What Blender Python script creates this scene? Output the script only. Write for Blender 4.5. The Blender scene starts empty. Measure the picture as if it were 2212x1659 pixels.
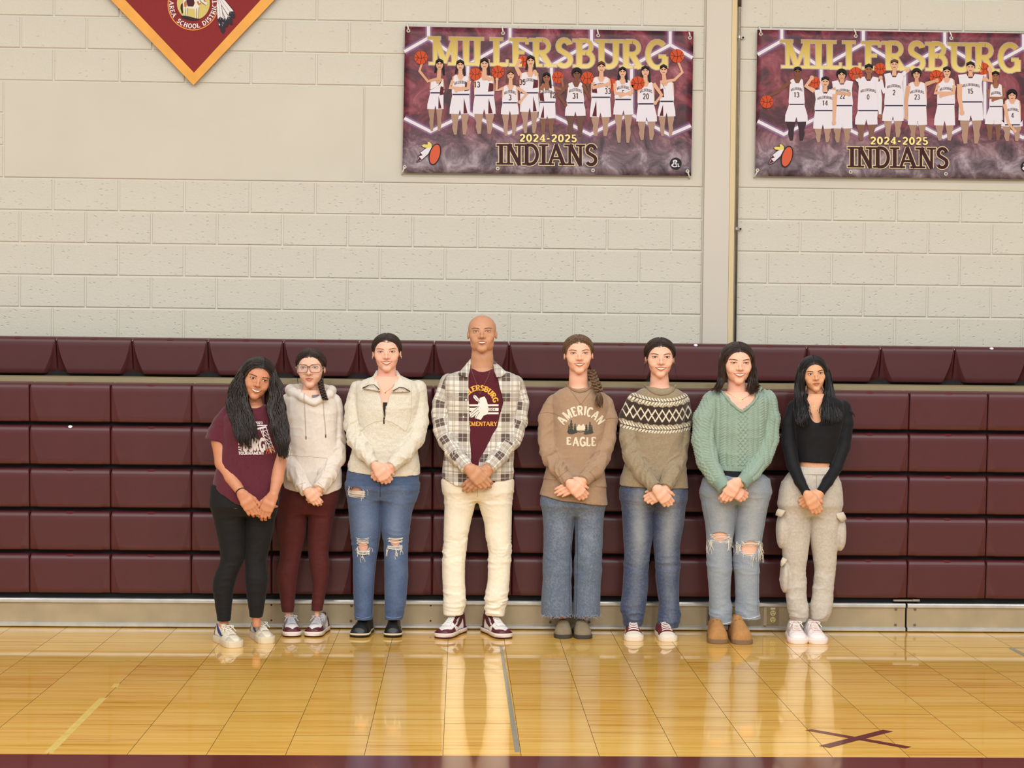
import bpy, math, random
import numpy as np
from mathutils import Matrix, Vector
from mathutils.bvhtree import BVHTree
PI = math.pi
rng = random.Random(7)
# ------------------------------------------------------------------ camera, world, light, exposure
scene = bpy.context.scene
COL = scene.collection
FPX, CAMH = 3600.0, 1.60                      # focal length in pixels of the 2212 wide frame, eye height
_psi, _rho, _th = math.atan(110 / FPX), 0.011, math.atan(74.5 / FPX)
_F0 = np.array([math.sin(_psi), math.cos(_psi), 0.0]); _R0 = np.array([math.cos(_psi), -math.sin(_psi), 0.0])
_Z = np.array([0, 0, 1.0])
CF = _F0 * math.cos(_th) - _Z * math.sin(_th); _U0 = _Z * math.cos(_th) + _F0 * math.sin(_th)
CR = _R0 * math.cos(_rho) + _U0 * math.sin(_rho); CU = _U0 * math.cos(_rho) - _R0 * math.sin(_rho)
CC = np.array([0, 0, CAMH])
camd = bpy.data.cameras.new('camera'); camo = bpy.data.objects.new('camera', camd); COL.objects.link(camo)
camd.sensor_fit = 'HORIZONTAL'; camd.sensor_width = 36.0; camd.lens = 36.0 * FPX / 2212.0
camd.clip_start = 0.1; camd.clip_end = 200
camo.matrix_world = Matrix(((CR[0], CU[0], -CF[0], CC[0]), (CR[1], CU[1], -CF[1], CC[1]), (CR[2], CU[2], -CF[2], CC[2]), (0, 0, 0, 1)))
scene.camera = camo
scene.view_settings.view_transform = 'Standard'; scene.view_settings.look = 'None'
scene.view_settings.gamma = 1.0; scene.view_settings.use_curve_mapping = False
scene.view_settings.exposure = 0.2

world = bpy.data.worlds.new('gym_air'); scene.world = world; world.use_nodes = True
_bg = world.node_tree.nodes['Background']; _bg.inputs[0].default_value = (1.0, 0.98, 0.965, 1); _bg.inputs[1].default_value = 0.42

def area_light(name, loc, sx, sy, power, col=(1.0, 0.975, 0.945)):
    l = bpy.data.lights.new(name, 'AREA'); l.shape = 'RECTANGLE'; l.size = sx; l.size_y = sy; l.energy = power; l.color = col
    o = bpy.data.objects.new(name, l); COL.objects.link(o); o.location = loc
    return o
# rows of high-bay gym lamps hung over the court, all pointing straight down
for _ly, _pw in ((4.6, 90), (0.2, 150), (-4.6, 260), (-9.4, 430)):
    for _lx in (-6.0, -2.0, 2.0, 6.0):
        area_light('high_bay_lamp_light', (_lx + 0.3, _ly, 7.6), 1.2, 0.55, _pw)

def at(u, v, Y):
    d = CF + (u - 1106) / FPX * CR - (v - 829.5) / FPX * CU
    return CC + d * (Y / d[1])
def onfloor(u, v, z=0.0):
    d = CF + (u - 1106) / FPX * CR - (v - 829.5) / FPX * CU
    return CC + d * ((z - CAMH) / d[2])

# ------------------------------------------------------------------ helpers
def srgb(r, g, b):
    f = lambda c: (c / 255 / 12.92) if c / 255 <= 0.04045 else ((c / 255 + 0.055) / 1.055) ** 2.4
    return (f(r), f(g), f(b), 1.0)

def link(name, data, parent=None):
    o = bpy.data.objects.new(name, data); COL.objects.link(o)
    if parent is not None: o.parent = parent
    return o

def mesh(name, V, F, mats=None, smooth=False, midx=None):
    m = bpy.data.meshes.new(name)
    V = np.asarray(V, dtype=np.float64)
    m.from_pydata(V.tolist(), [], [tuple(int(i) for i in f) for f in F])
    for k in (mats if isinstance(mats, (list, tuple)) else [mats] if mats else []): m.materials.append(k)
    if midx is not None: m.polygons.foreach_set('material_index', np.asarray(midx, dtype=np.int32))
    if smooth: m.polygons.foreach_set('use_smooth', np.ones(len(m.polygons), dtype=bool))
    m.update()
    return m

def obj(name, V, F, mats=None, parent=None, smooth=False, midx=None, loc=None):
    """V in world space (or parent space when the parent has a location)."""
    V = np.asarray(V, dtype=np.float64); q = parent
    while q is not None: V = V - np.array(q.location); q = q.parent
    if loc is not None: V = V - np.array(loc)
    o = link(name, mesh(name, V, F, mats, smooth, midx), parent)
    if loc is not None: o.location = loc
    return o

def tag(o, label=None, cat=None, group=None, kind=None):
    if label: o['label'] = label
    if cat: o['category'] = cat
    if group: o['group'] = group
    if kind: o['kind'] = kind
    return o

def empty(name, loc, label=None, cat=None, group=None, parent=None):
    o = bpy.data.objects.new(name, None); COL.objects.link(o); o.location = loc; o.empty_display_size = 0.1
    if parent is not None: o.parent = parent
    return tag(o, label, cat, group)

class MB:
    def __init__(s): s.V = []; s.F = []; s.M = []
    def add(s, V, F, m=0):
        n = len(s.V); s.V += [tuple(map(float, v)) for v in V]; s.F += [tuple(i + n for i in f) for f in F]; s.M += [m] * len(F); return s
    def box(s, x0, x1, y0, y1, z0, z1, m=0):
        return s.add([(x0, y0, z0), (x1, y0, z0), (x1, y1, z0), (x0, y1, z0), (x0, y0, z1), (x1, y0, z1), (x1, y1, z1), (x0, y1, z1)],
                     [(0, 3, 2, 1), (4, 5, 6, 7), (0, 1, 5, 4), (1, 2, 6, 5), (2, 3, 7, 6), (3, 0, 4, 7)], m)
    def tube(s, P, r, n=8, m=0, cap=True):
        P = [np.array(p, float) for p in P]; r = r if hasattr(r, '__len__') else [r] * len(P)
        base = len(s.V); up = None
        for i, p in enumerate(P):
            t = P[min(i + 1, len(P) - 1)] - P[max(i - 1, 0)]; t = t / (np.linalg.norm(t) + 1e-12)
            if up is None:
                up = np.array([0, 0, 1.0]) if abs(t[2]) < 0.9 else np.array([0, 1.0, 0])
            a = np.cross(t, up); a /= np.linalg.norm(a) + 1e-12; b = np.cross(a, t); up = b
            for k in range(n):
                q = p + r[i] * (math.cos(2 * PI * k / n) * a + math.sin(2 * PI * k / n) * b); s.V.append(tuple(q))
        for i in range(len(P) - 1):
            for k in range(n):
                A = base + i * n + k; B = base + i * n + (k + 1) % n
                s.F.append((A, B, B + n, A + n)); s.M.append(m)
        if cap:
            s.F.append(tuple(base + k for k in range(n))[::-1]); s.M.append(m)
            s.F.append(tuple(base + (len(P) - 1) * n + k for k in range(n))); s.M.append(m)
        return s
    def lathe(s, c, prof, n=16, m=0, axis='y'):
        """prof: (radius, distance along axis)."""
        base = len(s.V)
        for r, h in prof:
            for k in range(n):
                a = 2 * PI * k / n; u, w = r * math.cos(a), r * math.sin(a)
                s.V.append((c[0] + u, c[1] + h, c[2] + w) if axis == 'y' else (c[0] + u, c[1] + w, c[2] + h))
        for i in range(len(prof) - 1):
            for k in range(n):
                A = base + i * n + k; B = base + i * n + (k + 1) % n; s.F.append((A, B, B + n, A + n)); s.M.append(m)
        s.F.append(tuple(base + k for k in range(n))); s.M.append(m)
        s.F.append(tuple(base + (len(prof) - 1) * n + k for k in range(n))[::-1]); s.M.append(m)
        return s
    def build(s, name, mats, parent=None, smooth=False, loc=None):
        return obj(name, s.V, s.F, mats, parent, smooth, s.M, loc)

# ------------------------------------------------------------------ materials
def mat(name, col, rough=0.6, spec=0.5, metal=0.0, var=0.0, vscale=6.0, bump=0.0, bscale=60.0, bdist=0.002, coat=0.0, coatr=0.1, sheen=0.0, col2=None, stretch=None, sss=0.0, detail=4.0, vc=None, alpha=None):
    m = bpy.data.materials.new(name); m.use_nodes = True; nt = m.node_tree; N = nt.nodes; L = nt.links
    b = N['Principled BSDF']
    b.inputs['Base Color'].default_value = col; b.inputs['Roughness'].default_value = rough
    b.inputs['Specular IOR Level'].default_value = spec; b.inputs['Metallic'].default_value = metal
    b.inputs['Coat Weight'].default_value = coat; b.inputs['Coat Roughness'].default_value = coatr
    b.inputs['Sheen Weight'].default_value = sheen
    if sss: b.inputs['Subsurface Weight'].default_value = sss; b.inputs['Subsurface Radius'].default_value = (0.012, 0.005, 0.003); b.inputs['Subsurface Scale'].default_value = 0.6
    if alpha is not None: b.inputs['Alpha'].default_value = alpha
    tc = N.new('ShaderNodeTexCoord'); src = tc.outputs['Object']
    if stretch:
        mp = N.new('ShaderNodeMapping'); mp.inputs['Scale'].default_value = stretch; L.new(src, mp.inputs['Vector']); src = mp.outputs['Vector']
    colsrc = None
    if vc:
        a = N.new('ShaderNodeAttribute'); a.attribute_name = vc; colsrc = a.outputs['Color']; L.new(colsrc, b.inputs['Base Color'])
    if var or col2:
        n = N.new('ShaderNodeTexNoise'); n.inputs['Scale'].default_value = vscale; n.inputs['Detail'].default_value = detail; L.new(src, n.inputs['Vector'])
        mx = N.new('ShaderNodeMix'); mx.data_type = 'RGBA'
        if col2 is None:
            r = N.new('ShaderNodeMapRange'); r.inputs['From Min'].default_value = 0.3; r.inputs['From Max'].default_value = 0.7
            r.inputs['To Min'].default_value = 1 - var; r.inputs['To Max'].default_value = 1 + var; L.new(n.outputs['Fac'], r.inputs['Value'])
            mx.blend_type = 'MULTIPLY'; mx.inputs['Factor'].default_value = 1.0
            if colsrc: L.new(colsrc, mx.inputs['A'])
            else: mx.inputs['A'].default_value = col
            L.new(r.outputs['Result'], mx.inputs['B'])
        else:
            r = N.new('ShaderNodeMapRange'); r.inputs['From Min'].default_value = 0.36; r.inputs['From Max'].default_value = 0.64; L.new(n.outputs['Fac'], r.inputs['Value'])
            L.new(r.outputs['Result'], mx.inputs['Factor']); mx.inputs['A'].default_value = col; mx.inputs['B'].default_value = col2
        L.new(mx.outputs['Result'], b.inputs['Base Color'])
    if bump:
        n2 = N.new('ShaderNodeTexNoise'); n2.inputs['Scale'].default_value = bscale; n2.inputs['Detail'].default_value = 5; L.new(src, n2.inputs['Vector'])
        bp = N.new('ShaderNodeBump'); bp.inputs['Strength'].default_value = bump; bp.inputs['Distance'].default_value = bdist
        L.new(n2.outputs['Fac'], bp.inputs['Height']); L.new(bp.outputs['Normal'], b.inputs['Normal'])
    return m

def node_add(m):
    nt = m.node_tree
    return nt.nodes, nt.links, nt.nodes['Principled BSDF']

# ------------------------------------------------------------------ the gym wall of painted concrete blocks
WY = 10.46                                        # front of the wall
BW, BH, BJ = 0.4064, 0.2005, 0.010
def paint_mat(name, pits):
    m = mat(name, srgb(206, 202, 188), rough=0.62, spec=0.35, var=0.035, vscale=1.7)
    N, L, b = node_add(m)
    tc = N.new('ShaderNodeNewGeometry')
    v = N.new('ShaderNodeTexVoronoi'); v.inputs['Scale'].default_value = 42; v.inputs['Randomness'].default_value = 1.0
    mp = N.new('ShaderNodeMapping'); mp.inputs['Scale'].default_value = (0.75, 1, 1.25); L.new(tc.outputs['Position'], mp.inputs['Vector'])
    wn = N.new('ShaderNodeTexNoise'); wn.inputs['Scale'].default_value = 25; wn.inputs['Detail'].default_value = 3; L.new(mp.outputs['Vector'], wn.inputs['Vector'])
    wm = N.new('ShaderNodeMix'); wm.data_type = 'VECTOR'; wm.inputs['Factor'].default_value = 0.04; L.new(mp.outputs['Vector'], wm.inputs[4]); L.new(wn.outputs['Color'], wm.inputs[5])
    L.new(wm.outputs[1], v.inputs['Vector'])
    r = N.new('ShaderNodeMapRange'); r.inputs['From Min'].default_value = 0.0; r.inputs['From Max'].default_value = 0.30; L.new(v.outputs['Distance'], r.inputs['Value'])
    # only some cells are open pores
    sp = N.new('ShaderNodeSeparateColor'); L.new(v.outputs['Color'], sp.inputs['Color'])
    gt = N.new('ShaderNodeMath'); gt.operation = 'GREATER_THAN'; gt.inputs[1].default_value = 1 - pits; L.new(sp.outputs['Red'], gt.inputs[0])
    iv = N.new('ShaderNodeMath'); iv.operation = 'SUBTRACT'; iv.inputs[0].default_value = 1.0; L.new(r.outputs['Result'], iv.inputs[1])
    mu = N.new('ShaderNodeMath'); mu.operation = 'MULTIPLY'; L.new(iv.outputs[0], mu.inputs[0]); L.new(gt.outputs[0], mu.inputs[1])
    n2 = N.new('ShaderNodeTexNoise'); n2.inputs['Scale'].default_value = 70; n2.inputs['Detail'].default_value = 4; L.new(tc.outputs['Position'], n2.inputs['Vector'])
    su = N.new('ShaderNodeMath'); su.operation = 'MULTIPLY_ADD'; su.inputs[1].default_value = -2.2; L.new(mu.outputs[0], su.inputs[0]); L.new(n2.outputs['Fac'], su.inputs[2])
    bp = N.new('ShaderNodeBump'); bp.inputs['Strength'].default_value = 0.55; bp.inputs['Distance'].default_value = 0.0035
    L.new(su.outputs[0], bp.inputs['Height']); L.new(bp.outputs['Normal'], b.inputs['Normal'])
    return m
M_BLOCK = paint_mat('painted_block', 0.42)
M_BLOCK_UP = paint_mat('painted_block_smooth', 0.12)
M_MORTAR = mat('painted_mortar', srgb(211, 207, 194), rough=0.6, bump=0.2, bscale=120)
M_PANEL = mat('painted_panel', srgb(205, 200, 185), rough=0.6, spec=0.35, var=0.03, vscale=2.2, bump=0.12, bscale=45)
wall = obj('wall_back', *(lambda b: (b.V, b.F))(MB().box(-6.5, 7.5, WY + 0.0065, WY + 0.25, 0, 7.4)), M_MORTAR)
tag(wall, 'cream painted concrete block gym wall behind the bleachers', kind='structure')
_bm = {}
def block_mesh(w, h, key, m):
    k = (round(w, 4), round(h, 4), key)
    if k not in _bm:
        c = 0.004; hw, hh = w / 2, h / 2
        V = [(-hw, .012, -hh), (hw, .012, -hh), (hw, .012, hh), (-hw, .012, hh),
             (-hw, c, -hh), (hw, c, -hh), (hw, c, hh), (-hw, c, hh),
             (-hw + c, 0, -hh + c), (hw - c, 0, -hh + c), (hw - c, 0, hh - c), (-hw + c, 0, hh - c)]
        F = [(8, 9, 10, 11)] + [(a, (a + 1) % 4, 4 + (a + 1) % 4, 4 + a) for a in range(4)] + [(4 + a, 4 + (a + 1) % 4, 8 + (a + 1) % 4, 8 + a) for a in range(4)]
        _bm[k] = mesh('block', V, F, m)
    return _bm[k]
Z0 = at(818, 672.5, WY)[2]                        # a bed joint; courses count up and down from here
XJ = at(680, 565, WY)[0]                          # a head joint of the odd courses
COLX0, COLX1 = at(1519, 400, WY)[0], at(1592, 400, WY)[0]
PANELS = [(at(8, 280, WY)[0], at(786, 290, WY)[0]), (at(786, 290, WY)[0], COLX0), (COLX1, 4.6)]
def add_block(x0, x1, k, m, key):
    w = x1 - x0 - BJ; h = BH - BJ
    if w < 0.02: return
    o = link('block', block_mesh(w, h, key, m), wall)
    o.location = ((x0 + x1) / 2, WY - rng.random() * 0.0012, Z0 + (k + 0.5) * BH)
for k in range(-3, 12):
    up = k >= 4
    ph = XJ + (BW / 2 if k % 2 == 0 else 0)
    i0 = math.floor((-3.7 - ph) / BW)
    for i in range(i0, i0 + 20):
        x0, x1 = ph + i * BW, ph + (i + 1) * BW
        segs = [(x0, x1)]
        for (c0, c1) in ([(COLX0, COLX1)] + ([(PANELS[0][0], 9)] if 4 <= k <= 6 else [])):
            ns = []
            for a, b_ in segs:
                if b_ <= c0 or a >= c1: ns.append((a, b_)); continue
                if a < c0: ns.append((a, c0))
                if b_ > c1: ns.append((c1, b_))
            segs = ns
        for a, b_ in segs: add_block(a, b_, k, M_BLOCK_UP if up else M_BLOCK, 'u' if up else 'l')
for a, b_ in PANELS:
    mb = MB(); c = 0.004
    o = link('infill_panel', block_mesh(b_ - a - 0.007, 3 * BH - 0.008, 'p%d' % int(a * 100), M_PANEL), wall)
    o.location = ((a + b_) / 2, WY - 0.001, Z0 + 5.5 * BH)
# smooth pilaster with its bare cream edge strip
pil = MB().box(COLX0 + 0.004, COLX1 - 0.052, WY - 0.03, WY + 0.1, 0, 7.4)
pil = pil.build('trim_1', mat('pilaster_paint', srgb(205, 198, 185), rough=0.6, var=0.02, vscale=1.5, bump=0.05, bscale=40)); tag(pil, 'smooth cream steel column face between the two team banners', kind='structure')
es = MB().box(COLX1 - 0.050, COLX1 - 0.018, WY - 0.026, WY + 0.1, 0, 7.4).build('trim_2', mat('pilaster_edge', srgb(214, 195, 150), rough=0.6)); tag(es, 'yellowish narrow edge strip of the column beside the conduit', kind='structure')
M_GALV = mat('galvanised', srgb(168, 162, 152), rough=0.38, metal=0.85, var=0.15, vscale=20)
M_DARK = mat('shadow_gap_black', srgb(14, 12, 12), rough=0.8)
cx = at(1594, 300, WY - 0.03)[0]
con = empty('conduit', (cx, WY, 0), 'thin grey metal conduit running down the wall beside the column', 'conduit')
MB().tube([(cx, WY - 0.028, 1.50), (cx, WY - 0.028, 7.3)], 0.0085, 10).build('pipe', M_GALV, con, True)
MB().tube([(cx, WY - 0.028, 3.76), (cx, WY - 0.028, 3.95)], 0.0115, 10).build('coupling', mat('coupling_dark', srgb(90, 82, 80), rough=0.4, metal=0.8), con, True)
for v in (80, 494):
    p = at(1596, v, WY - 0.03); st = empty('strap', (0, 0, 0), parent=None); bpy.data.objects.remove(st)
    b = MB().tube([(cx, WY - 0.028, p[2] - 0.008), (cx, WY - 0.028, p[2] + 0.008)], 0.0125, 10)
    b.box(cx + 0.008, cx + 0.034, WY - 0.016, WY - 0.012, p[2] - 0.008, p[2] + 0.008); s_ = b.build('strap', M_GALV, con)
    MB().lathe((cx + 0.026, WY - 0.022, p[2]), [(0.006, 0), (0.0065, 0.005), (0.002, 0.006)], 10).build('screw', M_DARK, con)

# ------------------------------------------------------------------ the maple floor
def floor_mat():
    m = mat('maple_floor', srgb(214, 168, 82), rough=0.32, spec=0.5, coat=1.0, coatr=0.045)
    N, L, b = node_add(m)
    g = N.new('ShaderNodeNewGeometry'); oi = N.new('ShaderNodeObjectInfo')
    # strips 57 mm wide run along the wall; each strip has its own tone
    sx = N.new('ShaderNodeSeparateXYZ'); L.new(g.outputs['Position'], sx.inputs[0])
    dv = N.new('ShaderNodeMath'); dv.operation = 'DIVIDE'; dv.inputs[1].default_value = 0.0254; L.new(sx.outputs['Y'], dv.inputs[0])
    fl = N.new('ShaderNodeMath'); fl.operation = 'FLOOR'; L.new(dv.outputs[0], fl.inputs[0])
    ad = N.new('ShaderNodeMath'); ad.operation = 'MULTIPLY_ADD'; ad.inputs[1].default_value = 97.3; L.new(oi.outputs['Random'], ad.inputs[0]); L.new(fl.outputs[0], ad.inputs[2])
    wn = N.new('ShaderNodeTexWhiteNoise'); wn.noise_dimensions = '1D'; L.new(ad.outputs[0], wn.inputs['W'])
    mp = N.new('ShaderNodeMapping'); mp.inputs['Scale'].default_value = (2.2, 55, 1); L.new(g.outputs['Position'], mp.inputs['Vector'])
    n = N.new('ShaderNodeTexNoise'); n.inputs['Scale'].default_value = 1.0; n.inputs['Detail'].default_value = 5; n.inputs['Roughness'].default_value = 0.65; L.new(mp.outputs['Vector'], n.inputs['Vector'])
    n3 = N.new('ShaderNodeTexNoise'); n3.inputs['Scale'].default_value = 0.9; L.new(g.outputs['Position'], n3.inputs['Vector'])
    r1 = N.new('ShaderNodeValToRGB'); e = r1.color_ramp.elements
    e[0].position = 0.30; e[0].color = srgb(200, 136, 42); e[1].position = 0.72; e[1].color = srgb(242, 196, 98)
    k = r1.color_ramp.elements.new(0.46); k.color = srgb(230, 174, 68)
    s1 = N.new('ShaderNodeMath'); s1.operation = 'MULTIPLY_ADD'; s1.inputs[1].default_value = 0.26; L.new(wn.outputs['Value'], s1.inputs[0]); L.new(n.outputs['Fac'], s1.inputs[2])
    s2 = N.new('ShaderNodeMath'); s2.operation = 'MULTIPLY_ADD'; s2.inputs[1].default_value = 0.10; L.new(oi.outputs['Random'], s2.inputs[0]); L.new(s1.outputs[0], s2.inputs[2])
    s3 = N.new('ShaderNodeMath'); s3.operation = 'MULTIPLY_ADD'; s3.inputs[1].default_value = 0.25; L.new(n3.outputs['Fac'], s3.inputs[0]); L.new(s2.outputs[0], s3.inputs[2])
    s4 = N.new('ShaderNodeMath'); s4.operation = 'SUBTRACT'; s4.inputs[1].default_value = 0.22; L.new(s3.outputs[0], s4.inputs[0])
    L.new(s4.outputs[0], r1.inputs['Fac']); L.new(r1.outputs['Color'], b.inputs['Base Color'])
    nb = N.new('ShaderNodeTexNoise'); nb.inputs['Scale'].default_value = 3.0; L.new(g.outputs['Position'], nb.inputs['Vector'])
    bp = N.new('ShaderNodeBump'); bp.inputs['Strength'].default_value = 0.02; bp.inputs['Distance'].default_value = 0.01
    L.new(nb.outputs['Fac'], bp.inputs['Height']); L.new(bp.outputs['Normal'], b.inputs['Coat Normal'])
    return m
M_FLOOR = floor_mat()
M_JOINT = mat('floor_joint', srgb(84, 54, 22), rough=0.6)
fl_ = MB().box(-7, 8, -3, WY + 0.2, -0.08, -0.0022)
floor = fl_.build('floor', M_JOINT); tag(floor, 'glossy yellow maple gym floor of square laid panels', kind='structure')
PW, PL, PG = 0.3085, 1.2192, 0.0019
XF = onfloor(957, 1625)[0]
_pm = {}
def panel_mesh(l):
    l = round(l, 4)
    if l not in _pm:
        b = MB(); hw = PW / 2 - PG / 2; hl = l / 2 - PG * 1.2; c = 0.0001
        V = [(-hw, -hl, -.004), (hw, -hl, -.004), (hw, hl, -.004), (-hw, hl, -.004), (-hw, -hl, -c), (hw, -hl, -c), (hw, hl, -c), (-hw, hl, -c),
             (-hw + c, -hl + c, 0), (hw - c, -hl + c, 0), (hw - c, hl - c, 0), (-hw + c, hl - c, 0)]
        F = [(8, 9, 10, 11)] + [(a, (a + 1) % 4, 4 + (a + 1) % 4, 4 + a) for a in range(4)] + [(4 + a, 4 + (a + 1) % 4, 8 + (a + 1) % 4, 8 + a) for a in range(4)]
        _pm[l] = mesh('floor_panel', V, F, [M_FLOOR, M_JOINT], False, [0] + [1] * 8)
    return _pm[l]
YROW = 9.00                                       # one joint runs the whole width just in front of the bleachers
_off = [0.55, 0.20, 0.75, 0.38, 0.95, 0.62, 0.28, 0.84, 0.46]
for i in range(-14, 15):
    x = XF + (i + 0.5) * PW
    ys = [10.1, YROW]; y = YROW - 0.25 - _off[i % 9] * 0.8
    while y > 3.4: ys.append(y); y -= PL
    ys.append(y)
    for a, b_ in zip(ys[1:], ys[:-1]):
        o = link('floor_panel', panel_mesh(b_ - a), floor); o.location = (x, (a + b_) / 2, 0)
big = MB().box(-7, XF - 14 * PW, -3, WY, -0.004, 0.0).box(XF + 15 * PW, 8, -3, WY, -0.004, 0.0).box(XF - 14 * PW, XF + 15 * PW, -3, 2.6, -0.004, 0.0)
tag(big.build('floor_border', M_FLOOR), 'maple floor running on beyond the panels in view', kind='structure')
YS = 6.522
M_COURT = mat('maroon_court_paint', srgb(92, 19, 23), rough=0.3, coat=1.0, coatr=0.06, var=0.08, vscale=5)
cb = MB().box(-7, 8, 3.2, YS, 0.0001, 0.0012)
tag(cb.build('floor_trim', M_COURT), 'maroon painted court border across the near edge of the floor', kind='structure')

M_GREYTAPE = mat('grey_floor_tape', srgb(140, 138, 122), rough=0.4, coat=0.6, var=0.08, vscale=20)
M_OLDTAPE = mat('faded_floor_tape', srgb(200, 172, 92), rough=0.5, coat=0.1, var=0.1, vscale=20)
def floor_strip(name, pts, m, label, cat, parent=None, z=0.0):
    """flat strip through four floor pixels (kept in order round its outline)."""
    P = [onfloor(u, v)[:2] for u, v in pts]
    b = MB(); n = len(P)
    b.add([(p[0], p[1], 0.0002 + z) for p in P] + [(p[0], p[1], 0.0008 + z) for p in P],
          [tuple(range(n, 2 * n))] + [(i, (i + 1) % n, n + (i + 1) % n, n + i) for i in range(n)])
    o = b.build(name, m, parent)
    if label: tag(o, label, cat)
    return o
floor_strip('tape_line', [(1112, 1625.5), (1124, 1625.5), (1085, 1395), (1079, 1395)], M_GREYTAPE, 'long grey tape line on the floor in front of the man in plaid', 'tape')
floor_strip('tape_line', [(96, 1626), (115, 1626), (231, 1508), (215, 1508)], M_OLDTAPE, 'worn pale tape strip on the floor at lower left', 'tape')
floor_strip('tape_scrap', [(240, 1484), (254, 1484), (259, 1477), (247, 1477)], M_OLDTAPE, 'small worn scrap of pale tape beyond the left tape strip', 'tape')
tc_ = empty('tape_corner', onfloor(2190, 1402), 'grey tape corner mark on the floor at the right edge', 'tape')
floor_strip('tape_arm', [(2179, 1400.5), (2184, 1398.6), (2290, 1399.5), (2290, 1401.5)], M_GREYTAPE, None, None, tc_)
floor_strip('tape_arm', [(2179, 1400.5), (2190, 1400.3), (2262, 1437), (2248, 1437)], M_GREYTAPE, None, None, tc_, 0.0002)
M_TAPEX = mat('maroon_tape', srgb(92, 26, 30), rough=0.35, coat=0.5)
xx = empty('tape_cross', onfloor(1853, 1595), 'maroon tape cross stuck on the floor near the court border', 'tape')
floor_strip('tape_arm', [(1740, 1578), (1753, 1575.2), (1969, 1613.5), (1956, 1617)], M_TAPEX, None, None, xx)
floor_strip('tape_arm', [(1770, 1611.5), (1792, 1615.5), (1929, 1580.3), (1907, 1577)], M_TAPEX, None, None, xx, 0.0006)

# ------------------------------------------------------------------ closed telescopic bleachers
M_SEAT = mat('maroon_plastic', srgb(76, 29, 33), rough=0.40, spec=0.5, var=0.05, vscale=9, bump=0.12, bscale=420, bdist=0.0006)
M_PLUG = mat('dark_red_plug', srgb(88, 20, 26), rough=0.45)
M_WPLUG = mat('white_plug', srgb(235, 235, 245), rough=0.3)
M_STEEL = mat('galvanised_skirt', srgb(166, 151, 122), rough=0.42, metal=0.15, var=0.10, vscale=7, bump=0.08, bscale=90)
M_RAIL = mat('zinc_rail', srgb(206, 208, 206), rough=0.28, metal=0.65, var=0.10, vscale=14)
M_DECK = mat('beige_deck_edge', srgb(146, 133, 100), rough=0.5, var=0.06, vscale=5)
SW = 0.4541
YB, YT = 9.455, 10.09
ble = empty('bleachers', (0.3, YB + 0.4, 0), 'closed maroon plastic bleachers stacked in rows behind the eight people', 'bleachers')
def seat_mesh(h, flare, dent, top_r=0.02):
    """moulded seat front: rolled top nose, flat face, flared corner facets by the joints."""
    w = SW - 0.0035; nx = 24; prof = []
    # (z from top, y back offset): back edge, rolled nose, face, bottom lip
    prof.append((-0.004, 0.20)); prof.append((0.0, 0.03))
    for a in (0.25, 0.5, 0.75, 1.0): prof.append((top_r * 1.5 * (1 - math.cos(a * PI / 2)), 0.03 * (1 - math.sin(a * PI / 2))))
    for t in (0.25, 0.4, 0.55, 0.7, 0.85, 0.97): prof.append((t * h, 0.004 * t))
    prof.append((h, 0.010)); prof.append((h, 0.16))
    us = [-1, -0.985, -0.965] + [None] * 4 + list(np.linspace(-0.45, 0.45, 5)) + [None] * 4 + [0.965, 0.985, 1]
    V = []; F = []
    for (dz, dy) in prof:
        t = min(max(dz / h, 0), 1)
        g = flare * max(0.0, (t - 0.10) / 0.9) ** 1.7 + 0.004
        row = []
        hw = w / 2
        xs = [-hw, -hw + 0.004, -hw + 0.008, -hw + 0.008 + g * 0.66, -hw + 0.008 + g, -hw + 0.0085 + g, -hw * 0.55, -hw * 0.2]
        xs = xs + [0] + [-q for q in xs[::-1]]
        for x in xs:
            e = hw - abs(x); yy = dy; zz = -dz
            if 0.12 < dy: pass
            else:
                if e < 0.008: yy += 0.006 * (1 - e / 0.008) ** 2; 
                if e < 0.008: zz -= 0.010 * (1 - e / 0.008) ** 2 * (1 if dz < 0.03 else 0)
                lim = 0.008 + g
                if e < lim and t > 0.12: yy += dent * ((t - 0.12) / 0.88) ** 1.1 * min(1, (lim - e) / (0.30 * lim))
            V.append((x, yy, zz))
        n = len(xs)
    m = len(prof)
    for i in range(m - 1):
        for k in range(n - 1):
            A = i * n + k; F.append((A, A + n, A + n + 1, A + 1))
    return mesh('seat_module', V, F, M_SEAT, True)
rows = [(727, 806, YT, True), (826, 910, YB, False), (918, 1003.5, YB, False), (1011, 1095, YB, False), (1103.5, 1187, YB, False), (1196, 1282, YB, False)]
MS_T = seat_mesh(at(65, 727, YT)[2] - at(65, 806, YT)[2], 0.064, 0.055)
MS_B = seat_mesh(at(65, 826, YB)[2] - at(65, 910.5, YB)[2], 0.042, 0.008)
plug = mesh('seat_plug', *(lambda b: (b.V, b.F))(MB().lathe((0, 0, 0), [(0.024, 0), (0.023, 0.0016), (0.002, 0.0018)], 16, axis='z')), M_PLUG)
wplug = mesh('seat_plug', *(lambda b: (b.V, b.F))(MB().lathe((0, 0, 0), [(0.013, 0.002), (0.011, 0.006), (0.004, 0.0085)], 14, axis='z')), M_WPLUG)
WHITE = {(0, 1503), (0, 2147), (2, 155)}
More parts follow.
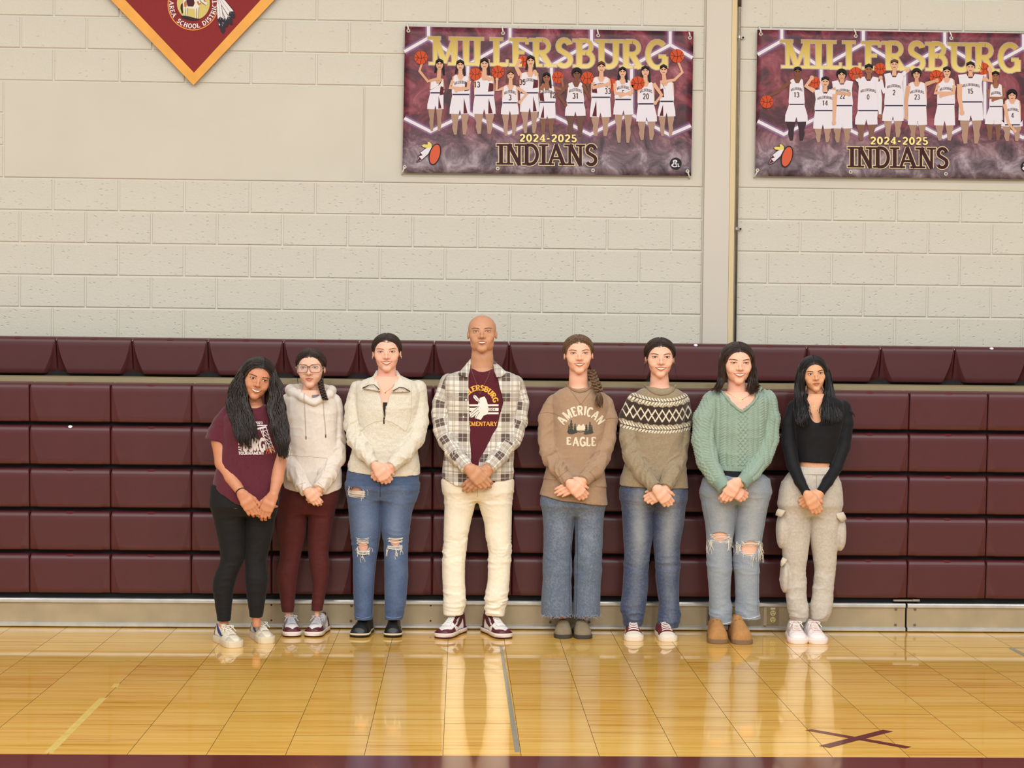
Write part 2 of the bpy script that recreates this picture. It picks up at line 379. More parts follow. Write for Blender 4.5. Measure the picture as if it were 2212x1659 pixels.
for ri, (v0, v1, Y, istop) in enumerate(rows):
    zt = at(65, v0, Y)[2]; zb = at(65, v1, Y)[2]
    row = empty('seat_row', (0, 0, 0), parent=ble); row.location = (-0.3, -(YB + 0.4), 0)
    j0 = at(120, 780, Y)[0] if istop else at(63 if ri else 120, (v0 + v1) / 2, Y)[0]
    for i in range(-2, 15):
        xc = j0 + (i + 0.5) * SW
        o = link('seat_module', MS_T if istop else MS_B, row); o.location = (xc, Y, zt)
        p = link('seat_plug', plug, row); p.location = (xc, Y + 0.0102, zt - 0.0074); p.rotation_euler = (0.72, 0, 0); p.scale = (1, .42, .5)
        for (wr, wu) in WHITE:
            if wr == ri and abs(at(wu, v0 + 3, Y)[0] - xc) < SW / 2:
                q = link('seat_plug', wplug, row); q.location = (xc, Y + 0.0100, zt - 0.0090); q.rotation_euler = (0.75, 0, 0); q.scale = (1, .75, .7)
    # riser in flat black, the shade of the slot under the row painted in
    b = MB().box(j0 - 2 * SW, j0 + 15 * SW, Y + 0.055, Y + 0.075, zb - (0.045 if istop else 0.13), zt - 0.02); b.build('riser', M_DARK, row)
# deck strip behind the second row
zd = at(65, 826, YB)[2]
zk = at(65, 814.5, YB + 0.13)[2]
dk = MB().box(-3.6, 4.3, YB + 0.13, YT + 0.2, zd - 0.05, zk)
o = dk.build('deck', M_DECK, ble)
fr = MB().box(-3.6, 4.3, YB + 0.16, YT + 0.1, 0.12, zd - 0.06).box(-3.6, 4.3, YT + 0.1, WY - 0.07, 0.12, at(65, 740, YT)[2] - 0.03)
fr.build('understructure', M_DARK, ble)
# galvanised skirt in two lengths, meeting at an open hinge joint
XS = at(1957, 1330, YB + 0.03)[0]
zs = [at(65, v, YB + 0.03)[2] for v in (1291, 1301.5, 1343.0, 1353.0)]
YK = YB + 0.03
for nm, xa, xb in (('a', -3.6, XS - 0.006), ('b', XS + 0.006, 4.3)):
    sk = empty('skirt_panel', (0, 0, 0), parent=ble); sk.location = (-0.3, -(YB + 0.4), 0)
    MB().box(xa, xb, YK, YK + 0.02, zs[3] + 0.004, zs[0] - 0.004).build('face', M_STEEL, sk)
    V = []; n = 7
    def rail(z0, z1, name, out):
        b = MB(); pr = [(YK + 0.004, z0), (YK - out * 0.7, z0 + (z1 - z0) * 0.08), (YK - out, z0 + (z1 - z0) * 0.25), (YK - out, z0 + (z1 - z0) * 0.7), (YK - out * 0.6, z0 + (z1 - z0) * 0.93), (YK + 0.004, z1), (YK + 0.03, z1)]
        V = [(xa, y, z) for y, z in pr] + [(xb, y, z) for y, z in pr]; m_ = len(pr)
        b.add(V, [(i, i + m_, i + m_ + 1, i + 1) for i in range(m_ - 1)] + [tuple(range(m_)), tuple(range(2 * m_ - 1, m_ - 1, -1))]); b.build(name, M_RAIL, sk)
    rail(zs[1], zs[0], 'top_rail', 0.012); rail(zs[3], zs[2], 'bottom_rail', 0.016)
    for u, v in ([(1935, 1316), (1934, 1349.5), (759, 1308), (758, 1341), (1188, 1343.5), (1273, 1343.5)] if nm == 'a' else [(1976.5, 1316), (1975.5, 1349.5)]):
        p = at(u, v, YK)
        MB().lathe((p[0], YK - 0.009, p[2]), [(0.003, 0), (0.0065, 0.002), (0.008, 0.005), (0.008, 0.010)], 12).build('bolt', M_GALV, sk, True)
    if nm == 'a':
        for u, v in ((930.5, 1308), (930, 1341), (586, 1307), (586, 1340)):
            p = at(u, v, YK); MB().lathe((p[0], YK - 0.0015, p[2]), [(0.005, 0), (0.0055, 0.002)], 10).build('bolt_hole', M_DARK, sk)
MB().box(-3.6, 4.3, YK + 0.03, YK + 0.06, 0.0, zs[0]).build('toe_shade_board', M_DARK, ble)  # black board added as the shade in the gap under the skirt
hp = at(1957, 1297, YK)
MB().box(hp[0] - 0.075, hp[0] + 0.075, YK - 0.012, YK + 0.01, hp[2] - 0.004, hp[2] + 0.006).box(hp[0] + 0.035, hp[0] + 0.075, YK - 0.018, YK + 0.01, hp[2] - 0.003, hp[2] + 0.009).build('hinge_plate', M_GALV, ble)
# electrical boxes let into the skirt
M_OUTP = mat('outlet_plate', srgb(150, 134, 104), rough=0.4, metal=0.5, var=0.06, vscale=20)
M_IVORY = mat('ivory_outlet', srgb(216, 202, 140), rough=0.35)
ox, oz = at(1669, 1330, YK)[0], at(1669, 1330, YK)[2]
ou = empty('wall_outlet', (ox, YK, oz), 'double ivory electrical outlet on a metal plate beside the tan boots', 'outlet')
MB().box(ox - 0.033, ox + 0.033, YK - 0.006, YK - 0.0005, oz - 0.053, oz + 0.053).build('plate', M_OUTP, ou)
MB().box(ox - 0.013, ox + 0.013, YK - 0.0072, YK - 0.005, oz + 0.036, oz + 0.047).build('sticker', mat('white_sticker', srgb(220, 216, 206), rough=0.5), ou)
for dz in (0.016, -0.022):
    r = empty('receptacle', (0, 0, 0), parent=ou)
    MB().lathe((ox, YK - 0.0105, oz + dz), [(0.015, 0), (0.0165, 0.002), (0.0165, 0.006)], 18).build('socket', M_IVORY, r)
    b = MB().box(ox - 0.0075, ox - 0.0045, YK - 0.0112, YK - 0.010, oz + dz - 0.001, oz + dz + 0.008).box(ox + 0.0045, ox + 0.0075, YK - 0.0112, YK - 0.010, oz + dz - 0.001, oz + dz + 0.008)
    b.lathe((ox, YK - 0.0112, oz + dz - 0.008), [(0.003, 0), (0.003, 0.001)], 8).build('slots', M_DARK, r)
bx0, bx1 = at(1526, 1330, YK)[0], at(1646, 1330, YK)[0]
bb = empty('junction_box', ((bx0 + bx1) / 2, YK, oz), 'recessed metal box plate in the skirt behind the ripped jeans', 'box')
MB().box(bx0, bx1, YK - 0.004, YK - 0.0005, oz - 0.055, oz + 0.046).build('plate', mat('box_plate', srgb(140, 128, 106), rough=0.4, metal=0.5, var=0.1, vscale=20), bb)
MB().box(bx0 + 0.008, bx0 + 0.04, YK - 0.006, YK - 0.003, oz - 0.03, oz + 0.03).build('cover', mat('box_cover', srgb(84, 80, 78), rough=0.5, metal=0.4), bb)
MB().box(bx1 + 0.006, bx1 + 0.026, YK - 0.012, YK - 0.003, oz - 0.055, oz + 0.05).build('post', M_STEEL, bb)
# ------------------------------------------------------------------ implicit surfaces: soft bodies and clothes
f32 = np.float32
def axis(segs):
    """piecewise uniform axis: [(start, end, step), ...] joined."""
    out = [segs[0][0]]
    for a, b, h in segs:
        n = max(1, int(round((b - a) / h))); out += list(a + (b - a) * (np.arange(n) + 1) / n)
    return np.array(out, dtype=f32)

def smin(a, b, k):
    if k <= 0: return np.minimum(a, b)
    h = np.clip(0.5 + 0.5 * (b - a) / k, 0, 1)
    return b + (a - b) * h - k * h * (1 - h)

class Field:
    def __init__(s, xs, ys, zs):
        s.xs, s.ys, s.zs = xs, ys, zs
        s.D = np.full((len(xs), len(ys), len(zs)), 0.5, dtype=f32)
    def sub(s, lo, hi):
        r = []
        for ax, a, b in zip((s.xs, s.ys, s.zs), lo, hi):
            r.append(slice(int(np.searchsorted(ax, a)), int(np.searchsorted(ax, b))))
        return tuple(r)
    def pts(s, sl):
        return s.xs[sl[0]][:, None, None], s.ys[sl[1]][None, :, None], s.zs[sl[2]][None, None, :]
    def put(s, fn, lo, hi, k=0.0, op='u'):
        sl = s.sub(np.array(lo) - k, np.array(hi) + k)
        if any(q.stop <= q.start for q in sl): return
        d = fn(*s.pts(sl)).astype(f32); A = s.D[sl]
        if op == 'u': s.D[sl] = smin(A, d, k)
        elif op == 's': s.D[sl] = -smin(-A, d, k)
        elif op == 'i': s.D[sl] = -smin(-A, -d, k)
    # --- primitives
    def cone(s, a, b, ra, rb, k=0.0, op='u', sy=1.0):
        a = np.array(a, float); b = np.array(b, float); R = max(ra, rb) + 0.03 + k
        def fn(X, Y, Z):
            ab = b - a; L = ab @ ab + 1e-12
            t = np.clip(((X - a[0]) * ab[0] + (Y - a[1]) * ab[1] + (Z - a[2]) * ab[2]) / L, 0, 1)
            return np.sqrt((X - a[0] - t * ab[0]) ** 2 + ((Y - a[1] - t * ab[1]) / sy) ** 2 + (Z - a[2] - t * ab[2]) ** 2) - (ra + (rb - ra) * t)
        s.put(fn, np.minimum(a, b) - R, np.maximum(a, b) + R, k, op)
    def chain(s, P, r, k=0.0, kin=0.01, sy=1.0, clip=None):
        """smooth tapered limb through points P with radii r (one body, then joined to the rest)."""
        P = np.array(P, float); r = np.array(r, float); R = r.max() + 0.03 + k
        def fn(X, Y, Z):
            d = None
            for i in range(len(P) - 1):
                a, b = P[i], P[i + 1]; ab = b - a; L = ab @ ab + 1e-12
                t = np.clip(((X - a[0]) * ab[0] + (Y - a[1]) * ab[1] + (Z - a[2]) * ab[2]) / L, 0, 1)
                e = np.sqrt((X - a[0] - t * ab[0]) ** 2 + ((Y - a[1] - t * ab[1]) / sy) ** 2 + (Z - a[2] - t * ab[2]) ** 2) - (r[i] + (r[i + 1] - r[i]) * t)
                d = e if d is None else smin(d, e, kin)
            if clip is not None:
                c, n = clip; d = np.maximum(d, (X - c[0]) * n[0] + (Y - c[1]) * n[1] + (Z - c[2]) * n[2])
            return d
        s.put(fn, P.min(0) - R, P.max(0) + R, k, 'u')
    def ell(s, c, r, k=0.0, op='u', R=None):
        c = np.array(c, float); r = np.array(r, float); m = r.max() + 0.02 + k
        def fn(X, Y, Z):
            x, y, z = X - c[0], Y - c[1], Z - c[2]
            if R is not None:
                x, y, z = (x * R[0, i] + y * R[1, i] + z * R[2, i] for i in range(3))
            k0 = np.sqrt((x / r[0]) ** 2 + (y / r[1]) ** 2 + (z / r[2]) ** 2)
            k1 = np.sqrt((x / r[0] ** 2) ** 2 + (y / r[1] ** 2) ** 2 + (z / r[2] ** 2) ** 2) + 1e-9
            return k0 * (k0 - 1) / k1
        s.put(fn, c - m, c + m, k, op)
    def stack(s, lev, k=0.0, p=2.0, op='u', capr=0.004, grow=0.0):
        """elliptic slices: lev = [(z, x0, x1, yc, ry)], any order."""
        L = np.array(sorted(lev), float)
        z = L[:, 0]
        zz = np.linspace(z[0], z[-1], 160)
        def ip(c):
            v = np.interp(zz, z, c); kk = np.hanning(9); kk /= kk.sum()
            return np.convolve(np.pad(v, 4, mode='edge'), kk, 'valid')
        x0, x1, yc, ry = (ip(L[:, i]) for i in (1, 2, 3, 4))
        cx, rx = (x0 + x1) / 2, np.maximum((x1 - x0) / 2 + grow, 0.004); ry = np.maximum(ry + grow, 0.004)
        def fn(X, Y, Z):
            zf = Z.ravel(); g = lambda a: np.interp(zf, zz, a).astype(f32)[None, None, :]
            C, RX, YC, RY = g(cx), g(rx), g(yc), g(ry)
            u = np.abs(X - C) / RX; v = np.abs(Y - YC) / RY
            if p == 2.0:
                q = np.sqrt(u * u + v * v); gr = np.sqrt((u / RX) ** 2 + (v / RY) ** 2) + 1e-6
                d = np.where(q > 0.2, q * (q - 1) / gr, -np.minimum(RX, RY) * 0.8)
            else:
                q = (u ** p + v ** p) ** (1 / p); d = (q - 1) * np.minimum(RX, RY)
            return np.maximum(d, np.maximum(z[0] - Z, Z - z[-1]) + 0 * d)
        lo = (L[:, 1].min() - 0.03 - grow, (L[:, 3] - L[:, 4]).min() - 0.03 - grow, z[0] - 0.03); hi = (L[:, 2].max() + 0.03 + grow, (L[:, 3] + L[:, 4]).max() + 0.03 + grow, z[-1] + 0.03)
        s.put(fn, lo, hi, k, op)
    # --- surface nets
    def surf(s):
        D = s.D; S = D < 0
        a = S[:-1, :-1, :-1]
        tot = np.zeros(a.shape, dtype=np.int8)
        for i in (0, 1):
            for j in (0, 1):
                for k in (0, 1):
                    tot += S[i:S.shape[0] - 1 + i, j:S.shape[1] - 1 + j, k:S.shape[2] - 1 + k]
        act = (tot > 0) & (tot < 8)
        ci, cj, ck = np.nonzero(act)
        idx = np.full(act.shape, -1, dtype=np.int32); idx[ci, cj, ck] = np.arange(len(ci))
        acc = np.zeros((len(ci), 3)); cnt = np.zeros(len(ci))
        cor = [(i, j, k) for i in (0, 1) for j in (0, 1) for k in (0, 1)]
        val = {c: D[ci + c[0], cj + c[1], ck + c[2]].astype(np.float64) for c in cor}
        ax = (s.xs.astype(np.float64), s.ys.astype(np.float64), s.zs.astype(np.float64)); base = (ci, cj, ck)
        for c in cor:
            for d in range(3):
                if c[d] == 0:
                    e = list(c); e[d] = 1; e = tuple(e)
                    v0, v1 = val[c], val[e]; m = (v0 < 0) != (v1 < 0)
                    if not m.any(): continue
                    t = np.where(m, v0 / np.where(v0 == v1, 1, v0 - v1), 0)
                    for q in range(3):
                        p0 = ax[q][base[q] + c[q]]; p1 = ax[q][base[q] + e[q]]
                        acc[:, q] += np.where(m, p0 + t * (p1 - p0), 0)
                    cnt += m
        V = acc / cnt[:, None]
        F = []
        for d in range(3):
            lo = [slice(None)] * 3; hi = [slice(None)] * 3; lo[d] = slice(0, -1); hi[d] = slice(1, None)
            A, B = S[tuple(lo)], S[tuple(hi)]
            e = A != B
            o1, o2 = [(1, 2), (2, 0), (0, 1)][d]
            i3 = list(np.nonzero(e)); fl = A[tuple(i3)]
            ok = (i3[o1] > 0) & (i3[o2] > 0)
            for q in (o1, o2): ok &= i3[q] < act.shape[q]
            i3 = [q[ok] for q in i3]; fl = fl[ok]
            def cell(da, db):
                r = [q.copy() for q in i3]; r[o1] -= da; r[o2] -= db
                return idx[r[0], r[1], r[2]]
            q = np.stack([cell(1, 1), cell(0, 1), cell(0, 0), cell(1, 0)], 1)
            q[~fl] = q[~fl][:, ::-1]
            F.append(q)
        F = np.concatenate(F); F = F[(F >= 0).all(1)]
        return V, F

def relax(V, F, n=1, lam=0.5):
    E = np.concatenate([F[:, [0, 1]], F[:, [1, 2]], F[:, [2, 3]], F[:, [3, 0]]])
    deg = np.bincount(E.ravel(), minlength=len(V))[:, None].astype(float)
    deg[deg == 0] = 1
    for _ in range(n):
        S = np.stack([np.bincount(E[:, 0], V[E[:, 1], c], len(V)) + np.bincount(E[:, 1], V[E[:, 0], c], len(V)) for c in range(3)], 1)
        V = V + lam * (S / deg - V)
    return V

def vnormals(V, F):
    n = np.cross(V[F[:, 2]] - V[F[:, 0]], V[F[:, 3]] - V[F[:, 1]])
    N = np.zeros_like(V)
    for i in range(4):
        for c in range(3): N[:, c] += np.bincount(F[:, i], n[:, c], len(V))
    return N / (np.linalg.norm(N, axis=1, keepdims=True) + 1e-12)

def _hash(i, j, k, s):
    h = (i * 73856093) ^ (j * 19349663) ^ (k * 83492791) ^ (s * 2654435761)
    h = (h ^ (h >> 13)) * 1274126177 & 0x7fffffff
    return ((h ^ (h >> 16)) & 0xffff) / 65535.0
def noise3(P, sc=1.0, seed=0):
    P = np.asarray(P) * np.array(sc); I = np.floor(P).astype(np.int64); f = P - I; f = f * f * (3 - 2 * f); r = 0
    for a in (0, 1):
        for b in (0, 1):
            for c in (0, 1):
                w = (f[:, 0] if a else 1 - f[:, 0]) * (f[:, 1] if b else 1 - f[:, 1]) * (f[:, 2] if c else 1 - f[:, 2])
                r = r + w * _hash(I[:, 0] + a, I[:, 1] + b, I[:, 2] + c, seed)
    return r
def ridge(P, sc, seed=0):
    return 1 - np.abs(2 * noise3(P, sc, seed) - 1)

def soft_obj(name, V, F, m, parent, attrs=None, midx=None):
    o_loc = np.zeros(3); q = parent
    while q is not None: o_loc = o_loc + np.array(q.location); q = q.parent
    me = bpy.data.meshes.new(name); V = V - o_loc
    me.vertices.add(len(V)); me.vertices.foreach_set('co', V.astype(f32).ravel())
    me.loops.add(F.size); me.loops.foreach_set('vertex_index', F.astype(np.int32).ravel())
    me.polygons.add(len(F)); me.polygons.foreach_set('loop_start', np.arange(0, F.size, 4, dtype=np.int32))
    me.update(calc_edges=True)
    me.polygons.foreach_set('use_smooth', np.ones(len(F), dtype=bool))
    for k in (m if isinstance(m, (list, tuple)) else [m]): me.materials.append(k)
    if midx is not None: me.polygons.foreach_set('material_index', midx.astype(np.int32))
    for an, av in (attrs or {}).items():
        if av.shape[1] == 4:
            a = me.attributes.new(an, 'FLOAT_COLOR', 'POINT'); a.data.foreach_set('color', av.astype(f32).ravel())
        else:
            a = me.attributes.new(an, 'FLOAT_VECTOR', 'POINT'); a.data.foreach_set('vector', av.astype(f32).ravel())
    return link(name, me, parent)

def bvh_of(V, F):
    return BVHTree.FromPolygons([tuple(v) for v in V], [tuple(int(i) for i in f) for f in F])
def drape(P, bvh, off=0.0012, d=(0, 1, 0), back=1.0):
    """drop points onto a surface along direction d (default: away from the viewer's side)."""
    d = Vector(d).normalized(); out = []; last = None
    for p in P:
        q = Vector(p) - d * back
        h = bvh.ray_cast(q, d, back * 2 + 1)
        if h[0] is not None: last = (h[0] - Vector(p)).dot(d); r = h[0] - d * off
        else: r = Vector(p) + d * ((last if last is not None else 0) - off)
        out.append(tuple(r))
    return out

# ------------------------------------------------------------------ stroke lettering
def _arc(cx, cy, rx, ry, a0, a1, n=10):
    return [(cx + rx * math.cos(math.radians(a0 + (a1 - a0) * i / n)), cy + ry * math.sin(math.radians(a0 + (a1 - a0) * i / n))) for i in range(n + 1)]
# glyph: (advance width, [(polyline, weight)], [serif points (x, y)])   heights run 0..1
GL = {
 'A': (0.80, [([(0.06, 0), (0.38, 1)], .7), ([(0.36, 1), (0.72, 0)], 1), ([(0.18, .34), (0.58, .34)], .6)], [(.06, 0), (.72, 0)]),
 'B': (0.66, [([(0.14, 0), (0.14, 1)], 1), ([(0.14, .96), (0.34, .96)] + _arc(.34, .745, .2, .215, 90, -90, 8) + [(0.14, .53)], .7), ([(0.14, .53), (.36, .53)] + _arc(.36, .285, .23, .245, 90, -90, 8) + [(.14, .04)], .8)], [(.14, 0), (.14, 1)]),
 'C': (0.68, [(_arc(.38, .5, .29, .46, 50, 310, 16), .9)], []),
 'D': (0.72, [([(0.14, 0), (0.14, 1)], 1), ([(0.14, .96), (.30, .96)] + _arc(.30, .5, .33, .46, 90, -90, 12) + [(.14, .04)], .85)], [(.14, 0), (.14, 1)]),
 'E': (0.60, [([(0.14, 0), (0.14, 1)], 1), ([(0.14, .95), (.52, .95)], .7), ([(0.14, .5), (.44, .5)], .6), ([(0.14, .05), (.54, .05)], .7), ([(.52, .78), (.52, 1)], .4), ([(.54, .0), (.54, .22)], .4)], [(.14, 0), (.14, 1)]),
 'G': (0.74, [(_arc(.40, .5, .31, .46, 45, 335, 16), .9), ([(.66, .02), (.66, .44)], 1), ([(.44, .44), (.70, .44)], .6)], []),
 'H': (0.74, [([(0.14, 0), (0.14, 1)], 1), ([(0.60, 0), (0.60, 1)], 1), ([(.14, .52), (.6, .52)], .6)], [(.14, 0), (.14, 1), (.6, 0), (.6, 1)]),
 'I': (0.30, [([(0.15, 0), (0.15, 1)], 1)], [(.15, 0), (.15, 1)]),
 'L': (0.56, [([(0.14, 0), (0.14, 1)], 1), ([(0.14, .05), (.50, .05)], .7), ([(.50, 0), (.50, .24)], .4)], [(.14, 0), (.14, 1)]),
 'M': (0.94, [([(0.14, 0), (0.14, 1)], .7), ([(0.14, 1), (.45, .06)], 1), ([(.45, .06), (.78, 1)], .6), ([(.78, 1), (.78, 0)], 1)], [(.14, 0), (.10, 1), (.78, 0), (.82, 1)]),
 'N': (0.78, [([(0.14, 0), (0.14, 1)], .7), ([(0.14, 1), (.64, 0)], 1), ([(.64, 0), (.64, 1)], .7)], [(.14, 0), (.10, 1), (.64, 1)]),
 'O': (0.76, [(_arc(.38, .5, .30, .46, 0, 360, 22), .95)], []),
 'R': (0.70, [([(0.14, 0), (0.14, 1)], 1), ([(0.14, .96), (0.36, .96)] + _arc(.36, .735, .2, .225, 90, -90, 8) + [(0.14, .51)], .7), ([(.32, .51), (.62, 0)], 1)], [(.14, 0), (.14, 1), (.62, 0)]),
 'S': (0.58, [([(.48, .80)] + _arc(.30, .745, .19, .215, 30, 210, 9) + [(.16, .60), (.42, .44)] + _arc(.29, .265, .215, .225, 35, -150, 10), .9)], []),
 'T': (0.64, [([(.32, 0), (.32, 1)], 1), ([(.04, .95), (.60, .95)], .7), ([(.05, .78), (.05, 1)], .4), ([(.59, .78), (.59, 1)], .4)], [(.32, 0)]),
 'U': (0.74, [([(.14, 1), (.14, .32)] + _arc(.38, .30, .24, .26, 180, 360, 10) + [(.62, 1)], .95)], [(.14, 1), (.62, 1)]),
 'Y': (0.70, [([(.06, 1), (.35, .48)], 1), ([(.64, 1), (.35, .48)], .7), ([(.35, .48), (.35, 0)], 1)], [(.35, 0), (.06, 1), (.64, 1)]),
 '0': (0.62, [(_arc(.31, .5, .22, .46, 0, 360, 20), .9)], []),
 '1': (0.40, [([(.22, 0), (.22, 1)], 1), ([(.22, .98), (.06, .82)], .7)], [(.22, 0)]),
 '2': (0.60, [(_arc(.29, .70, .21, .26, 160, -30, 9) + [(.08, .06)], .9), ([(.06, .05), (.52, .05)], .8)], []),
 '3': (0.58, [(_arc(.27, .735, .19, .22, 150, -80, 9), .85), (_arc(.27, .275, .22, .235, 85, -150, 10), .9)], []),
 '4': (0.62, [([(.42, 0), (.42, 1)], .95), ([(.42, 1), (.05, .30)], .6), ([(.04, .28), (.58, .28)], .6)], [(.42, 0)]),
 '5': (0.58, [([(.46, .95), (.14, .95), (.12, .52)], .7), ([(.12, .52)] + _arc(.27, .30, .22, .26, 100, -150, 10), .9)], []),
 '8': (0.6, [(_arc(.30, .74, .17, .22, 0, 360, 14), .85), (_arc(.30, .27, .21, .24, 0, 360, 14), .9)], []),
 '-': (0.42, [([(.06, .42), (.34, .42)], .9)], []),
 '&': (0.80, [([(.70, .02), (.22, .70)] + _arc(.34, .80, .13, .15, 210, -60, 9) + [(.16, .40)] + _arc(.32, .24, .22, .21, 150, 300, 8) + [(.62, .46)], .8)], []),
 ' ': (0.36, [], []),
}
def ribbon(P, w, closed=False):
    P = [np.array(p, float) for p in P]; n = len(P); V = []; F = []
    if np.linalg.norm(P[0] - P[-1]) < 1e-6 and n > 3: closed = True
    for i in range(n):
        a = P[(i - 1) % (n - 1)] if closed and i == 0 else P[max(i - 1, 0)]
        b = P[1] if closed and i == n - 1 else P[min(i + 1, n - 1)]
        d1 = P[i] - a; d2 = b - P[i]
        for d in (d1, d2):
            L = np.linalg.norm(d)
            if L > 1e-9: d /= L
        t = d1 + d2; L = np.linalg.norm(t); t = t / L if L > 1e-9 else d2
        nn = np.array([-t[1], t[0]]); ref = d1 if np.linalg.norm(d1) > 1e-9 else d2
        mit = 1.0 / max(0.55, abs(nn @ np.array([-ref[1], ref[0]])))
        V += [tuple(P[i] + nn * w / 2 * mit), tuple(P[i] - nn * w / 2 * mit)]
    for i in range(n - 1): F.append((2 * i, 2 * i + 1, 2 * i + 3, 2 * i + 2))
    return V, F
def dens(P, step):
    out = [P[0]]
    for a, b in zip(P[:-1], P[1:]):
        n = max(1, int(math.ceil(math.hypot(b[0] - a[0], b[1] - a[1]) / step)))
        out += [(a[0] + (b[0] - a[0]) * i / n, a[1] + (b[1] - a[1]) * i / n) for i in range(1, n + 1)]
    return out
def letters(text, weight=0.16, serif=0.0, track=0.0, step=9.0, grow=0.0):
    """flat lettering: 2D verts (x, y) with cap height 1, baseline 0; returns verts, faces, width."""
    V = []; F = []; x = 0.0; global PIECE; PIECE = []; pc = 0
    for ch in text:
        wd, st, sf = GL[ch]
        for P, wt in st:
            v, f = ribbon(dens(P, step), weight * wt + grow)
            n = len(V); V += [(x + a, b) for a, b in v]; F += [tuple(i + n for i in q) for q in f]; PIECE += [pc % 23] * len(v); pc += 1
        if serif:
            for sx_, sy_ in sf:
                h = serif * 0.42; hw = weight * 0.5 + serif * 0.55 + grow / 2
                y0, y1 = (sy_ - grow / 2, sy_ + h + grow / 2) if sy_ < 0.5 else (sy_ - h - grow / 2, sy_ + grow / 2)
                n = len(V); V += [(x + sx_ - hw, y0), (x + sx_ + hw, y0), (x + sx_ + hw, y1), (x + sx_ - hw, y1)]; F.append((n, n + 1, n + 2, n + 3)); PIECE += [pc % 23] * 4; pc += 1
        x += wd + track
    return V, F, x - track
# ------------------------------------------------------------------ team banners and the pennant on the wall
M_BGOLD = None
def ramp_mat(name, cols, rough=0.45):
    """print whose tone runs down the lettering (part of the artwork)."""
    m = mat(name, cols[0], rough=rough, spec=.4); N, L, b = node_add(m)
    tc = N.new('ShaderNodeTexCoord'); sp = N.new('ShaderNodeSeparateXYZ'); L.new(tc.outputs['Generated'], sp.inputs[0]); r = N.new('ShaderNodeValToRGB')
    e = r.color_ramp.elements; e[0].position = 0.0; e[0].color = cols[0]; e[1].position = 1.0; e[1].color = cols[-1]
    for i, c in enumerate(cols[1:-1]): k = e.new((i + 1) / (len(cols) - 1)); k.color = c
    L.new(sp.outputs['Z'], r.inputs['Fac']); L.new(r.outputs['Color'], b.inputs['Base Color']); return m
def smoke_mat(name, seed):
    m = mat(name, (0.2, 0.05, 0.07, 1), rough=0.42, spec=.4); N, L, b = node_add(m)
    a = N.new('ShaderNodeAttribute'); a.attribute_name = 'st'; sp = N.new('ShaderNodeSeparateXYZ'); L.new(a.outputs['Vector'], sp.inputs[0])
    mp = N.new('ShaderNodeMapping'); mp.inputs['Location'].default_value = (seed, seed * 2, 0); mp.inputs['Scale'].default_value = (2.0, 1.0, 1); L.new(a.outputs['Vector'], mp.inputs['Vector'])
    n = N.new('ShaderNodeTexNoise'); n.inputs['Scale'].default_value = 6.5; n.inputs['Detail'].default_value = 12; n.inputs['Roughness'].default_value = .68; n.inputs['Distortion'].default_value = .8; L.new(mp.outputs['Vector'], n.inputs['Vector'])
    r = N.new('ShaderNodeValToRGB'); e = r.color_ramp.elements; e[0].position = .36; e[0].color = srgb(52, 22, 32); e[1].position = .74; e[1].color = srgb(176, 112, 120)
    for q, c in ((.46, (84, 30, 42)), (.55, (122, 46, 58)), (.64, (142, 72, 84))): k = e.new(q); k.color = srgb(*c)
    L.new(n.outputs['Fac'], r.inputs['Fac'])
    r2 = N.new('ShaderNodeValToRGB'); e = r2.color_ramp.elements; e[0].position = .34; e[0].color = srgb(58, 44, 54); e[1].position = .70; e[1].color = srgb(188, 176, 182); k = e.new(.5); k.color = srgb(116, 98, 108)
    L.new(n.outputs['Fac'], r2.inputs['Fac'])
    g = N.new('ShaderNodeMapRange'); g.inputs['From Min'].default_value = .36; g.inputs['From Max'].default_value = .10; L.new(sp.outputs['Y'], g.inputs['Value'])
    mx = N.new('ShaderNodeMix'); mx.data_type = 'RGBA'; L.new(g.outputs['Result'], mx.inputs['Factor']); L.new(r.outputs['Color'], mx.inputs['A']); L.new(r2.outputs['Color'], mx.inputs['B'])
    L.new(mx.outputs['Result'], b.inputs['Base Color']); return m
INK = {}
def ink(name, c, **k):
    if name not in INK: INK[name] = mat('ink_' + name, srgb(*c), rough=.5, spec=.2, **k)
    return INK[name]
YP = WY - 0.03
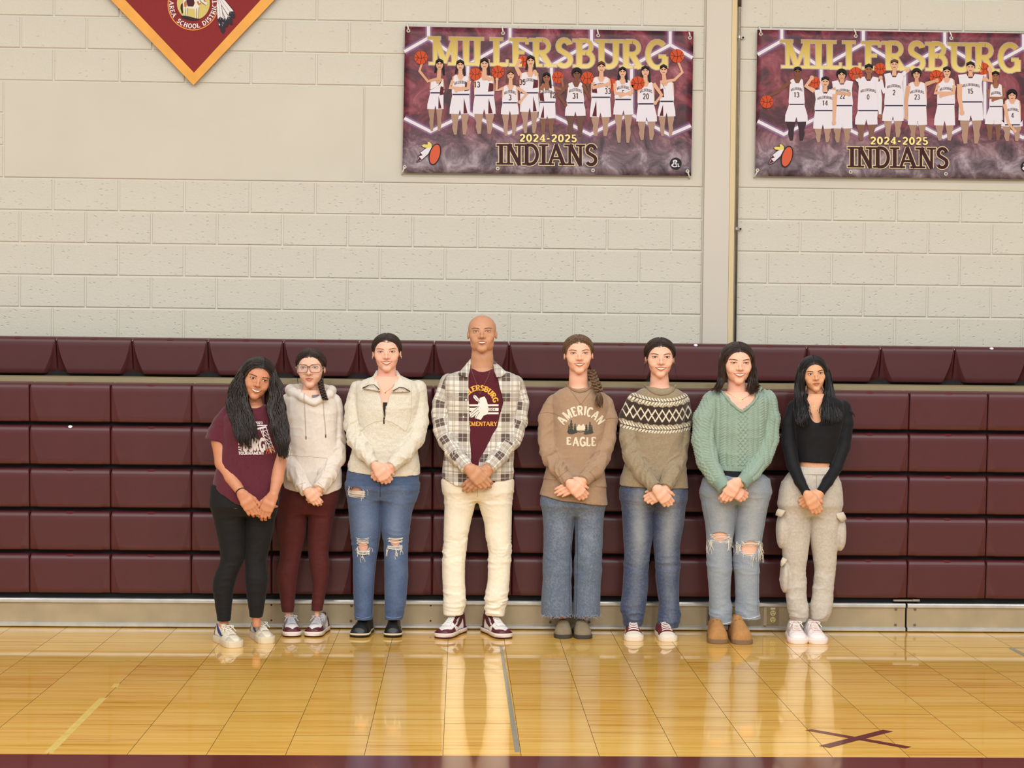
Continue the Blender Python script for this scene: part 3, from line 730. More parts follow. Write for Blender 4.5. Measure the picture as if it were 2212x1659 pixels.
class Art:
    """flat artwork drawn in zoom coordinates of one banner, laid on its plane in thin ink layers."""
    def __init__(s, parent, ox, oy, sc, Y): s.p = parent; s.ox, s.oy, s.sc, s.Y = ox, oy, sc, Y; s.n = 0
    def w(s, x, y, lay): return at(s.ox + x * s.sc, s.oy + y * s.sc, s.Y - 0.0003 * lay - .0006 - 6e-6 * (s.n % 40))
    def poly(s, mb, pts, lay, m=0):
        s.n += 1; pts = list(pts); c = np.mean(np.array(pts, float), 0); n = len(pts)
        mb.add([s.w(c[0], c[1], lay)] + [s.w(x, y, lay) for x, y in pts], [(0, 1 + i, 1 + (i + 1) % n) for i in range(n)], m)
    def line(s, mb, pts, wd, lay, m=0):
        s.n += 1; v, f = ribbon(pts, wd); mb.add([s.w(x, y, lay) for x, y in v], f, m)
    def taper(s, mb, pts, ws, lay, m=0):
        s.n += 1; V = []; pts = [np.array(q, float) for q in pts]
        for i, q in enumerate(pts):
            t = pts[min(i + 1, len(pts) - 1)] - pts[max(i - 1, 0)]; t /= np.linalg.norm(t) + 1e-9; n = np.array([-t[1], t[0]])
            V += [s.w(*(q + n * ws[i] / 2), lay), s.w(*(q - n * ws[i] / 2), lay)]
        mb.add(V, [(2 * i, 2 * i + 1, 2 * i + 3, 2 * i + 2) for i in range(len(pts) - 1)], m)
    def ell(s, mb, cx, cy, rx, ry, lay, m=0, n=18): s.poly(mb, [(cx + rx * math.cos(2 * PI * i / n), cy + ry * math.sin(2 * PI * i / n)) for i in range(n)], lay, m)
    def text(s, name, m, txt, x0, y0, x1, y1, lay, weight=.16, serif=.12, dy=0.0, grow=0.0, track=.06):
        V, F, wd = letters(txt, weight, serif, track, .3, grow); mb = MB()
        pk = list(PIECE); mb.add([s.w(x0 + (x1 - x0) * x / wd, y1 + (y0 - y1) * y + dy * x / wd, lay + .05 * k) for (x, y), k in zip(V, pk)], F)
        return mb.build(name, m, s.p)
    def ball(s, x, y, r, lay):
        mb = MB(); s.ell(mb, x, y, r, r, lay, 0, 22)
        for pts in ([(x - r * .95, y - r * .1), (x, y + r * .12), (x + r * .95, y - r * .1)], [(x - r * .1, y - r * .95), (x + r * .1, y), (x - r * .1, y + r * .95)], [(x - r * .75, y - r * .6), (x - r * .35, y), (x - r * .75, y + r * .6)], [(x + r * .75, y - r * .6), (x + r * .4, y), (x + r * .75, y + r * .6)]):
            s.line(mb, pts, r * .07, lay + 1, 1)
        return mb.build('printed_basketball', [ink('ball', (198, 74, 30)), ink('ballseam', (70, 28, 20))], s.p)
    def player(s, lay, head, hr, jersey, shorts, foot, skin, hair, hairc, arms=(), num=None, sleeve=0, word=True, numpos=None, trim=0, legs=None, dark_legs=False):
        """one printed player: legs, shorts, jersey, arms, head and hair as flat ink shapes."""
        sk = ink('skin%d_%d_%d' % skin, skin); sk2 = ink('leg%d_%d_%d' % skin, tuple(int(c * .66 + 26) for c in skin))
        mats = [sk, ink('white', (222, 218, 226)), ink('whiteshade', (196, 190, 204)), ink('hair%d_%d_%d' % hairc, hairc), ink('navy', (58, 50, 74)), ink('maroon', (88, 28, 38)), ink('lipline', (122, 62, 54)), sk2, ink('darkleg', (58, 40, 46))]
        mb = MB(); (jx0, jx1, jy0, jy1) = jersey; (sx0, sx1, sy1) = shorts; hx, hy = head; cxs = (sx0 + sx1) / 2; w = sx1 - sx0
        lg = 8 if dark_legs else 7
        l0, l1 = legs or (sx0 + w * .28, sx1 - w * .28)
        kn = sy1 + (foot - sy1) * .45
        for sg, xa, lx in ((-1, sx0 + w * .26, l0), (1, sx1 - w * .26, l1)): s.taper(mb, [(xa, sy1 - 12), (xa + sg * w * .01, (sy1 * 2 + kn) / 3), (lx + sg * w * .01, kn), (lx + sg * w * .03, kn + (foot - kn) * .35), (lx, foot)], [w * .40, w * .37, w * .24, w * .26, w * .14], lay, lg)
        s.poly(mb, [(jx0 + 6, jy1 - 8), (jx1 - 6, jy1 - 8), (sx1, sy1 - w * .3), (sx1 + 2, sy1), (cxs + w * .06, sy1 + 2), (cxs, sy1 - w * .22), (cxs - w * .06, sy1 + 2), (sx0 - 2, sy1), (sx0, sy1 - w * .3)], lay + 1, 1)
        if trim: s.poly(mb, [(sx1 - w * .30, jy1 + 20), (sx1 - w * .12, sy1 - 4), (sx1 - w * .32, sy1 - 2)] if trim > 0 else [(sx0 + w * .30, jy1 + 20), (sx0 + w * .32, sy1 - 2), (sx0 + w * .10, sy1 - 4)], lay + 2, 5)
        jw = jx1 - jx0; nk = (hx * .6 + (jx0 + jx1) * .2)
        s.taper(mb, [(hx, hy + hr * .6), (nk, jy0 + 22)], [hr * .85, hr * 1.1], lay + 1, 0)
        s.poly(mb, [(jx0 + jw * .04, jy0 + 12), (nk - hr * 1.2, jy0 - 4), (nk + hr * 1.2, jy0 - 4), (jx1 - jw * .04, jy0 + 12), (jx1, jy0 + 60), (jx1, jy1 - 30), (jx0, jy1 - 30), (jx0, jy0 + 60)], lay + 1, 0) if not sleeve else None
        s.poly(mb, [(nk - hr * .95, jy0 - 2), (nk - hr * .4, jy0 + 34), (nk + hr * .4, jy0 + 34), (nk + hr * .95, jy0 - 2), (jx1 - (jw * .12 if not sleeve else 0), jy0 + 8), (jx1 - jw * .06, jy0 + 80), (jx1, jy1 - 20), (jx1 - 4, jy1), (jx0 + 4, jy1), (jx0, jy1 - 20), (jx0 + jw * .06, jy0 + 80), (jx0 + (jw * .12 if not sleeve else 0), jy0 + 8)], lay + 2, 1)
        s.poly(mb, [(jx0 + 6, jy1 - 7), (jx1 - 6, jy1 - 7), (jx1 - 7, jy1 + 3), (jx0 + 7, jy1 + 3)], lay + 3, 4)
        if trim: s.poly(mb, [(jx1 - jw * .26, jy0 + 50), (jx1 - jw * .05, jy0 + 56), (jx1 - jw * .05, jy0 + 110), (jx1 - jw * .32, jy0 + 116)] if trim > 0 else [(jx0 + jw * .26, jy0 + 50), (jx0 + jw * .05, jy0 + 56), (jx0 + jw * .05, jy0 + 110), (jx0 + jw * .32, jy0 + 116)], lay + 3, 5)
        # hair behind, face, hair over
        if hair == 'long':
            for q in (-1, 1):
                e = 2.6 if q > 0 else 2.0
                s.poly(mb, [(hx, hy - hr * 1.45), (hx + q * hr * .9, hy - hr * .95), (hx + q * hr * 1.12, hy + hr * .4), (hx + q * hr * 1.22, hy + hr * 1.4), (hx + q * hr * 1.3, hy + hr * e), (hx + q * hr * .8, hy + hr * (e + .1)), (hx + q * hr * .62, hy + hr * 1.2), (hx + q * hr * .5, hy + hr * .4), (hx + q * hr * .2, hy - hr * .4)], lay + 2.5, 3)
        if hair == 'curly': s.ell(mb, hx, hy - hr * .30, hr * 1.30, hr * 1.32, lay + 2.5, 3)
        s.ell(mb, hx, hy + hr * .05, hr * .86, hr * 1.18, lay + 4, 0)
        if hair in ('long', 'curly', 'back'): s.poly(mb, [(hx - hr * .92, hy - hr * .05), (hx - hr * .85, hy - hr * .95), (hx, hy - hr * 1.45), (hx + hr * .85, hy - hr * .95), (hx + hr * .92, hy - hr * .05), (hx + hr * .55, hy - hr * .62), (hx, hy - hr * .85), (hx - hr * .55, hy - hr * .62)], lay + 5, 3)
        if hair == 'short': s.poly(mb, [(hx - hr * .95, hy - hr * .2), (hx - hr * .9, hy - hr * 1.0), (hx, hy - hr * 1.4), (hx + hr * .95, hy - hr * 1.0), (hx + hr * .95, hy - hr * .2), (hx + hr * .75, hy - hr * .6), (hx - hr * .7, hy - hr * .65)], lay + 5, 3)
        for q in (-1, 1): s.line(mb, [(hx + q * hr * .16, hy - hr * .10), (hx + q * hr * .56, hy - hr * .14)], hr * .18, lay + 5, 3)
        s.line(mb, [(hx - hr * .3, hy + hr * .66), (hx + hr * .3, hy + hr * .66)], hr * .14, lay + 5, 6)
        for pts, c in arms: s.taper(mb, pts, [jw * .22] + [jw * .19] * (len(pts) - 2) + [jw * .13], lay + (6 if c != 2 else 1), {0: 0, 1: 1, 2: 0}[c])
        for pts, c in arms: s.ell(mb, pts[-1][0], pts[-1][1], jw * .10, jw * .11, lay + (6.5 if c != 2 else 1.5), 0, 10)
        o = mb.build('printed_player', mats, s.p)
        tm = ink('jerseytext', (84, 56, 44)); jc = (jx0 + jx1) / 2
        if word:
            V, F, wd = letters('MILLERSBURG', .2, .1, .06, .5); mb = MB(); y0 = jy0 + (jy1 - jy0) * .42
            pk = list(PIECE); mb.add([s.w(jc - jw * .36 + jw * .72 * x / wd, y0 - 20 * y + 14 * (x / wd * 2 - 1) ** 2, lay + 4 + .05 * k) for (x, y), k in zip(V, pk)], F); mb.build('jersey_lettering', tm, s.p)
        if num:
            nx, ny = numpos or (jc, jy0 + (jy1 - jy0) * .52); s.text('jersey_number', tm, num, nx - 11 * len(num), ny, nx + 11 * len(num), ny + 40, lay + 4, .2, 0)
        return o

def team_banner(corners, ox, oy, sc, label, seed, people, balls, w_, ind, amp, emb):
    TL, TR, BR, BL = [np.array(q, float) for q in corners]
    c = at(*((TL + BR) / 2), YP); root = empty('team_banner', tuple(c), label, 'banner', 'team banners on the wall')
    nx, nz = 40, 20; V = []; st = []
    for lay in (0, 1):
        for j in range(nz + 1):
            for i in range(nx + 1):
                s, t = i / nx, j / nz; q = (TL * (1 - s) + TR * s) * (1 - t) + (BL * (1 - s) + BR * s) * t
                p = at(q[0], q[1], YP); V.append((p[0], p[1] + .0016 * lay, p[2])); st.append((s, 1 - t, 0))
    n1 = (nx + 1) * (nz + 1); F = []
    for j in range(nz):
        for i in range(nx): a = j * (nx + 1) + i; F.append((a, a + nx + 1, a + nx + 2, a + 1)); b = a + n1; F.append((b, b + 1, b + nx + 2, b + nx + 1))
    rim = [i for i in range(nx + 1)] + [j * (nx + 1) + nx for j in range(1, nz + 1)] + [nz * (nx + 1) + i for i in range(nx - 1, -1, -1)] + [j * (nx + 1) for j in range(nz - 1, 0, -1)]
    F += [(rim[i], rim[(i + 1) % len(rim)], rim[(i + 1) % len(rim)] + n1, rim[i] + n1) for i in range(len(rim))]
    soft_obj('vinyl_sheet', np.array(V), np.array(F), smoke_mat('banner_smoke_%d' % seed, seed), root, {'st': np.array(st)})
    A = Art(root, ox, oy, sc, YP)
    k = w_ / 2090.0; K = lambda x: emb[2] + (x - 45) * k; J = lambda y: emb[3] + (y - 60) * k
    lines = [[(220, 57), (220, 140), (45, 240)], [(220, 140), (505, 335)], [(810, 68), (810, 160)], [(810, 160), (505, 335), (505, 690)], [(810, 160), (1110, 340), (1110, 690)], [(1400, 80), (1400, 170)], [(1400, 170), (1110, 340)], [(1400, 170), (1690, 345), (1690, 690)], [(1970, 92), (1970, 190)], [(1970, 190), (1690, 345)], [(1970, 190), (2132, 285)],
             [(45, 722), (235, 818), (510, 682), (800, 830), (1100, 690), (1390, 840), (1680, 690), (1965, 842), (2120, 775)]]
    for wd, m, lay in ((70, ink('glow2', (150, 100, 150), alpha=.25), .4), (44, ink('glow1', (190, 160, 196), alpha=.40), .8), (22, ink('tube', (222, 218, 224)), 1.2)):
        mb = MB()
        for L_ in lines: A.line(mb, [(K(x), J(y)) for x, y in L_], wd * k, lay)
        mb.build('printed_light_lines', m, root)
    x0, x1, y0, y1, dy = ind['big']
    A.text('banner_lettering', ink('goldglow', (216, 200, 190), alpha=.55), 'MILLERSBURG', x0, y0, x1, y1, 1.6, .175, .22, dy, .06, .08)
    A.text('banner_lettering', ramp_mat('gold_letters_%d' % seed, [srgb(226, 206, 128), srgb(206, 180, 84), srgb(176, 146, 56)]), 'MILLERSBURG', x0, y0, x1, y1, 3, .175, .22, dy, 0, .08)
    for i, kw in enumerate(people): A.player(4.6 + .15 * i + 8 * kw.pop('front', 0), **kw)
    for (x, y, r, lay) in balls: A.ball(x, y, r, lay)
    x0, x1, y0, y1, dy = ind['year']; A.text('banner_lettering', ink('yearglow', (92, 50, 40)), '2024-2025', x0, y0, x1, y1, 20.5, .22, .22, dy, .09, .12); A.text('banner_lettering', ink('year', (240, 222, 150)), '2024-2025', x0, y0, x1, y1, 22, .22, .22, dy, 0, .12)
    x0, x1, y0, y1, dy = ind['team']; A.text('banner_lettering', ink('teamglow', (226, 206, 160), alpha=.85), 'INDIANS', x0, y0, x1, y1, 20.5, .18, .22, dy, .08, .06); A.text('banner_lettering', ink('team', (58, 22, 28)), 'INDIANS', x0, y0, x1, y1, 22, .18, .22, dy, 0, .06)
    # plain feather emblem
    ex, ey = emb[0], emb[1]; mb = MB(); mats = [ink('emb_red', (206, 92, 62)), ink('white', (222, 218, 226)), ink('yellow', (222, 206, 108)), ink('emb_dark', (40, 24, 28)), ink('maroon', (88, 28, 38))]
    A.poly(mb, [(ex + q * k, ey + r * k) for q, r in [(28 + 42 * math.cos(a) - 16 * math.sin(a), 58 + 78 * math.sin(a)) for a in np.linspace(0, 2 * PI, 25)[:-1]]], 21, 3); A.poly(mb, [(ex + q * k, ey + r * k) for q, r in [(28 + 35 * math.cos(a) - 15 * math.sin(a), 58 + 70 * math.sin(a)) for a in np.linspace(0, 2 * PI, 25)[:-1]]], 22, 0)
    for (tx, ty, wd, m) in ((-110, 110, 34, 1), (-100, 70, 30, 1), (-75, -10, 26, 2), (-30, -36, 24, 2)):
        d = np.array([tx, ty], float); n_ = np.array([-d[1], d[0]]) / np.linalg.norm(d) * wd / 2; b0 = np.array([6., 4.])
        for g, mm, ly in ((1.25, 3, 23), (1.0, m, 24)): A.poly(mb, [(ex + q[0] * k, ey + q[1] * k) for q in (b0, b0 + d * .35 + n_ * g, b0 + d * .8 + n_ * .8 * g, b0 + d * (1.0 + .04 * (g > 1)), b0 + d * .8 - n_ * .8 * g, b0 + d * .35 - n_ * g)], ly, mm)
        if m == 1: A.poly(mb, [(ex + q[0] * k, ey + q[1] * k) for q in (b0 + d * .74 + n_ * .8, b0 + d * 1.0, b0 + d * .74 - n_ * .8)], 25, 4)
    mb.build('printed_feather_emblem', mats, root)
    if amp:
        mb = MB(); A.ell(mb, amp[0], amp[1], amp[2], amp[2], 21, 0, 24); mb.build('printed_disc', ink('discdark', (34, 28, 34)), root)
        A.text('banner_lettering', ink('white', (222, 218, 226)), '&', amp[0] - amp[2] * .8, amp[1] - amp[2] * .62, amp[0] + amp[2] * .8, amp[1] + amp[2] * .58, 22, .17, 0)
    gm = ink('grommet', (206, 200, 190)); dk = ink('grommethole', (60, 44, 40)); tm = ink('tiewhite', (226, 222, 214))
    for i, (s, t) in enumerate([(.012, .03), (.34, .035), (.67, .04), (.988, .045), (.008, .962), (.33, .965), (.66, .97), (.987, .968)]):
        q = (TL * (1 - s) + TR * s) * (1 - t) + (BL * (1 - s) + BR * s) * t; p = at(q[0], q[1], YP)
        g = MB().lathe((p[0], YP - .006, p[2]), [(.005, .001), (.0075, 0), (.0115, .002), (.012, .0055)], 16, 0); g.lathe((p[0], YP - .0058, p[2]), [(.0048, 0), (.0048, .002)], 10, 1); g.build('grommet', [gm, dk], root)
        if t < .5: P = [(p[0], YP - .006, p[2] + .004), (p[0] - .002, YP - .010, p[2] + .018), (p[0] - .006, YP + .008, p[2] + .040), (p[0] - .006, WY - .003, p[2] + .050)]
        elif i in (4, 7): P = [(p[0], YP - .006, p[2] - .003), (p[0] + (.004 if i == 7 else -.006), YP - .010, p[2] - .016), (p[0] + (.014 if i == 7 else -.014), YP + .006, p[2] - .034), (p[0] + (.016 if i == 7 else -.018), WY - .003, p[2] - .044)]
        else: continue
        MB().tube(P, .0045, 8).build('tie', tm, root, True)
    return root
S1, S2, S3, S4 = (216, 168, 138), (206, 158, 126), (150, 98, 70), (118, 74, 54)
HB, HD = (38, 28, 26), (20, 17, 20)
girls = [
 dict(head=(300, 332), hr=30, jersey=(228, 335, 440, 540), shorts=(212, 328, 655), foot=815, skin=S2, hair='long', hairc=HD, arms=[([(310, 430), (215, 455), (155, 380), (172, 325)], 0)], trim=1, word=False),
 dict(head=(450, 338), hr=30, jersey=(388, 522, 410, 552), shorts=(374, 520, 690), foot=840, skin=S1, hair='long', hairc=HB, arms=[([(398, 450), (372, 500), (470, 505)], 0), ([(515, 450), (505, 505), (420, 520)], 0)], trim=1),
 dict(head=(625, 328), hr=32, jersey=(550, 698, 415, 558), shorts=(542, 704, 690), foot=835, skin=S1, hair='long', hairc=HB, arms=[([(690, 430), (660, 440), (600, 398)], 0)], num='13', numpos=(572, 458), trim=1, word=False),
 dict(head=(815, 408), hr=28, jersey=(752, 868, 485, 612), shorts=(746, 872, 694), foot=850, skin=S1, hair='long', hairc=(96, 66, 46), arms=[([(762, 505), (712, 520), (716, 440)], 0), ([(860, 500), (930, 545), (880, 605)], 0)], num='3', front=1),
 dict(head=(960, 308), hr=31, jersey=(878, 1020, 390, 540), shorts=(884, 1020, 675), foot=830, skin=S1, hair='long', hairc=HB, arms=[([(885, 410), (855, 350), (880, 305)], 2), ([(1005, 410), (990, 385)], 0)], num='35', numpos=(900, 440), trim=1),
 dict(head=(1075, 428), hr=29, jersey=(1020, 1142, 485, 608), shorts=(1018, 1140, 722), foot=850, skin=S3, hair='long', hairc=HD, arms=[([(1040, 520), (1050, 482)], 0), ([(1135, 500), (1200, 520), (1185, 440)], 2)], num='12', numpos=(1120, 535), trim=-1, front=1),
 dict(head=(1294, 402), hr=30, jersey=(1218, 1348, 462, 612), shorts=(1210, 1356, 704), foot=850, skin=S4, hair='curly', hairc=HD, arms=[([(1228, 480), (1160, 555), (1212, 625)], 0), ([(1340, 480), (1388, 580), (1372, 478)], 0)], num='31', front=1),
 dict(head=(1472, 352), hr=32, jersey=(1396, 1540, 425, 572), shorts=(1390, 1540, 712), foot=850, skin=S1, hair='back', hairc=(88, 54, 40), arms=[([(1412, 460), (1410, 500), (1520, 475)], 0)], num='33', numpos=(1518, 505), trim=-1),
 dict(head=(1625, 388), hr=29, jersey=(1566, 1692, 445, 588), shorts=(1560, 1702, 695), foot=900, skin=S1, hair='long', hairc=HD, arms=[([(1570, 470), (1570, 540), (1680, 548)], 0), ([(1690, 480), (1695, 530), (1610, 560)], 0)], num='5', front=1),
 dict(head=(1790, 382), hr=31, jersey=(1732, 1856, 460, 620), shorts=(1726, 1872, 745), foot=880, skin=S1, hair='long', hairc=HB, arms=[([(1850, 470), (1908, 555), (1862, 612)], 0)], num='20', front=1),
 dict(head=(1922, 372), hr=30, jersey=(1892, 1998, 455, 602), shorts=(1880, 2006, 708), foot=850, skin=S1, hair='back', hairc=HB, arms=[([(1900, 460), (2000, 445), (2058, 390), (2028, 315)], 0)], trim=-1, word=False)]
team_banner([(875, 57), (1498, 68), (1493, 380), (869, 373)], 860, 40, 660 / 2212, 'maroon team banner with eleven printed basketball players, left of the column', 1, girls,
            [(165, 283, 48, 17), (560, 402, 45, 17), (722, 386, 46, 19), (905, 310, 42, 3.6), (1156, 426, 42, 3.6), (1370, 431, 46, 19), (1545, 482, 46, 5), (1735, 468, 50, 20), (2020, 271, 50, 18)],
            2090, dict(big=(238, 1950, 132, 335, 30), year=(880, 1293, 838, 890, 4), team=(722, 1442, 908, 1058, 6)), (2010, 1050, 43), (238, 925, 45, 60))
boys = [
 dict(head=(386, 432), hr=33, jersey=(312, 442, 488, 695), shorts=(285, 464, 832), foot=985, skin=S4, hair='short', hairc=HD, arms=[([(325, 510), (230, 590), (135, 635)], 0)], num='13', dark_legs=True),
 dict(head=(608, 512), hr=34, jersey=(520, 694, 572, 745), shorts=(512, 664, 888), foot=1000, skin=S1, hair='short', hairc=HB, arms=[([(520, 585), (452, 545), (500, 478)], 0), ([(685, 610), (678, 840)], 0)], num='14', sleeve=1, front=1),
 dict(head=(740, 458), hr=34, jersey=(662, 832, 500, 705), shorts=(664, 826, 886), foot=1000, skin=S2, hair='curly', hairc=HD, arms=[([(672, 560), (690, 600), (800, 610)], 0)], num='22', sleeve=1),
 dict(head=(960, 412), hr=35, jersey=(868, 1040, 470, 745), shorts=(850, 1028, 855), foot=985, skin=S3, hair='short', hairc=HD, arms=[([(880, 500), (868, 490), (862, 470)], 1), ([(1030, 510), (1050, 640), (1050, 790)], 1)], num='0', sleeve=1, front=1),
 dict(head=(1166, 372), hr=33, jersey=(1084, 1242, 440, 705), shorts=(1070, 1238, 825), foot=960, skin=S1, hair='short', hairc=(92, 66, 46), arms=[([(1092, 600), (1070, 560), (1056, 478)], 1), ([(1232, 455), (1270, 420)], 1)], num='2', sleeve=1, front=1),
 dict(head=(1345, 450), hr=32, jersey=(1270, 1428, 515, 705), shorts=(1276, 1428, 858), foot=985, skin=S2, hair='curly', hairc=HB, arms=[([(1280, 545), (1262, 660), (1262, 800)], 0), ([(1418, 530), (1510, 500)], 2)], num='23', front=1),
 dict(head=(1590, 432), hr=34, jersey=(1510, 1656, 484, 695), shorts=(1488, 1654, 862), foot=985, skin=S1, hair='short', hairc=HB, arms=[([(1520, 540), (1490, 600), (1630, 600)], 0), ([(1650, 540), (1645, 600), (1540, 625)], 0)]),
 dict(head=(1780, 394), hr=36, jersey=(1680, 1882, 448, 675), shorts=(1684, 1880, 822), foot=1010, skin=S1, hair='short', hairc=HB, arms=[([(1692, 530), (1692, 640), (1712, 760)], 0), ([(1880, 480), (1945, 505), (1935, 410)], 2)], num='15', sleeve=1, front=1),
 dict(head=(1982, 466), hr=32, jersey=(1930, 2044, 530, 712), shorts=(1898, 2040, 852), foot=985, skin=S3, hair='short', hairc=HD, arms=[([(1925, 570), (1930, 640), (2040, 640)], 0), ([(2050, 560), (2055, 630), (1960, 660)], 0)]),
 dict(head=(2116, 622), hr=34, jersey=(2052, 2186, 655, 860), shorts=(2030, 2200, 870), foot=990, skin=S1, hair='curly', hairc=HD, arms=[([(2055, 690), (2085, 840), (2140, 910)], 0)], num='4', front=1)]
team_banner([(1636, 64), (2261, 73), (2255, 388), (1631, 380)], 1620, 40, 592 / 2212, 'maroon team banner cut by the frame, right of the column and conduit', 5, boys,
            [(136, 672, 52, 18), (520, 516, 48, 10), (855, 446, 55, 17), (1050, 405, 46, 18), (1505, 470, 56, 11), (1886, 405, 48, 3.6)],
            2330, dict(big=(270, 2180, 172, 400, 34), year=(972, 1437, 956, 1014, 4), team=(798, 1602, 1036, 1202, 8)), (2232, 1196, 46), (268, 1050, 62, 90))

# gold-edged maroon pennant
YN = WY - 0.035
pn = empty('pennant', tuple(at(418, 60, YN)), 'maroon felt pennant with gold border and round horse emblem', 'banner')
M_FELT = mat('maroon_felt', srgb(134, 36, 40), rough=.9, var=.05, vscale=70, sheen=.3, bump=.2, bscale=300); M_SATIN = mat('gold_satin', srgb(230, 160, 50), rough=.45, var=.08, vscale=8, bump=.15, bscale=12, bdist=.01)
def sheet(name, pts, m, parent, y, th=.003):
    n = len(pts); P = [at(u, v, y) for u, v in pts]; V = [tuple(p) for p in P] + [(p[0], p[1] + th, p[2]) for p in P]
    return obj(name, V, [tuple(range(n)), tuple(range(2 * n - 1, n - 1, -1))] + [(i, n + i, n + (i + 1) % n, (i + 1) % n) for i in range(n)], m, parent)
Lf = lambda v, o=0: 418 + o - .973 * (183 - v); Rt = lambda v: 418 + .951 * (183 - v)
sheet('felt', [(Lf(-130), -420), (Lf(-130), -130), (Lf(60), 60), (418, 183), (Rt(60), 60), (Rt(-130), -130), (Rt(-130), -420)], M_FELT, pn, YN)
sheet('border', [(Lf(-130), -420), (Lf(-130), -130), (418, 184), (419, 157), (Lf(-142) + 22.5 + 12, -142), (Lf(-142) + 34, -420)], M_SATIN, pn, YN - .003, .0025)
sheet('border', [(419, 157), (418, 184), (Rt(-130), -130), (Rt(-130), -420), (Rt(-142) - 34, -420), (Rt(-142) - 34, -142)], M_SATIN, pn, YN - .003, .0025)
B = Art(pn, 230, 0, 370 / 2212, YN - .001)
mb = MB(); c0 = (1118, 58)
B.line(mb, [(c0[0] + 322 * math.cos(a), c0[1] + 328 * math.sin(a)) for a in np.linspace(0, 2 * PI, 65)], 15, 4); mb.build('emblem_ring', ink('ringgold', (224, 140, 70)), pn)
mb = MB(); B.ell(mb, 1122, 42, 213, 218, 4, 0, 40); mb.build('emblem_disc', ink('discgold', (206, 190, 112)), pn)
def ring_word(txt, a0, a1, rb=308, cap=58):
    V, F, wd = letters(txt, .19, .14, .10, .3); mb = MB(); P = []
    for (x, y), k in zip(V, list(PIECE)):
        a = math.radians(a0 + (a1 - a0) * x / wd); r = rb - cap * y; P.append(B.w(c0[0] + r * math.sin(a), c0[1] + r * math.cos(a), 5 + .05 * k))
    mb.add(P, F); mb.build('pennant_lettering', ink('feltwhite', (234, 226, 222)), pn)
ring_word('AREA', -99, -56); ring_word('SCHOOL', -45, 18); ring_word('DISTRICT', 26, 102)
mb = MB(); hm = [ink('horsewhite', (228, 220, 206)), ink('horsebrown', (182, 116, 66)), ink('horsedark', (44, 34, 36)), ink('saddle', (70, 24, 34))]
B.poly(mb, [(955, 205), (1000, 200), (1080, 215), (1150, 235), (1215, 243), (1170, 262), (1110, 266), (1040, 256), (985, 232)], 5, 2)
B.poly(mb, [(985, 50), (1005, -40), (1110, -60), (1180, -30), (1205, 40), (1195, 95), (1150, 118), (1060, 108), (1012, 104)], 6, 0)
B.poly(mb, [(1000, 40), (1020, 0), (1040, 60), (1030, 95), (1005, 85)], 7, 1); B.poly(mb, [(1165, 20), (1215, 10), (1225, 50), (1185, 70)], 7, 1)
B.poly(mb, [(1040, -40), (1115, -50), (1140, 40), (1120, 85), (1050, 82), (1030, 20)], 8, 3)
B.poly(mb, [(985, 40), (960, 60), (955, 110), (975, 180), (990, 165), (985, 110)], 7, 2)
for x0, y0, x1, y1 in ((1005, 95, 1012, 200), (1030, 100, 1034, 190), (1152, 108, 1155, 236), (1182, 100, 1180, 240)): B.taper(mb, [(x0, y0), ((x0 + x1) / 2 + 4, (y0 + y1) / 2), (x1, y1)], [26, 15, 11], 6, 0); B.line(mb, [(x0 + 12, y0), (x1 + 7, y1)], 5, 7, 2)
B.poly(mb, [(1180, -20), (1215, -60), (1262, -20), (1300, 45), (1285, 76), (1262, 62), (1232, 28), (1200, 45)], 7, 0); B.poly(mb, [(1225, -40), (1262, -16), (1288, 30), (1262, 20)], 8, 1); B.line(mb, [(1190, -30), (1215, 20), (1285, 70)], 7, 9, 2)
mb.build('emblem_horse', hm, pn)
mb = MB()
for i, (tx, ty, wd) in enumerate(((1512, 440, 84), (1562, 352, 80), (1622, 325, 80), (1655, 236, 84), (1480, 330, 70))):
    a = np.array([1440., -60.]); d = np.array([tx, ty], float) - a; n_ = np.array([-d[1], d[0]]) / np.linalg.norm(d) * wd / 2
    for g, m, ly in ((1.18, 1, 5 + i * .6), (1.0, 0, 5.3 + i * .6)): B.poly(mb, [tuple(q) for q in (a, a + d * .3 + n_ * .8 * g, a + d * .75 + n_ * g, a + d * .93 + n_ * .6, a + d, a + d * .93 - n_ * .6, a + d * .75 - n_ * g, a + d * .3 - n_ * .8 * g)], ly, m)
    B.poly(mb, [tuple(q) for q in (a + d * .78 + n_ * .98, a + d * .93 + n_ * .6, a + d, a + d * .93 - n_ * .6, a + d * .78 - n_ * .98, a + d * .70)], 5.45 + i * .6, 1); B.line(mb, [tuple(a + d * .1), tuple(a + d * .8)], 5, 5.5 + i * .6, 2)
mb.build('emblem_feathers', [ink('feather', (226, 222, 220)), ink('feathertip', (46, 40, 52)), ink('featherline', (150, 146, 150))], pn)
# ------------------------------------------------------------------ people
def skin_mat(name, c):
    return mat(name, c, rough=0.48, spec=0.4, var=0.035, vscale=30, bump=0.04, bscale=300, bdist=0.001)
def cloth(name, rough=0.85, var=0.06, vscale=90, bump=0.25, bscale=420, bdist=0.0012, sheen=0.15, **k):
    return mat(name, (0.5, 0.5, 0.5, 1), rough=rough, spec=0.25, var=var, vscale=vscale, bump=bump, bscale=bscale, bdist=bdist, sheen=sheen, vc='col', **k)
M_WHITE_EYE = mat('eye_white', srgb(226, 220, 212), rough=0.25)
M_TEETH = mat('teeth', srgb(238, 230, 214), rough=0.3)
M_IRIS = mat('iris_dark', srgb(44, 28, 20), rough=0.15)
M_LASH = mat('lash', srgb(30, 20, 16), rough=0.6)
M_MOUTH = mat('mouth_line', srgb(132, 70, 60), rough=0.6)
M_LIDLINE = mat('lid_line', srgb(150, 96, 78), rough=0.6)
M_GOLD = mat('gold_metal', srgb(214, 176, 96), rough=0.25, metal=1.0)
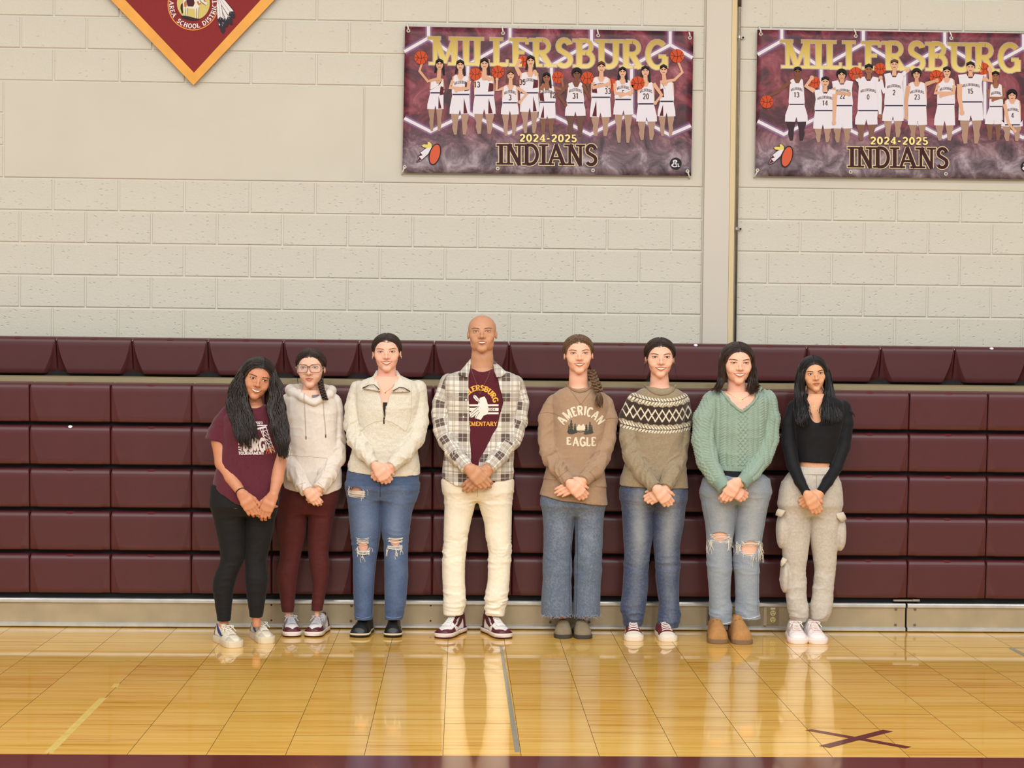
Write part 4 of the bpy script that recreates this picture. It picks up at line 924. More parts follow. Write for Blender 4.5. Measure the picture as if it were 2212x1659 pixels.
M_THREAD = mat('white_thread', srgb(226, 220, 206), rough=0.9)
M_CORD = mat('cord', srgb(190, 180, 165), rough=0.8)

def unit(v):
    v = np.array(v, float); return v / (np.linalg.norm(v) + 1e-12)

def hand_into(fd, wrist, u, n, thumb, L, curl=(0.5, 0.7, 0.4), spread=0.0, k=0.006, tcurl=0.35, tout=0.55):
    """a hand: palm, four jointed fingers of unequal length, thumb leaving the side of the palm."""
    u = unit(u); n = unit(np.array(n) - np.dot(n, u) * u); v = np.cross(u, n)
    if np.dot(v, thumb) < 0: v = -v
    P = lambda a, b, c=0.0: np.array(wrist) + L * (a * u + b * v + c * n)
    kn = [(0.50, 0.165), (0.525, 0.055), (0.505, -0.055), (0.465, -0.155)]
    fd.chain([P(-0.03, 0), P(0.08, 0.0)], [0.118 * L, 0.13 * L], 0.015, sy=0.85)
    for (a, b) in kn:                                     # metacarpals make the palm
        fd.chain([P(0.04, b * 0.55, -0.02), P(0.28, b * 0.85, 0.012), P(a, b, 0.0)], [0.085 * L, 0.078 * L, 0.064 * L], 0.012)
    fd.chain([P(0.06, 0.10, -0.03), P(0.25, 0.17, -0.05)], [0.09 * L, 0.075 * L], 0.012)
    ln = [(0.225, 0.135, 0.105), (0.25, 0.155, 0.11), (0.235, 0.145, 0.105), (0.185, 0.11, 0.095)]
    for i, ((a, b), lens) in enumerate(zip(kn, ln)):
        p = P(a, b); ang = 0.0; pts = [p]; side = (1.5 - i) * spread
        for q in range(3):
            ang += curl[q] * (1 + 0.07 * (i - 1))
            d = math.cos(ang) * u - math.sin(ang) * n + side * v
            p = p + L * lens[q] * unit(d); pts.append(p)
        r = [0.058, 0.052, 0.046, 0.038]
        fd.chain(pts, [q * L * (0.88 if i == 3 else 1) for q in r], 0.0035, kin=0.004)
    t0 = P(0.16, 0.17, -0.03); d1 = unit(math.cos(tout) * u + math.sin(tout) * v - 0.15 * n)
    t1 = t0 + L * 0.20 * d1; d2 = unit(math.cos(tout - tcurl) * u + math.sin(tout - tcurl) * v - 0.2 * n); t2 = t1 + L * 0.15 * d2
    t3 = t2 + L * 0.115 * unit(d2 - 0.15 * n)
    fd.chain([t0, t1, t2, t3], [0.078 * L, 0.062 * L, 0.056 * L, 0.042 * L], 0.005, kin=0.006)

class Person:
    def __init__(s, name_label, Y, xc_px, skin, group=None):
        s.Y = Y; s.px = Y / FPX
        x = onfloor(xc_px, 1380)[0]
        s.root = empty('person', (at(xc_px, 1000, Y)[0], Y, 0), name_label, 'person')
        s.skin = skin; s.ops = []; s.garm = {}
    def W(s, u, v, dy=0.0): return at(u, v, s.Y + dy)
    def X(s, u, v=1000, dy=0.0): return at(u, v, s.Y + dy)[0]
    def Z(s, v, u=1106, dy=0.0): return at(u, v, s.Y + dy)[2]
    def lev(s, rows, ry, yc=0.0, g=0.0):
        """silhouette rows (v, u0, u1[, ry[, yc]]) to slices."""
        out = []
        for r in rows:
            v, a, b = r[:3]; A, B = s.W(a, v), s.W(b, v)
            R = r[3] if len(r) > 3 else (ry * (B[0] - A[0]) / 2 if ry > 0.5 else ry)
            c = r[4] if len(r) > 4 else yc
            out.append(((A[2] + B[2]) / 2, A[0] - g, B[0] + g, s.Y + c, R + g))
        return out
    def arm(s, pts, g=0.0):
        return [s.W(u, v, dy) for u, v, dy, r in pts], [r * s.px + g for u, v, dy, r in pts]
    # ---------------------------------------------------------------- head frame
    def set_head(s, top, chin, yaw=0, pitch=0, dy=-0.02, hair=0.012, wf=1.0):
        T = s.W(*top, dy); Cn = s.W(*chin, dy)
        up = unit([T[0] - Cn[0], 0, T[2] - Cn[2]])
        Hh = math.hypot(T[0] - Cn[0], T[2] - Cn[2]) - hair
        s.H = Hh; s.hw = wf
        y, p = math.radians(yaw), math.radians(pitch)
        fr = np.array([math.sin(y) * math.cos(p), -math.cos(y) * math.cos(p), math.sin(p)])
        fr = unit(fr - np.dot(fr, up) * up + math.sin(p) * up)
        ex = unit(np.cross(fr, up)) * -1; ez = np.cross(ex, -fr); ey = -fr
        if ez[2] < 0: ez = -ez
        ex = np.cross(ey, ez)
        s.R = np.stack([ex, ey, ez], 1)
        s.c = (T + Cn) / 2 - up * hair / 2 * 1.0
    def hp(s, x, y, z): return s.c + s.R @ (np.array([x * s.hw, y, z]) * s.H)
    def head_into(s, fd, smile=0.5, jaw=1.0, male=False, nose=1.0, cheek=1.0, ears=1.0, neck=None):
        H, R = s.H, s.R; E = lambda c, r, k, op='u': fd.ell(s.hp(*c), np.array([r[0] * s.hw, r[1], r[2]]) * H, k * H, op, R)
        C = lambda a, b, ra, rb, k, op='u': fd.cone(s.hp(*a), s.hp(*b), ra * H, rb * H, k * H, op)
        E((0, .06, .15), (.318, .395, .345), 0)
        E((0, -.06, .10), (.288, .315, .36), .05)
        E((0, -.08, -.10), (.262 * (1 + .02 * male), .275, .33), .08)
        E((0, -.085, -.25), (.218 * jaw, .25, .215), .06)                 # jaw
        E((0, -.245, -.415), (.105 * jaw, .10, .085), .06)               # chin
        for q in (-1, 1):
            E((q * .180, -.20, -.09 + .02 * smile), (.095, .10, .085 + .01 * smile), .07)          # cheekbone
            E((q * .150, -.245, -.20 + .04 * smile), (.065 + .02 * smile, .065 + .015 * smile * cheek, .070), .06)
            if male: E((q * .165 * jaw, -.05, -.30), (.05, .09, .08), .12)        # jaw corner
        C((-.14, -.318, .105), (.14, -.318, .105), .030, .030, .07)       # brow
        for q in (-1, 1):
            E((q * .135, -.415, .035), (.068, .066, .040), .05, 's')      # socket
            E((q * .135, -.288, .03), (.068, .068, .058), .012)           # lids over the eyeball
        C((0, -.335, .06), (0, -.415 - .01 * nose, -.10), .026, .036, .045)                           # nose bridge
        E((0, -.418 - .012 * nose, -.118), (.046, .05, .042), .025)
        for q in (-1, 1):
            E((q * .052, -.375, -.128), (.034, .042, .032), .02)
            E((q * .026, -.405, -.158), (.014, .02, .012), .01, 's')
        sm = smile
        for q in (-1, 1):                                                # lips
            C((0, -.365, -.232), (q * (.085 + .03 * sm), -.320, -.252 + .030 * sm), .022, .011, .018)
            C((0, -.360, -.285 - .008 * sm), (q * (.078 + .03 * sm), -.315, -.258 + .026 * sm), .026, .011, .018)
        C((-.07 - .02 * sm, -.372, -.257), (.07 + .02 * sm, -.372, -.257), .012, .012, .016, 's')
        E((0, -.345, -.335), (.09, .03, .022), .03, 's')                 # dip over the chin
        if ears:
            for q in (-1, 1):
                E((q * .315, .02, -.02), (.028 * ears, .07, .105), .025)
                E((q * .345, -.005, -.01), (.012, .035, .06), .02, 's')
        if neck:
            (nu, nv, nr0, nr1, nd) = neck
            b = s.W(nu, nv, nd)
            fd.chain([s.hp(0, .13, -.25), s.hp(0, .10, -.45) * 0.65 + b * 0.35, b * .85 + s.hp(0, .10, -.45) * .15, b], [nr0 * s.px * 0.93, nr0 * s.px * .97, nr0 * s.px * 1.08, nr1 * s.px], 0.022 * H, sy=1.0)
            if male: fd.ell(s.hp(0, -.10, -.62), np.array([.03, .04, .05]) * H, .05 * H)
    # ---------------------------------------------------------------- decals on the face
    def face_poly(s, name, loops, m, off=0.0009, step=0.012, parent=None):
        """flat outlines in head units (x, z), cut into strips and laid on the face."""
        V = []; F = []
        for (top, bot) in loops:
            n = max(len(top), 2); P = []
            for i in range(len(top)):
                for j in range(4):
                    t = j / 3; P.append((top[i][0] + (bot[i][0] - top[i][0]) * t, top[i][1] + (bot[i][1] - top[i][1]) * t))
            b0 = len(V)
            Wp = [s.hp(x, -0.9, z) for x, z in P]
            V += drape(Wp, s.bvh, off, tuple(s.R[:, 1]), 0.1)
            for i in range(len(top) - 1):
                for j in range(3):
                    a = b0 + i * 4 + j; F.append((a, a + 1, a + 5, a + 4))
        return obj(name, V, F, m, s.body, True)
    def face(s, brow, lips, smile=0.5, teeth=True, eye_open=1.0, brow_th=1.0, brow_arch=0.0, iris=None, gaze=0.0, lash=1.0):
        xs = np.linspace(-1, 1, 9)
        for q in (-1, 1):
            cx, cz, hw_, hh = q * .135, .03, .066, .022 * eye_open
            top = [(cx + hw_ * t, cz + .004 * t * q + hh * (1 - abs(t) ** 2.2)) for t in xs]
            bot = [(cx + hw_ * t, cz + .004 * t * q - hh * .72 * (1 - abs(t) ** 2.4)) for t in xs]
            s.face_poly('eye', [(top, bot)], M_WHITE_EYE, 0.0006)
            ir = .0255; ix = cx + gaze
            ti = []; bi = []
            for t in xs:
                x = ix + ir * t; tt = (x - cx) / hw_
                ub = cz + .004 * tt * q + hh * (1 - abs(tt) ** 2.2); lb = cz + .004 * tt * q - hh * .72 * (1 - abs(tt) ** 2.4)
                h = ir * math.sqrt(max(0, 1 - t * t)); ti.append((x, min(cz + h + .003, ub))); bi.append((x, max(cz - h + .003, lb)))
            s.face_poly('iris', [(ti, bi)], iris or M_IRIS, 0.0010)
            s.face_poly('eyelash', [([(a * 1.0 + q * .004, b + .012 * lash) for a, b in top], [(a, b - .003) for a, b in top])], M_LASH, 0.0014)
            s.face_poly('eyelid_line', [([(a, b + .002) for a, b in bot], [(a, b - .003) for a, b in bot])], M_LIDLINE, 0.0008)
            bt = np.linspace(-1, 1, 9)
            th = .0135 * brow_th
            yb = lambda t: .098 + .018 * (1 - ((t * q - .25)) ** 2) + brow_arch * (.02 * (t * q))
            w_ = lambda t: th * (1.0 - .55 * max(0, t * q)) * (1 if t * q > -.85 else .8)
            s.face_poly('eyebrow', [([(cx + q * .012 + .088 * t, yb(t) + w_(t) * .6) for t in bt], [(cx + q * .012 + .088 * t, yb(t) - w_(t) * .6) for t in bt])], brow, 0.0012)
        mw = .090 + .044 * smile; up = .034 * smile; gap = (.030 if teeth else .0015) * (0.6 + .6 * smile if teeth else 1)
        zz = lambda t: -.258 + up * abs(t) ** 1.8
        open_ = lambda t: gap * (1 - abs(t) ** 2.0)
        lt = lambda t: (.024 - .006 * smile) * (1 - abs(t) ** 2.4) * (1 - .18 * math.exp(-(t / .16) ** 2)) + .0035
        lb = lambda t: (.030 - .006 * smile) * (1 - abs(t) ** 2.2) + .0035
        X = [mw * t for t in np.linspace(-1, 1, 17)]; T = np.linspace(-1, 1, 17)
        s.face_poly('lips', [([(x, zz(t) + open_(t) * .5 + lt(t)) for x, t in zip(X, T)], [(x, zz(t) + open_(t) * .5) for x, t in zip(X, T)]),
                             ([(x, zz(t) - open_(t) * .7) for x, t in zip(X, T)], [(x, zz(t) - open_(t) * .7 - lb(t)) for x, t in zip(X, T)])], lips, 0.0008)
        if teeth:
            s.face_poly('teeth', [([(x * .9, zz(t) + open_(t * .95) * .55) for x, t in zip(X, T)], [(x * .9, zz(t) - open_(t * .95) * .72) for x, t in zip(X, T)])], M_TEETH, 0.0004)
        s.face_poly('mouth_corner', [([(x, zz(t) + (open_(t) * .5 + .0018)) for x, t in zip(X, T)], [(x, zz(t) + open_(t) * .5 - .0018) for x, t in zip(X, T)])], M_MOUTH, 0.0011)
        s.face_poly('nostril', [([(q * .028 - .009, -.149), (q * .028, -.146), (q * .028 + .009, -.149)], [(q * .028 - .009, -.153), (q * .028, -.155), (q * .028 + .009, -.153)]) for q in (-1, 1)], M_LIDLINE, 0.0012)
    # ---------------------------------------------------------------- body mesh
    def build_body(s, torso, arms, hands, legs=(), smile=0.5, shrink=0.010, headkw=None, hz=None, extra=None, torso_p=2.3):
        px = s.px; lo = np.array([9., 9., 9.]); hi = -lo
        allp = [s.hp(0, 0, .6), s.hp(0, 0, -.6)] + [np.array(p) for a in arms for p in a[0]] + [np.array([q[1], q[3], q[0]]) for q in torso] + [np.array([q[2], q[3], q[0]]) for q in torso]
        allp += [np.array([q[1], q[3], q[0]]) for l in legs for q in l] + [np.array([q[2], q[3], q[0]]) for l in legs for q in l]
        for h in hands: allp.append(np.array(h['wrist']))
        allp = np.array(allp); lo = allp.min(0) - 0.07; hi = allp.max(0) + 0.07
        hc = np.mean([np.array(h['wrist']) + np.array(unit(h['u'])) * 0.06 for h in hands], 0) if hands else s.c
        hx0, hx1 = min(s.c[0] - .11, hc[0] - .085), max(s.c[0] + .11, hc[0] + .085)
        xs = axis([(lo[0], hx0, .007), (hx0, hx1, .0024), (hx1, hi[0], .007)])
        hy0 = min(s.c[1] - .125, hc[1] - .07)
        ys = axis([(hy0 - .02, s.c[1] - .02, .0026), (s.c[1] - .02, s.Y + .15, .006)])
        zh0, zh1 = hc[2] - .10, hc[2] + .075; zf = s.c[2] - .56 * s.H
        z0 = min(lo[2], zh0 - .05)
        zs = axis([(z0, zh0, .009), (zh0, zh1, .0026), (zh1, zf, .007), (zf, s.c[2] + .56 * s.H, .0024)])
        fd = Field(xs, ys, zs)
        fd.stack(torso, 0, p=torso_p, grow=-shrink)
        for P, r in arms: fd.chain(P, r, 0.012)
        for l in legs: fd.stack(l, 0.01, grow=-shrink * 0.8)
        if extra: extra(fd)
        s.head_into(fd, smile=smile, **(headkw or {}))
        for h in hands: hand_into(fd, **h)
        V, F = fd.surf(); V = relax(V, F, 1, 0.35)
        s.body = soft_obj('body', V, F, s.skin, s.root)
        m = (V[F].mean(1) - s.c); sel = (np.linalg.norm(m, axis=1) < s.H * 0.75)
        s.bvh = bvh_of(V, F[sel]); s.bbvh = None; s.bV, s.bF = V, F
    def body_bvh(s):
        if s.bbvh is None: s.bbvh = bvh_of(s.bV, s.bF)
        return s.bbvh
    # ---------------------------------------------------------------- garments
    def garment(s, name, m, build, lo, hi, h=0.004, color=None, disp=None, relaxn=1, keep=True, attrs=None):
        fd = Field(axis([(lo[0], hi[0], h)]), axis([(lo[1], hi[1], h)]), axis([(lo[2], hi[2], h)]))
        build(fd); V, F = fd.surf(); V = relax(V, F, relaxn, 0.45)
        if disp is not None:
            N = vnormals(V, F); V = V + N * disp(V, N)[:, None]; 
        at_ = {}
        if color is not None:
            N = vnormals(V, F); c = color(V, N) if callable(color) else np.tile(np.array(color), (len(V), 1)); at_['col'] = c
        if attrs: at_.update(attrs(V))
        o = soft_obj(name, V, F, m, s.root, at_)
        if keep: s.garm[name] = (V, F, bvh_of(V, F))
        return o
    def print_on(s, name, m, V2, F, garment, off=0.0015, parent=None):
        """flat print: V2 are frame pixels laid on the cloth from the front."""
        bv = s.garm[garment][2] if isinstance(garment, str) else garment
        P = drape([s.W(u, v) for u, v in V2], bv, off)
        if len(V2) == len(PIECE): P = [(q[0], q[1] - 2.5e-5 * k, q[2]) for q, k in zip(P, PIECE)]
        return obj(name, P, F, m, parent or s.root)
    def cord(s, name, m, pts, r, garment, off=0.002, parent=None, n=6, step=3.0):
        bv = s.garm[garment][2] if isinstance(garment, str) else garment
        P = drape([s.W(u, v) for u, v in dens(pts, step)], bv, off)
        return MB().tube(P, r, n).build(name, m, parent or s.root, True)
    # ---------------------------------------------------------------- hair
    def cap(s, m, grow=.035, ox=.40, oz=.455, oy=.42, nape=True, name='hair', part=0.0, side=None):
        H = s.H; lo = s.c - .8 * H; hi = s.c + .8 * H
        fd = Field(axis([(lo[0], hi[0], .004)]), axis([(lo[1], hi[1], .004)]), axis([(lo[2], hi[2], .004)]))
        E = lambda c, r, k, op='u': fd.ell(s.hp(*c), np.array([r[0] * s.hw, r[1], r[2]]) * H, k * H, op, s.R)
        E((0, .06, .15), (.318 + grow, .395 + grow, .345 + grow), 0)
        if nape: E((0, .17, -.10), (.27, .22, .26), .1)
        if side:
            for q in (-1, 1): E((q * side[0], side[1], side[2]), side[3:], .10)
        E((0, -.45, -.12), (ox, oy, oz), .03, 's')
        fd.cone(s.hp(part, -.5, .55), s.hp(part, .1, .62), .09 * H, .09 * H, .03 * H, 's') if part is not None and False else None
        V, F = fd.surf(); V = relax(V, F, 1)
        N = vnormals(V, F)
        L = (V - s.c) @ s.R / H
        ang = np.arctan2(L[:, 2] - .1, L[:, 0])
        V = V + N * (.0016 * (noise3(np.stack([ang * 26, L[:, 1] * 3, 0 * ang], 1), 1, 3) - .5))[:, None]
        return V, F
    def capstrands(s, mb, n, rs, grow=.04, end=(.34, .22, -.16), y0=(-.352, .16), rad=.007, part=0.0, mid=(.80, -.66, .50), spread=.10, seedp=0, start_gap=.012):
        y0 = (.06 - (.395 + grow) * .945, y0[1]); r_ = random.Random(11 + seedp); a = np.array([.318 + grow, .395 + grow, .345 + grow]); c0 = np.array([0, .06, .15])
        for q in (-1, 1):
            for i in range(n):
                t0 = (i + r_.random()) / n; y = y0[0] + (y0[1] - y0[0]) * t0
                S = np.array([(part + q * (start_gap + .01 * r_.random())) / a[0], (y - c0[1]) / a[1], 0]); S[2] = math.sqrt(max(0.02, 1 - S[0] ** 2 - S[1] ** 2))
                M = np.array([q * (mid[0] + .06 * r_.random()), mid[1] + 1.1 * t0 + spread * .6 * (r_.random() - .5), mid[2]])
                Eq = (np.array([q * end[0], end[1] + spread * (r_.random() - .5), end[2] + spread * 1.6 * (r_.random() - .5)]) - c0) / a
                P = []; R_ = []
                lift = 1.0 + .02 * r_.random()
                for j in range(13):
                    t = j / 12; p = (1 - t) ** 2 * unit(S) + 2 * t * (1 - t) * unit(M) + t * t * unit(Eq); p = unit(p)
                    l = c0 + p * a * lift; P.append(s.hp(*l)); R_.append(rad * s.H * (0.55 + .6 * math.sin(PI * min(1, t * .85 + .12))))
                mb.tube(P, R_, 5, cap=False)
    def locks(s, mb, guides, n, rad=.0045, wave=0.0, wl=60.0, jit=4.0, seed=1, ymul=1.0, taper=0.25, lenvar=0.15):
        """hair locks between neighbouring guide curves given as frame pixels (u, v, dy)."""
        r_ = random.Random(seed); G = []
        for g in guides:
            g = np.array(g, float); d = np.r_[0, np.cumsum(np.hypot(np.diff(g[:, 0]), np.diff(g[:, 1])))]; t = np.linspace(0, d[-1], 24)
            G.append(np.stack([np.interp(t, d, g[:, c]) for c in range(3)], 1))
        for i in range(n):
            x = r_.random() * (len(G) - 1); a = min(int(x), len(G) - 2); w = x - a
            g = G[a] * (1 - w) + G[a + 1] * w
            ju, jd = r_.gauss(0, jit), r_.gauss(0, .006); ph = x * 2.2 + r_.gauss(0, .7); ln = 1 - lenvar * r_.random(); P = []; R_ = []
            amp = wave * (0.6 + .8 * r_.random())
            for j in range(24):
                f = j / 23; gi = f * ln * 23; k = min(int(gi), 22); b = gi - k; p = g[k] * (1 - b) + g[k + 1] * b
                e = min(1, f * 3)
                du = ju * e + amp * e * math.sin(p[1] / wl * 6.28 + ph)
                P.append(s.W(p[0] + du, p[1], p[2] + jd * e + (amp * .0012 * math.cos(p[1] / wl * 6.28 + ph)) * e)); R_.append(rad * (1 - (1 - taper) * f ** 2.5) * (0.7 + .6 * r_.random() * 0 + .3))
            mb.tube(P, R_, 5, cap=True)
    def hair_obj(s, m, V, F, mb=None, name='hair'):
        F2 = F
        if mb is not None and len(mb.V):
            n = len(V); V = np.concatenate([V, np.array(mb.V)]); quads = [f for f in mb.F if len(f) == 4]
            F2 = np.concatenate([F, np.array(quads) + n])
        return soft_obj(name, V, F2, m, s.root)

def hair_mat(name, c1, c2, rough=0.38):
    return mat(name, c1, rough=rough, spec=0.5, col2=c2, vscale=1.0, stretch=(260, 260, 14), bump=0.5, bscale=1.0, bdist=0.002, detail=3)

# ------------------------------------------------------------------ footwear
def shoe(parent, toe, yaw, L, Wd, H, style, mats, name='shoe', side=1):
    """toe: world point of the toe tip on the floor; the foot points towards the camera, turned by yaw degrees."""
    a = math.radians(yaw); d = np.array([math.sin(a), -math.cos(a), 0]); sx = np.array([math.cos(a), math.sin(a), 0])
    toe = np.array([toe[0], toe[1], 0.0]); heel = toe - d * L
    G = lambda t, x, z: heel + d * (t * L) + sx * (x * Wd) + np.array([0, 0, z * 1.0])
    rt = empty(name, (0, 0, 0), parent=parent)
    wprof = lambda t: np.interp(t, [0, .03, .1, .25, .45, .62, .78, .88, .95, .985, 1], [.12, .26, .35, .37, .36, .43, .47, .45, .36, .25, .10])
    st = style
    sh, sb = st.get('sole', .03), st.get('sole_out', 1.06)
    ts = np.concatenate([np.linspace(0, .9, 46), np.linspace(.91, 1, 16)])
    # sole
    mb = MB(); rows = []
    for (z, g) in st.get('soleprof', [(0.0, .97), (.004, 1.0), (sh * .9, 1.0), (sh, .97)]):
        ring = [G(t if 0.02 < t < .98 else t, wprof(t) * g * sb, z) for t in ts] + [G(t, -wprof(t) * g * sb, z) for t in ts[::-1]]
        # push the ends out a touch
        rows.append(ring)
    n = len(rows[0]); V = [p for r in rows for p in r]
    F = [(i * n + k, i * n + (k + 1) % n, (i + 1) * n + (k + 1) % n, (i + 1) * n + k) for i in range(len(rows) - 1) for k in range(n)]
    F += [tuple(range(n))[::-1], tuple(range((len(rows) - 1) * n, len(rows) * n))]
    band = st.get('band', None); mi = []
    for i in range(len(rows) - 1): mi += [(1 if band and i >= band else 0)] * n
    mi += [0, 0]
    so = obj('sole', V, F, [mats['sole'], mats.get('sole2', mats['sole'])], rt, True, mi); so.data.polygons[-1].use_smooth = False; so.data.polygons[-2].use_smooth = False
    # upper
    hp_ = st['top']                          # height profile [(t, h)]
    hprof = lambda t: np.interp(t, [q[0] for q in hp_], [q[1] for q in hp_]) * H
    nr, na = len(ts), 44; V = []; F = []; mi = []
    pw = st.get('pow', 2.3)
    for t in ts:
        w = wprof(t); h = max(hprof(t) - sh * .7, 0.002)
        if t < .5: w = w * st.get('heelw', 1.0)
        for j in range(na + 1):
            ph = PI * j / na; cx, sz = math.cos(ph), math.sin(ph)
            x = -math.copysign(abs(cx) ** (2 / pw), cx) * w; z = sh * .7 + h * abs(sz) ** (2 / pw)
            tp = st.get('taper', .0) * (z / H)
            V.append(G(.01 + t * .972, x * (1 - tp), z))
    rule = st['rule']
    for i in range(nr - 1):
        for j in range(na):
            A = i * (na + 1) + j; F.append((A, A + 1, A + na + 2, A + na + 1))
            mi.append(rule((ts[i] + ts[i + 1]) / 2, (j + .5) / na))
    for ring, tt, fl in ((0, -.004, 1), ((nr - 1) * (na + 1), 1.006, 0)):       # close heel and toe
        h = max(hprof(min(max(tt, 0), 1)) - sh * .7, 0.002); V.append(G(.01 + tt * .972, 0, sh * .7 + h * .35)); ci = len(V) - 1
        for j in range(na): F.append((ring + j, ring + j + 1, ci) if fl == 0 else (ring + j + 1, ring + j, ci)); mi.append(rule(min(max(tt, 0), 1), (j + .5) / na))
        F.append((ring + na, ring, ci) if fl == 0 else (ring, ring + na, ci)); mi.append(rule(min(max(tt, 0), 1), .02))
    up = obj('upper', V, F, mats['upper'], rt, True, mi)
    V = np.array(V); bv = BVHTree.FromPolygons([tuple(v) for v in V], F)
    def S(t, a_, off=.0015):                 # a point on the upper: t along, a_ 0..1 across (0 = left edge)
        w = wprof(t); h = max(hprof(t) - sh * .7, 0.002); ph = PI * a_; cx, sz = math.cos(ph), math.sin(ph)
        x = -math.copysign(abs(cx) ** (2 / pw), cx) * w; z = sh * .7 + h * abs(sz) ** (2 / pw)
        p = G(.01 + t * .972, x * (1 - st.get('taper', .0) * (z / H)), z); c = G(.01 + t * .972, 0, sh); return p + unit(p - c) * off
    lc = st.get('laces')
    if lc:
        t0, t1, k, wl_ = lc
        for i in range(k):
            t = t0 + (t1 - t0) * i / max(1, k - 1)
            P = [S(t + .012 * (1 if j % 2 else 0) * 0, .5 + wl_ * (j / 6 - .5), .003 + .003 * math.sin(PI * j / 6)) for j in range(7)]
            MB().tube(P, .0034, 6).build('lace', mats['lace'], rt, True)
        if st.get('bow', True):
            c = S(t1 - .0, .5, .008)
            for q in (-1, 1):
                P = [c + q * sx * (.0 + .034 * math.sin(PI * j / 8)) * 1.0 + d * (.028 * (j / 8)) + np.array([0, 0, .006 * math.sin(PI * j / 8) - .018 * j / 8]) for j in range(9)]
                MB().tube(P, .0028, 6).build('lace', mats['lace'], rt, True)
                P = [c + q * sx * (.012 + .026 * j / 5) + d * (.012 + .03 * j / 5) + np.array([0, 0, .004 - .030 * (j / 5) ** 1.3]) for j in range(6)]
                MB().tube(P, .0024, 6).build('lace', mats['lace'], rt, True)
    tg = st.get('tongue')
    if tg:
        t0, t1, w_ = tg; V2 = []; F2 = []
        for i in range(8):
            t = t0 + (t1 - t0) * i / 7
            for j in range(7): V2.append(S(t, .5 + w_ * (j / 6 - .5), .0022))
        for i in range(7):
            for j in range(6): A = i * 7 + j; F2.append((A, A + 1, A + 8, A + 7))
        obj('tongue', V2, F2, mats['tongue'], rt, True)
    for (nm, mk, poly, off) in st.get('decals', []):      # side marks: polygon strips in (t, a) pairs top/bottom
        for sd in (0, 1):
            V2 = []; F2 = []
            for i, (ta, aa, tb, ab) in enumerate(poly):
                for j in range(4):
                    f = j / 3; t = ta + (tb - ta) * f; q = aa + (ab - aa) * f
                    V2.append(S(t, q if sd == 0 else 1 - q, off))
            for i in range(len(poly) - 1):
                for j in range(3): A = i * 4 + j; F2.append((A, A + 1, A + 5, A + 4))
            obj(nm, V2, F2, mats[mk], rt, True)
    return rt
SWOOSH = [(.60, .20, .60, .19), (.54, .16, .53, .10), (.46, .17, .44, .085), (.36, .21, .34, .11), (.26, .26, .25, .17), (.16, .31, .155, .25), (.08, .36, .08, .33)]
# ------------------------------------------------------------------ wardrobe helpers
def rgb(*c): return np.array(srgb(*c))
def bounds(*groups, pad=0.05):
    P = []
    for g in groups:
        if isinstance(g, tuple) and len(g) == 2 and np.ndim(g[0]) == 2:
            for p, r in zip(*g): P += [np.array(p) - r, np.array(p) + r]
        else:
            for q in g: P += [np.array([q[1], q[3] - q[4], q[0]]), np.array([q[2], q[3] + q[4], q[0]])]
    P = np.array(P); return P.min(0) - pad, P.max(0) + pad
def folds(V, N, amp, sc, seed=0, mask=None):
    Q = V + .03 * np.stack([noise3(V, 9, seed + 31), noise3(V, 9, seed + 32), noise3(V, 9, seed + 33)], 1)
    d = amp * (.7 * ridge(Q, sc, seed) ** 2 + .3 * ridge(Q, np.array(sc) * 2.3, seed + 7) ** 2 - 0.35)
    return d if mask is None else d * mask
def elbow(V, arms, amp=.006, at_=(.5,), w=.10, seed=0):
    """creases where the sleeves bend and bunch at the cuff."""
    o = np.zeros(len(V))
    for i, a in enumerate(arms):
        L = np.r_[0, np.cumsum(np.linalg.norm(np.diff(np.array(a[0]), axis=0), axis=1))]
        S, d, A = limb_coord(V, a[0]); r = np.interp(S, L, a[1]); m = np.clip((1.35 - d / r) / .2, 0, 1)
        k = sum(np.exp(-((S / L[-1] - c) / w) ** 2) for c in at_) + .25
        q = ridge(np.stack([S * 26 + np.sin(A * 1.0 + i) * 1.3, A * .9 + 5 * i, 0 * S], 1), 1.0, seed + i) ** 1.6
        o = o + m * k * amp * (q - .4)
    return o
def zmask(V, items):
    m = np.zeros(len(V))
    for zc, w, a in items: m = np.maximum(m, a * np.exp(-((V[:, 2] - zc) / w) ** 2))
    return m
def limb_coord(V, P):
    """closest position along a limb: (arc length, distance, angle) for each vertex."""
    P = np.array(P, float); best = np.full(len(V), 9.0); S = np.zeros(len(V)); acc = 0.0; A = np.zeros(len(V))
    for a, b in zip(P[:-1], P[1:]):
        ab = b - a; L = np.linalg.norm(ab); t = np.clip((V - a) @ ab / (L * L), 0, 1); q = V - a - t[:, None] * ab
        d = np.linalg.norm(q, axis=1); w = d < best
        e1 = unit(np.cross(ab, [0, 1, 0])); e2 = unit(np.cross(e1, ab))
        an = np.arctan2(q @ e1, -q @ e2)
        best = np.where(w, d, best); S = np.where(w, acc + t * L, S); A = np.where(w, an, A); acc += L
    return S, best, A
def hem_cut(fd, pers, pts, up=False):
    """cut a garment along a frame polyline (keeps what is above it)."""
    P = np.array([pers.W(u, v) for u, v in pts]); o = np.argsort(P[:, 0]); hx, hz = P[o, 0], P[o, 2]
    def fn(X, Y, Z):
        z = np.interp(X.ravel(), hx, hz).astype(f32)[:, None, None]
        return (Z - z) * (1 if not up else -1) + 0 * Y
    sl = tuple(slice(0, n) for n in fd.D.shape)
    d = fn(*fd.pts(sl)); fd.D = np.maximum(fd.D, -d).astype(f32)
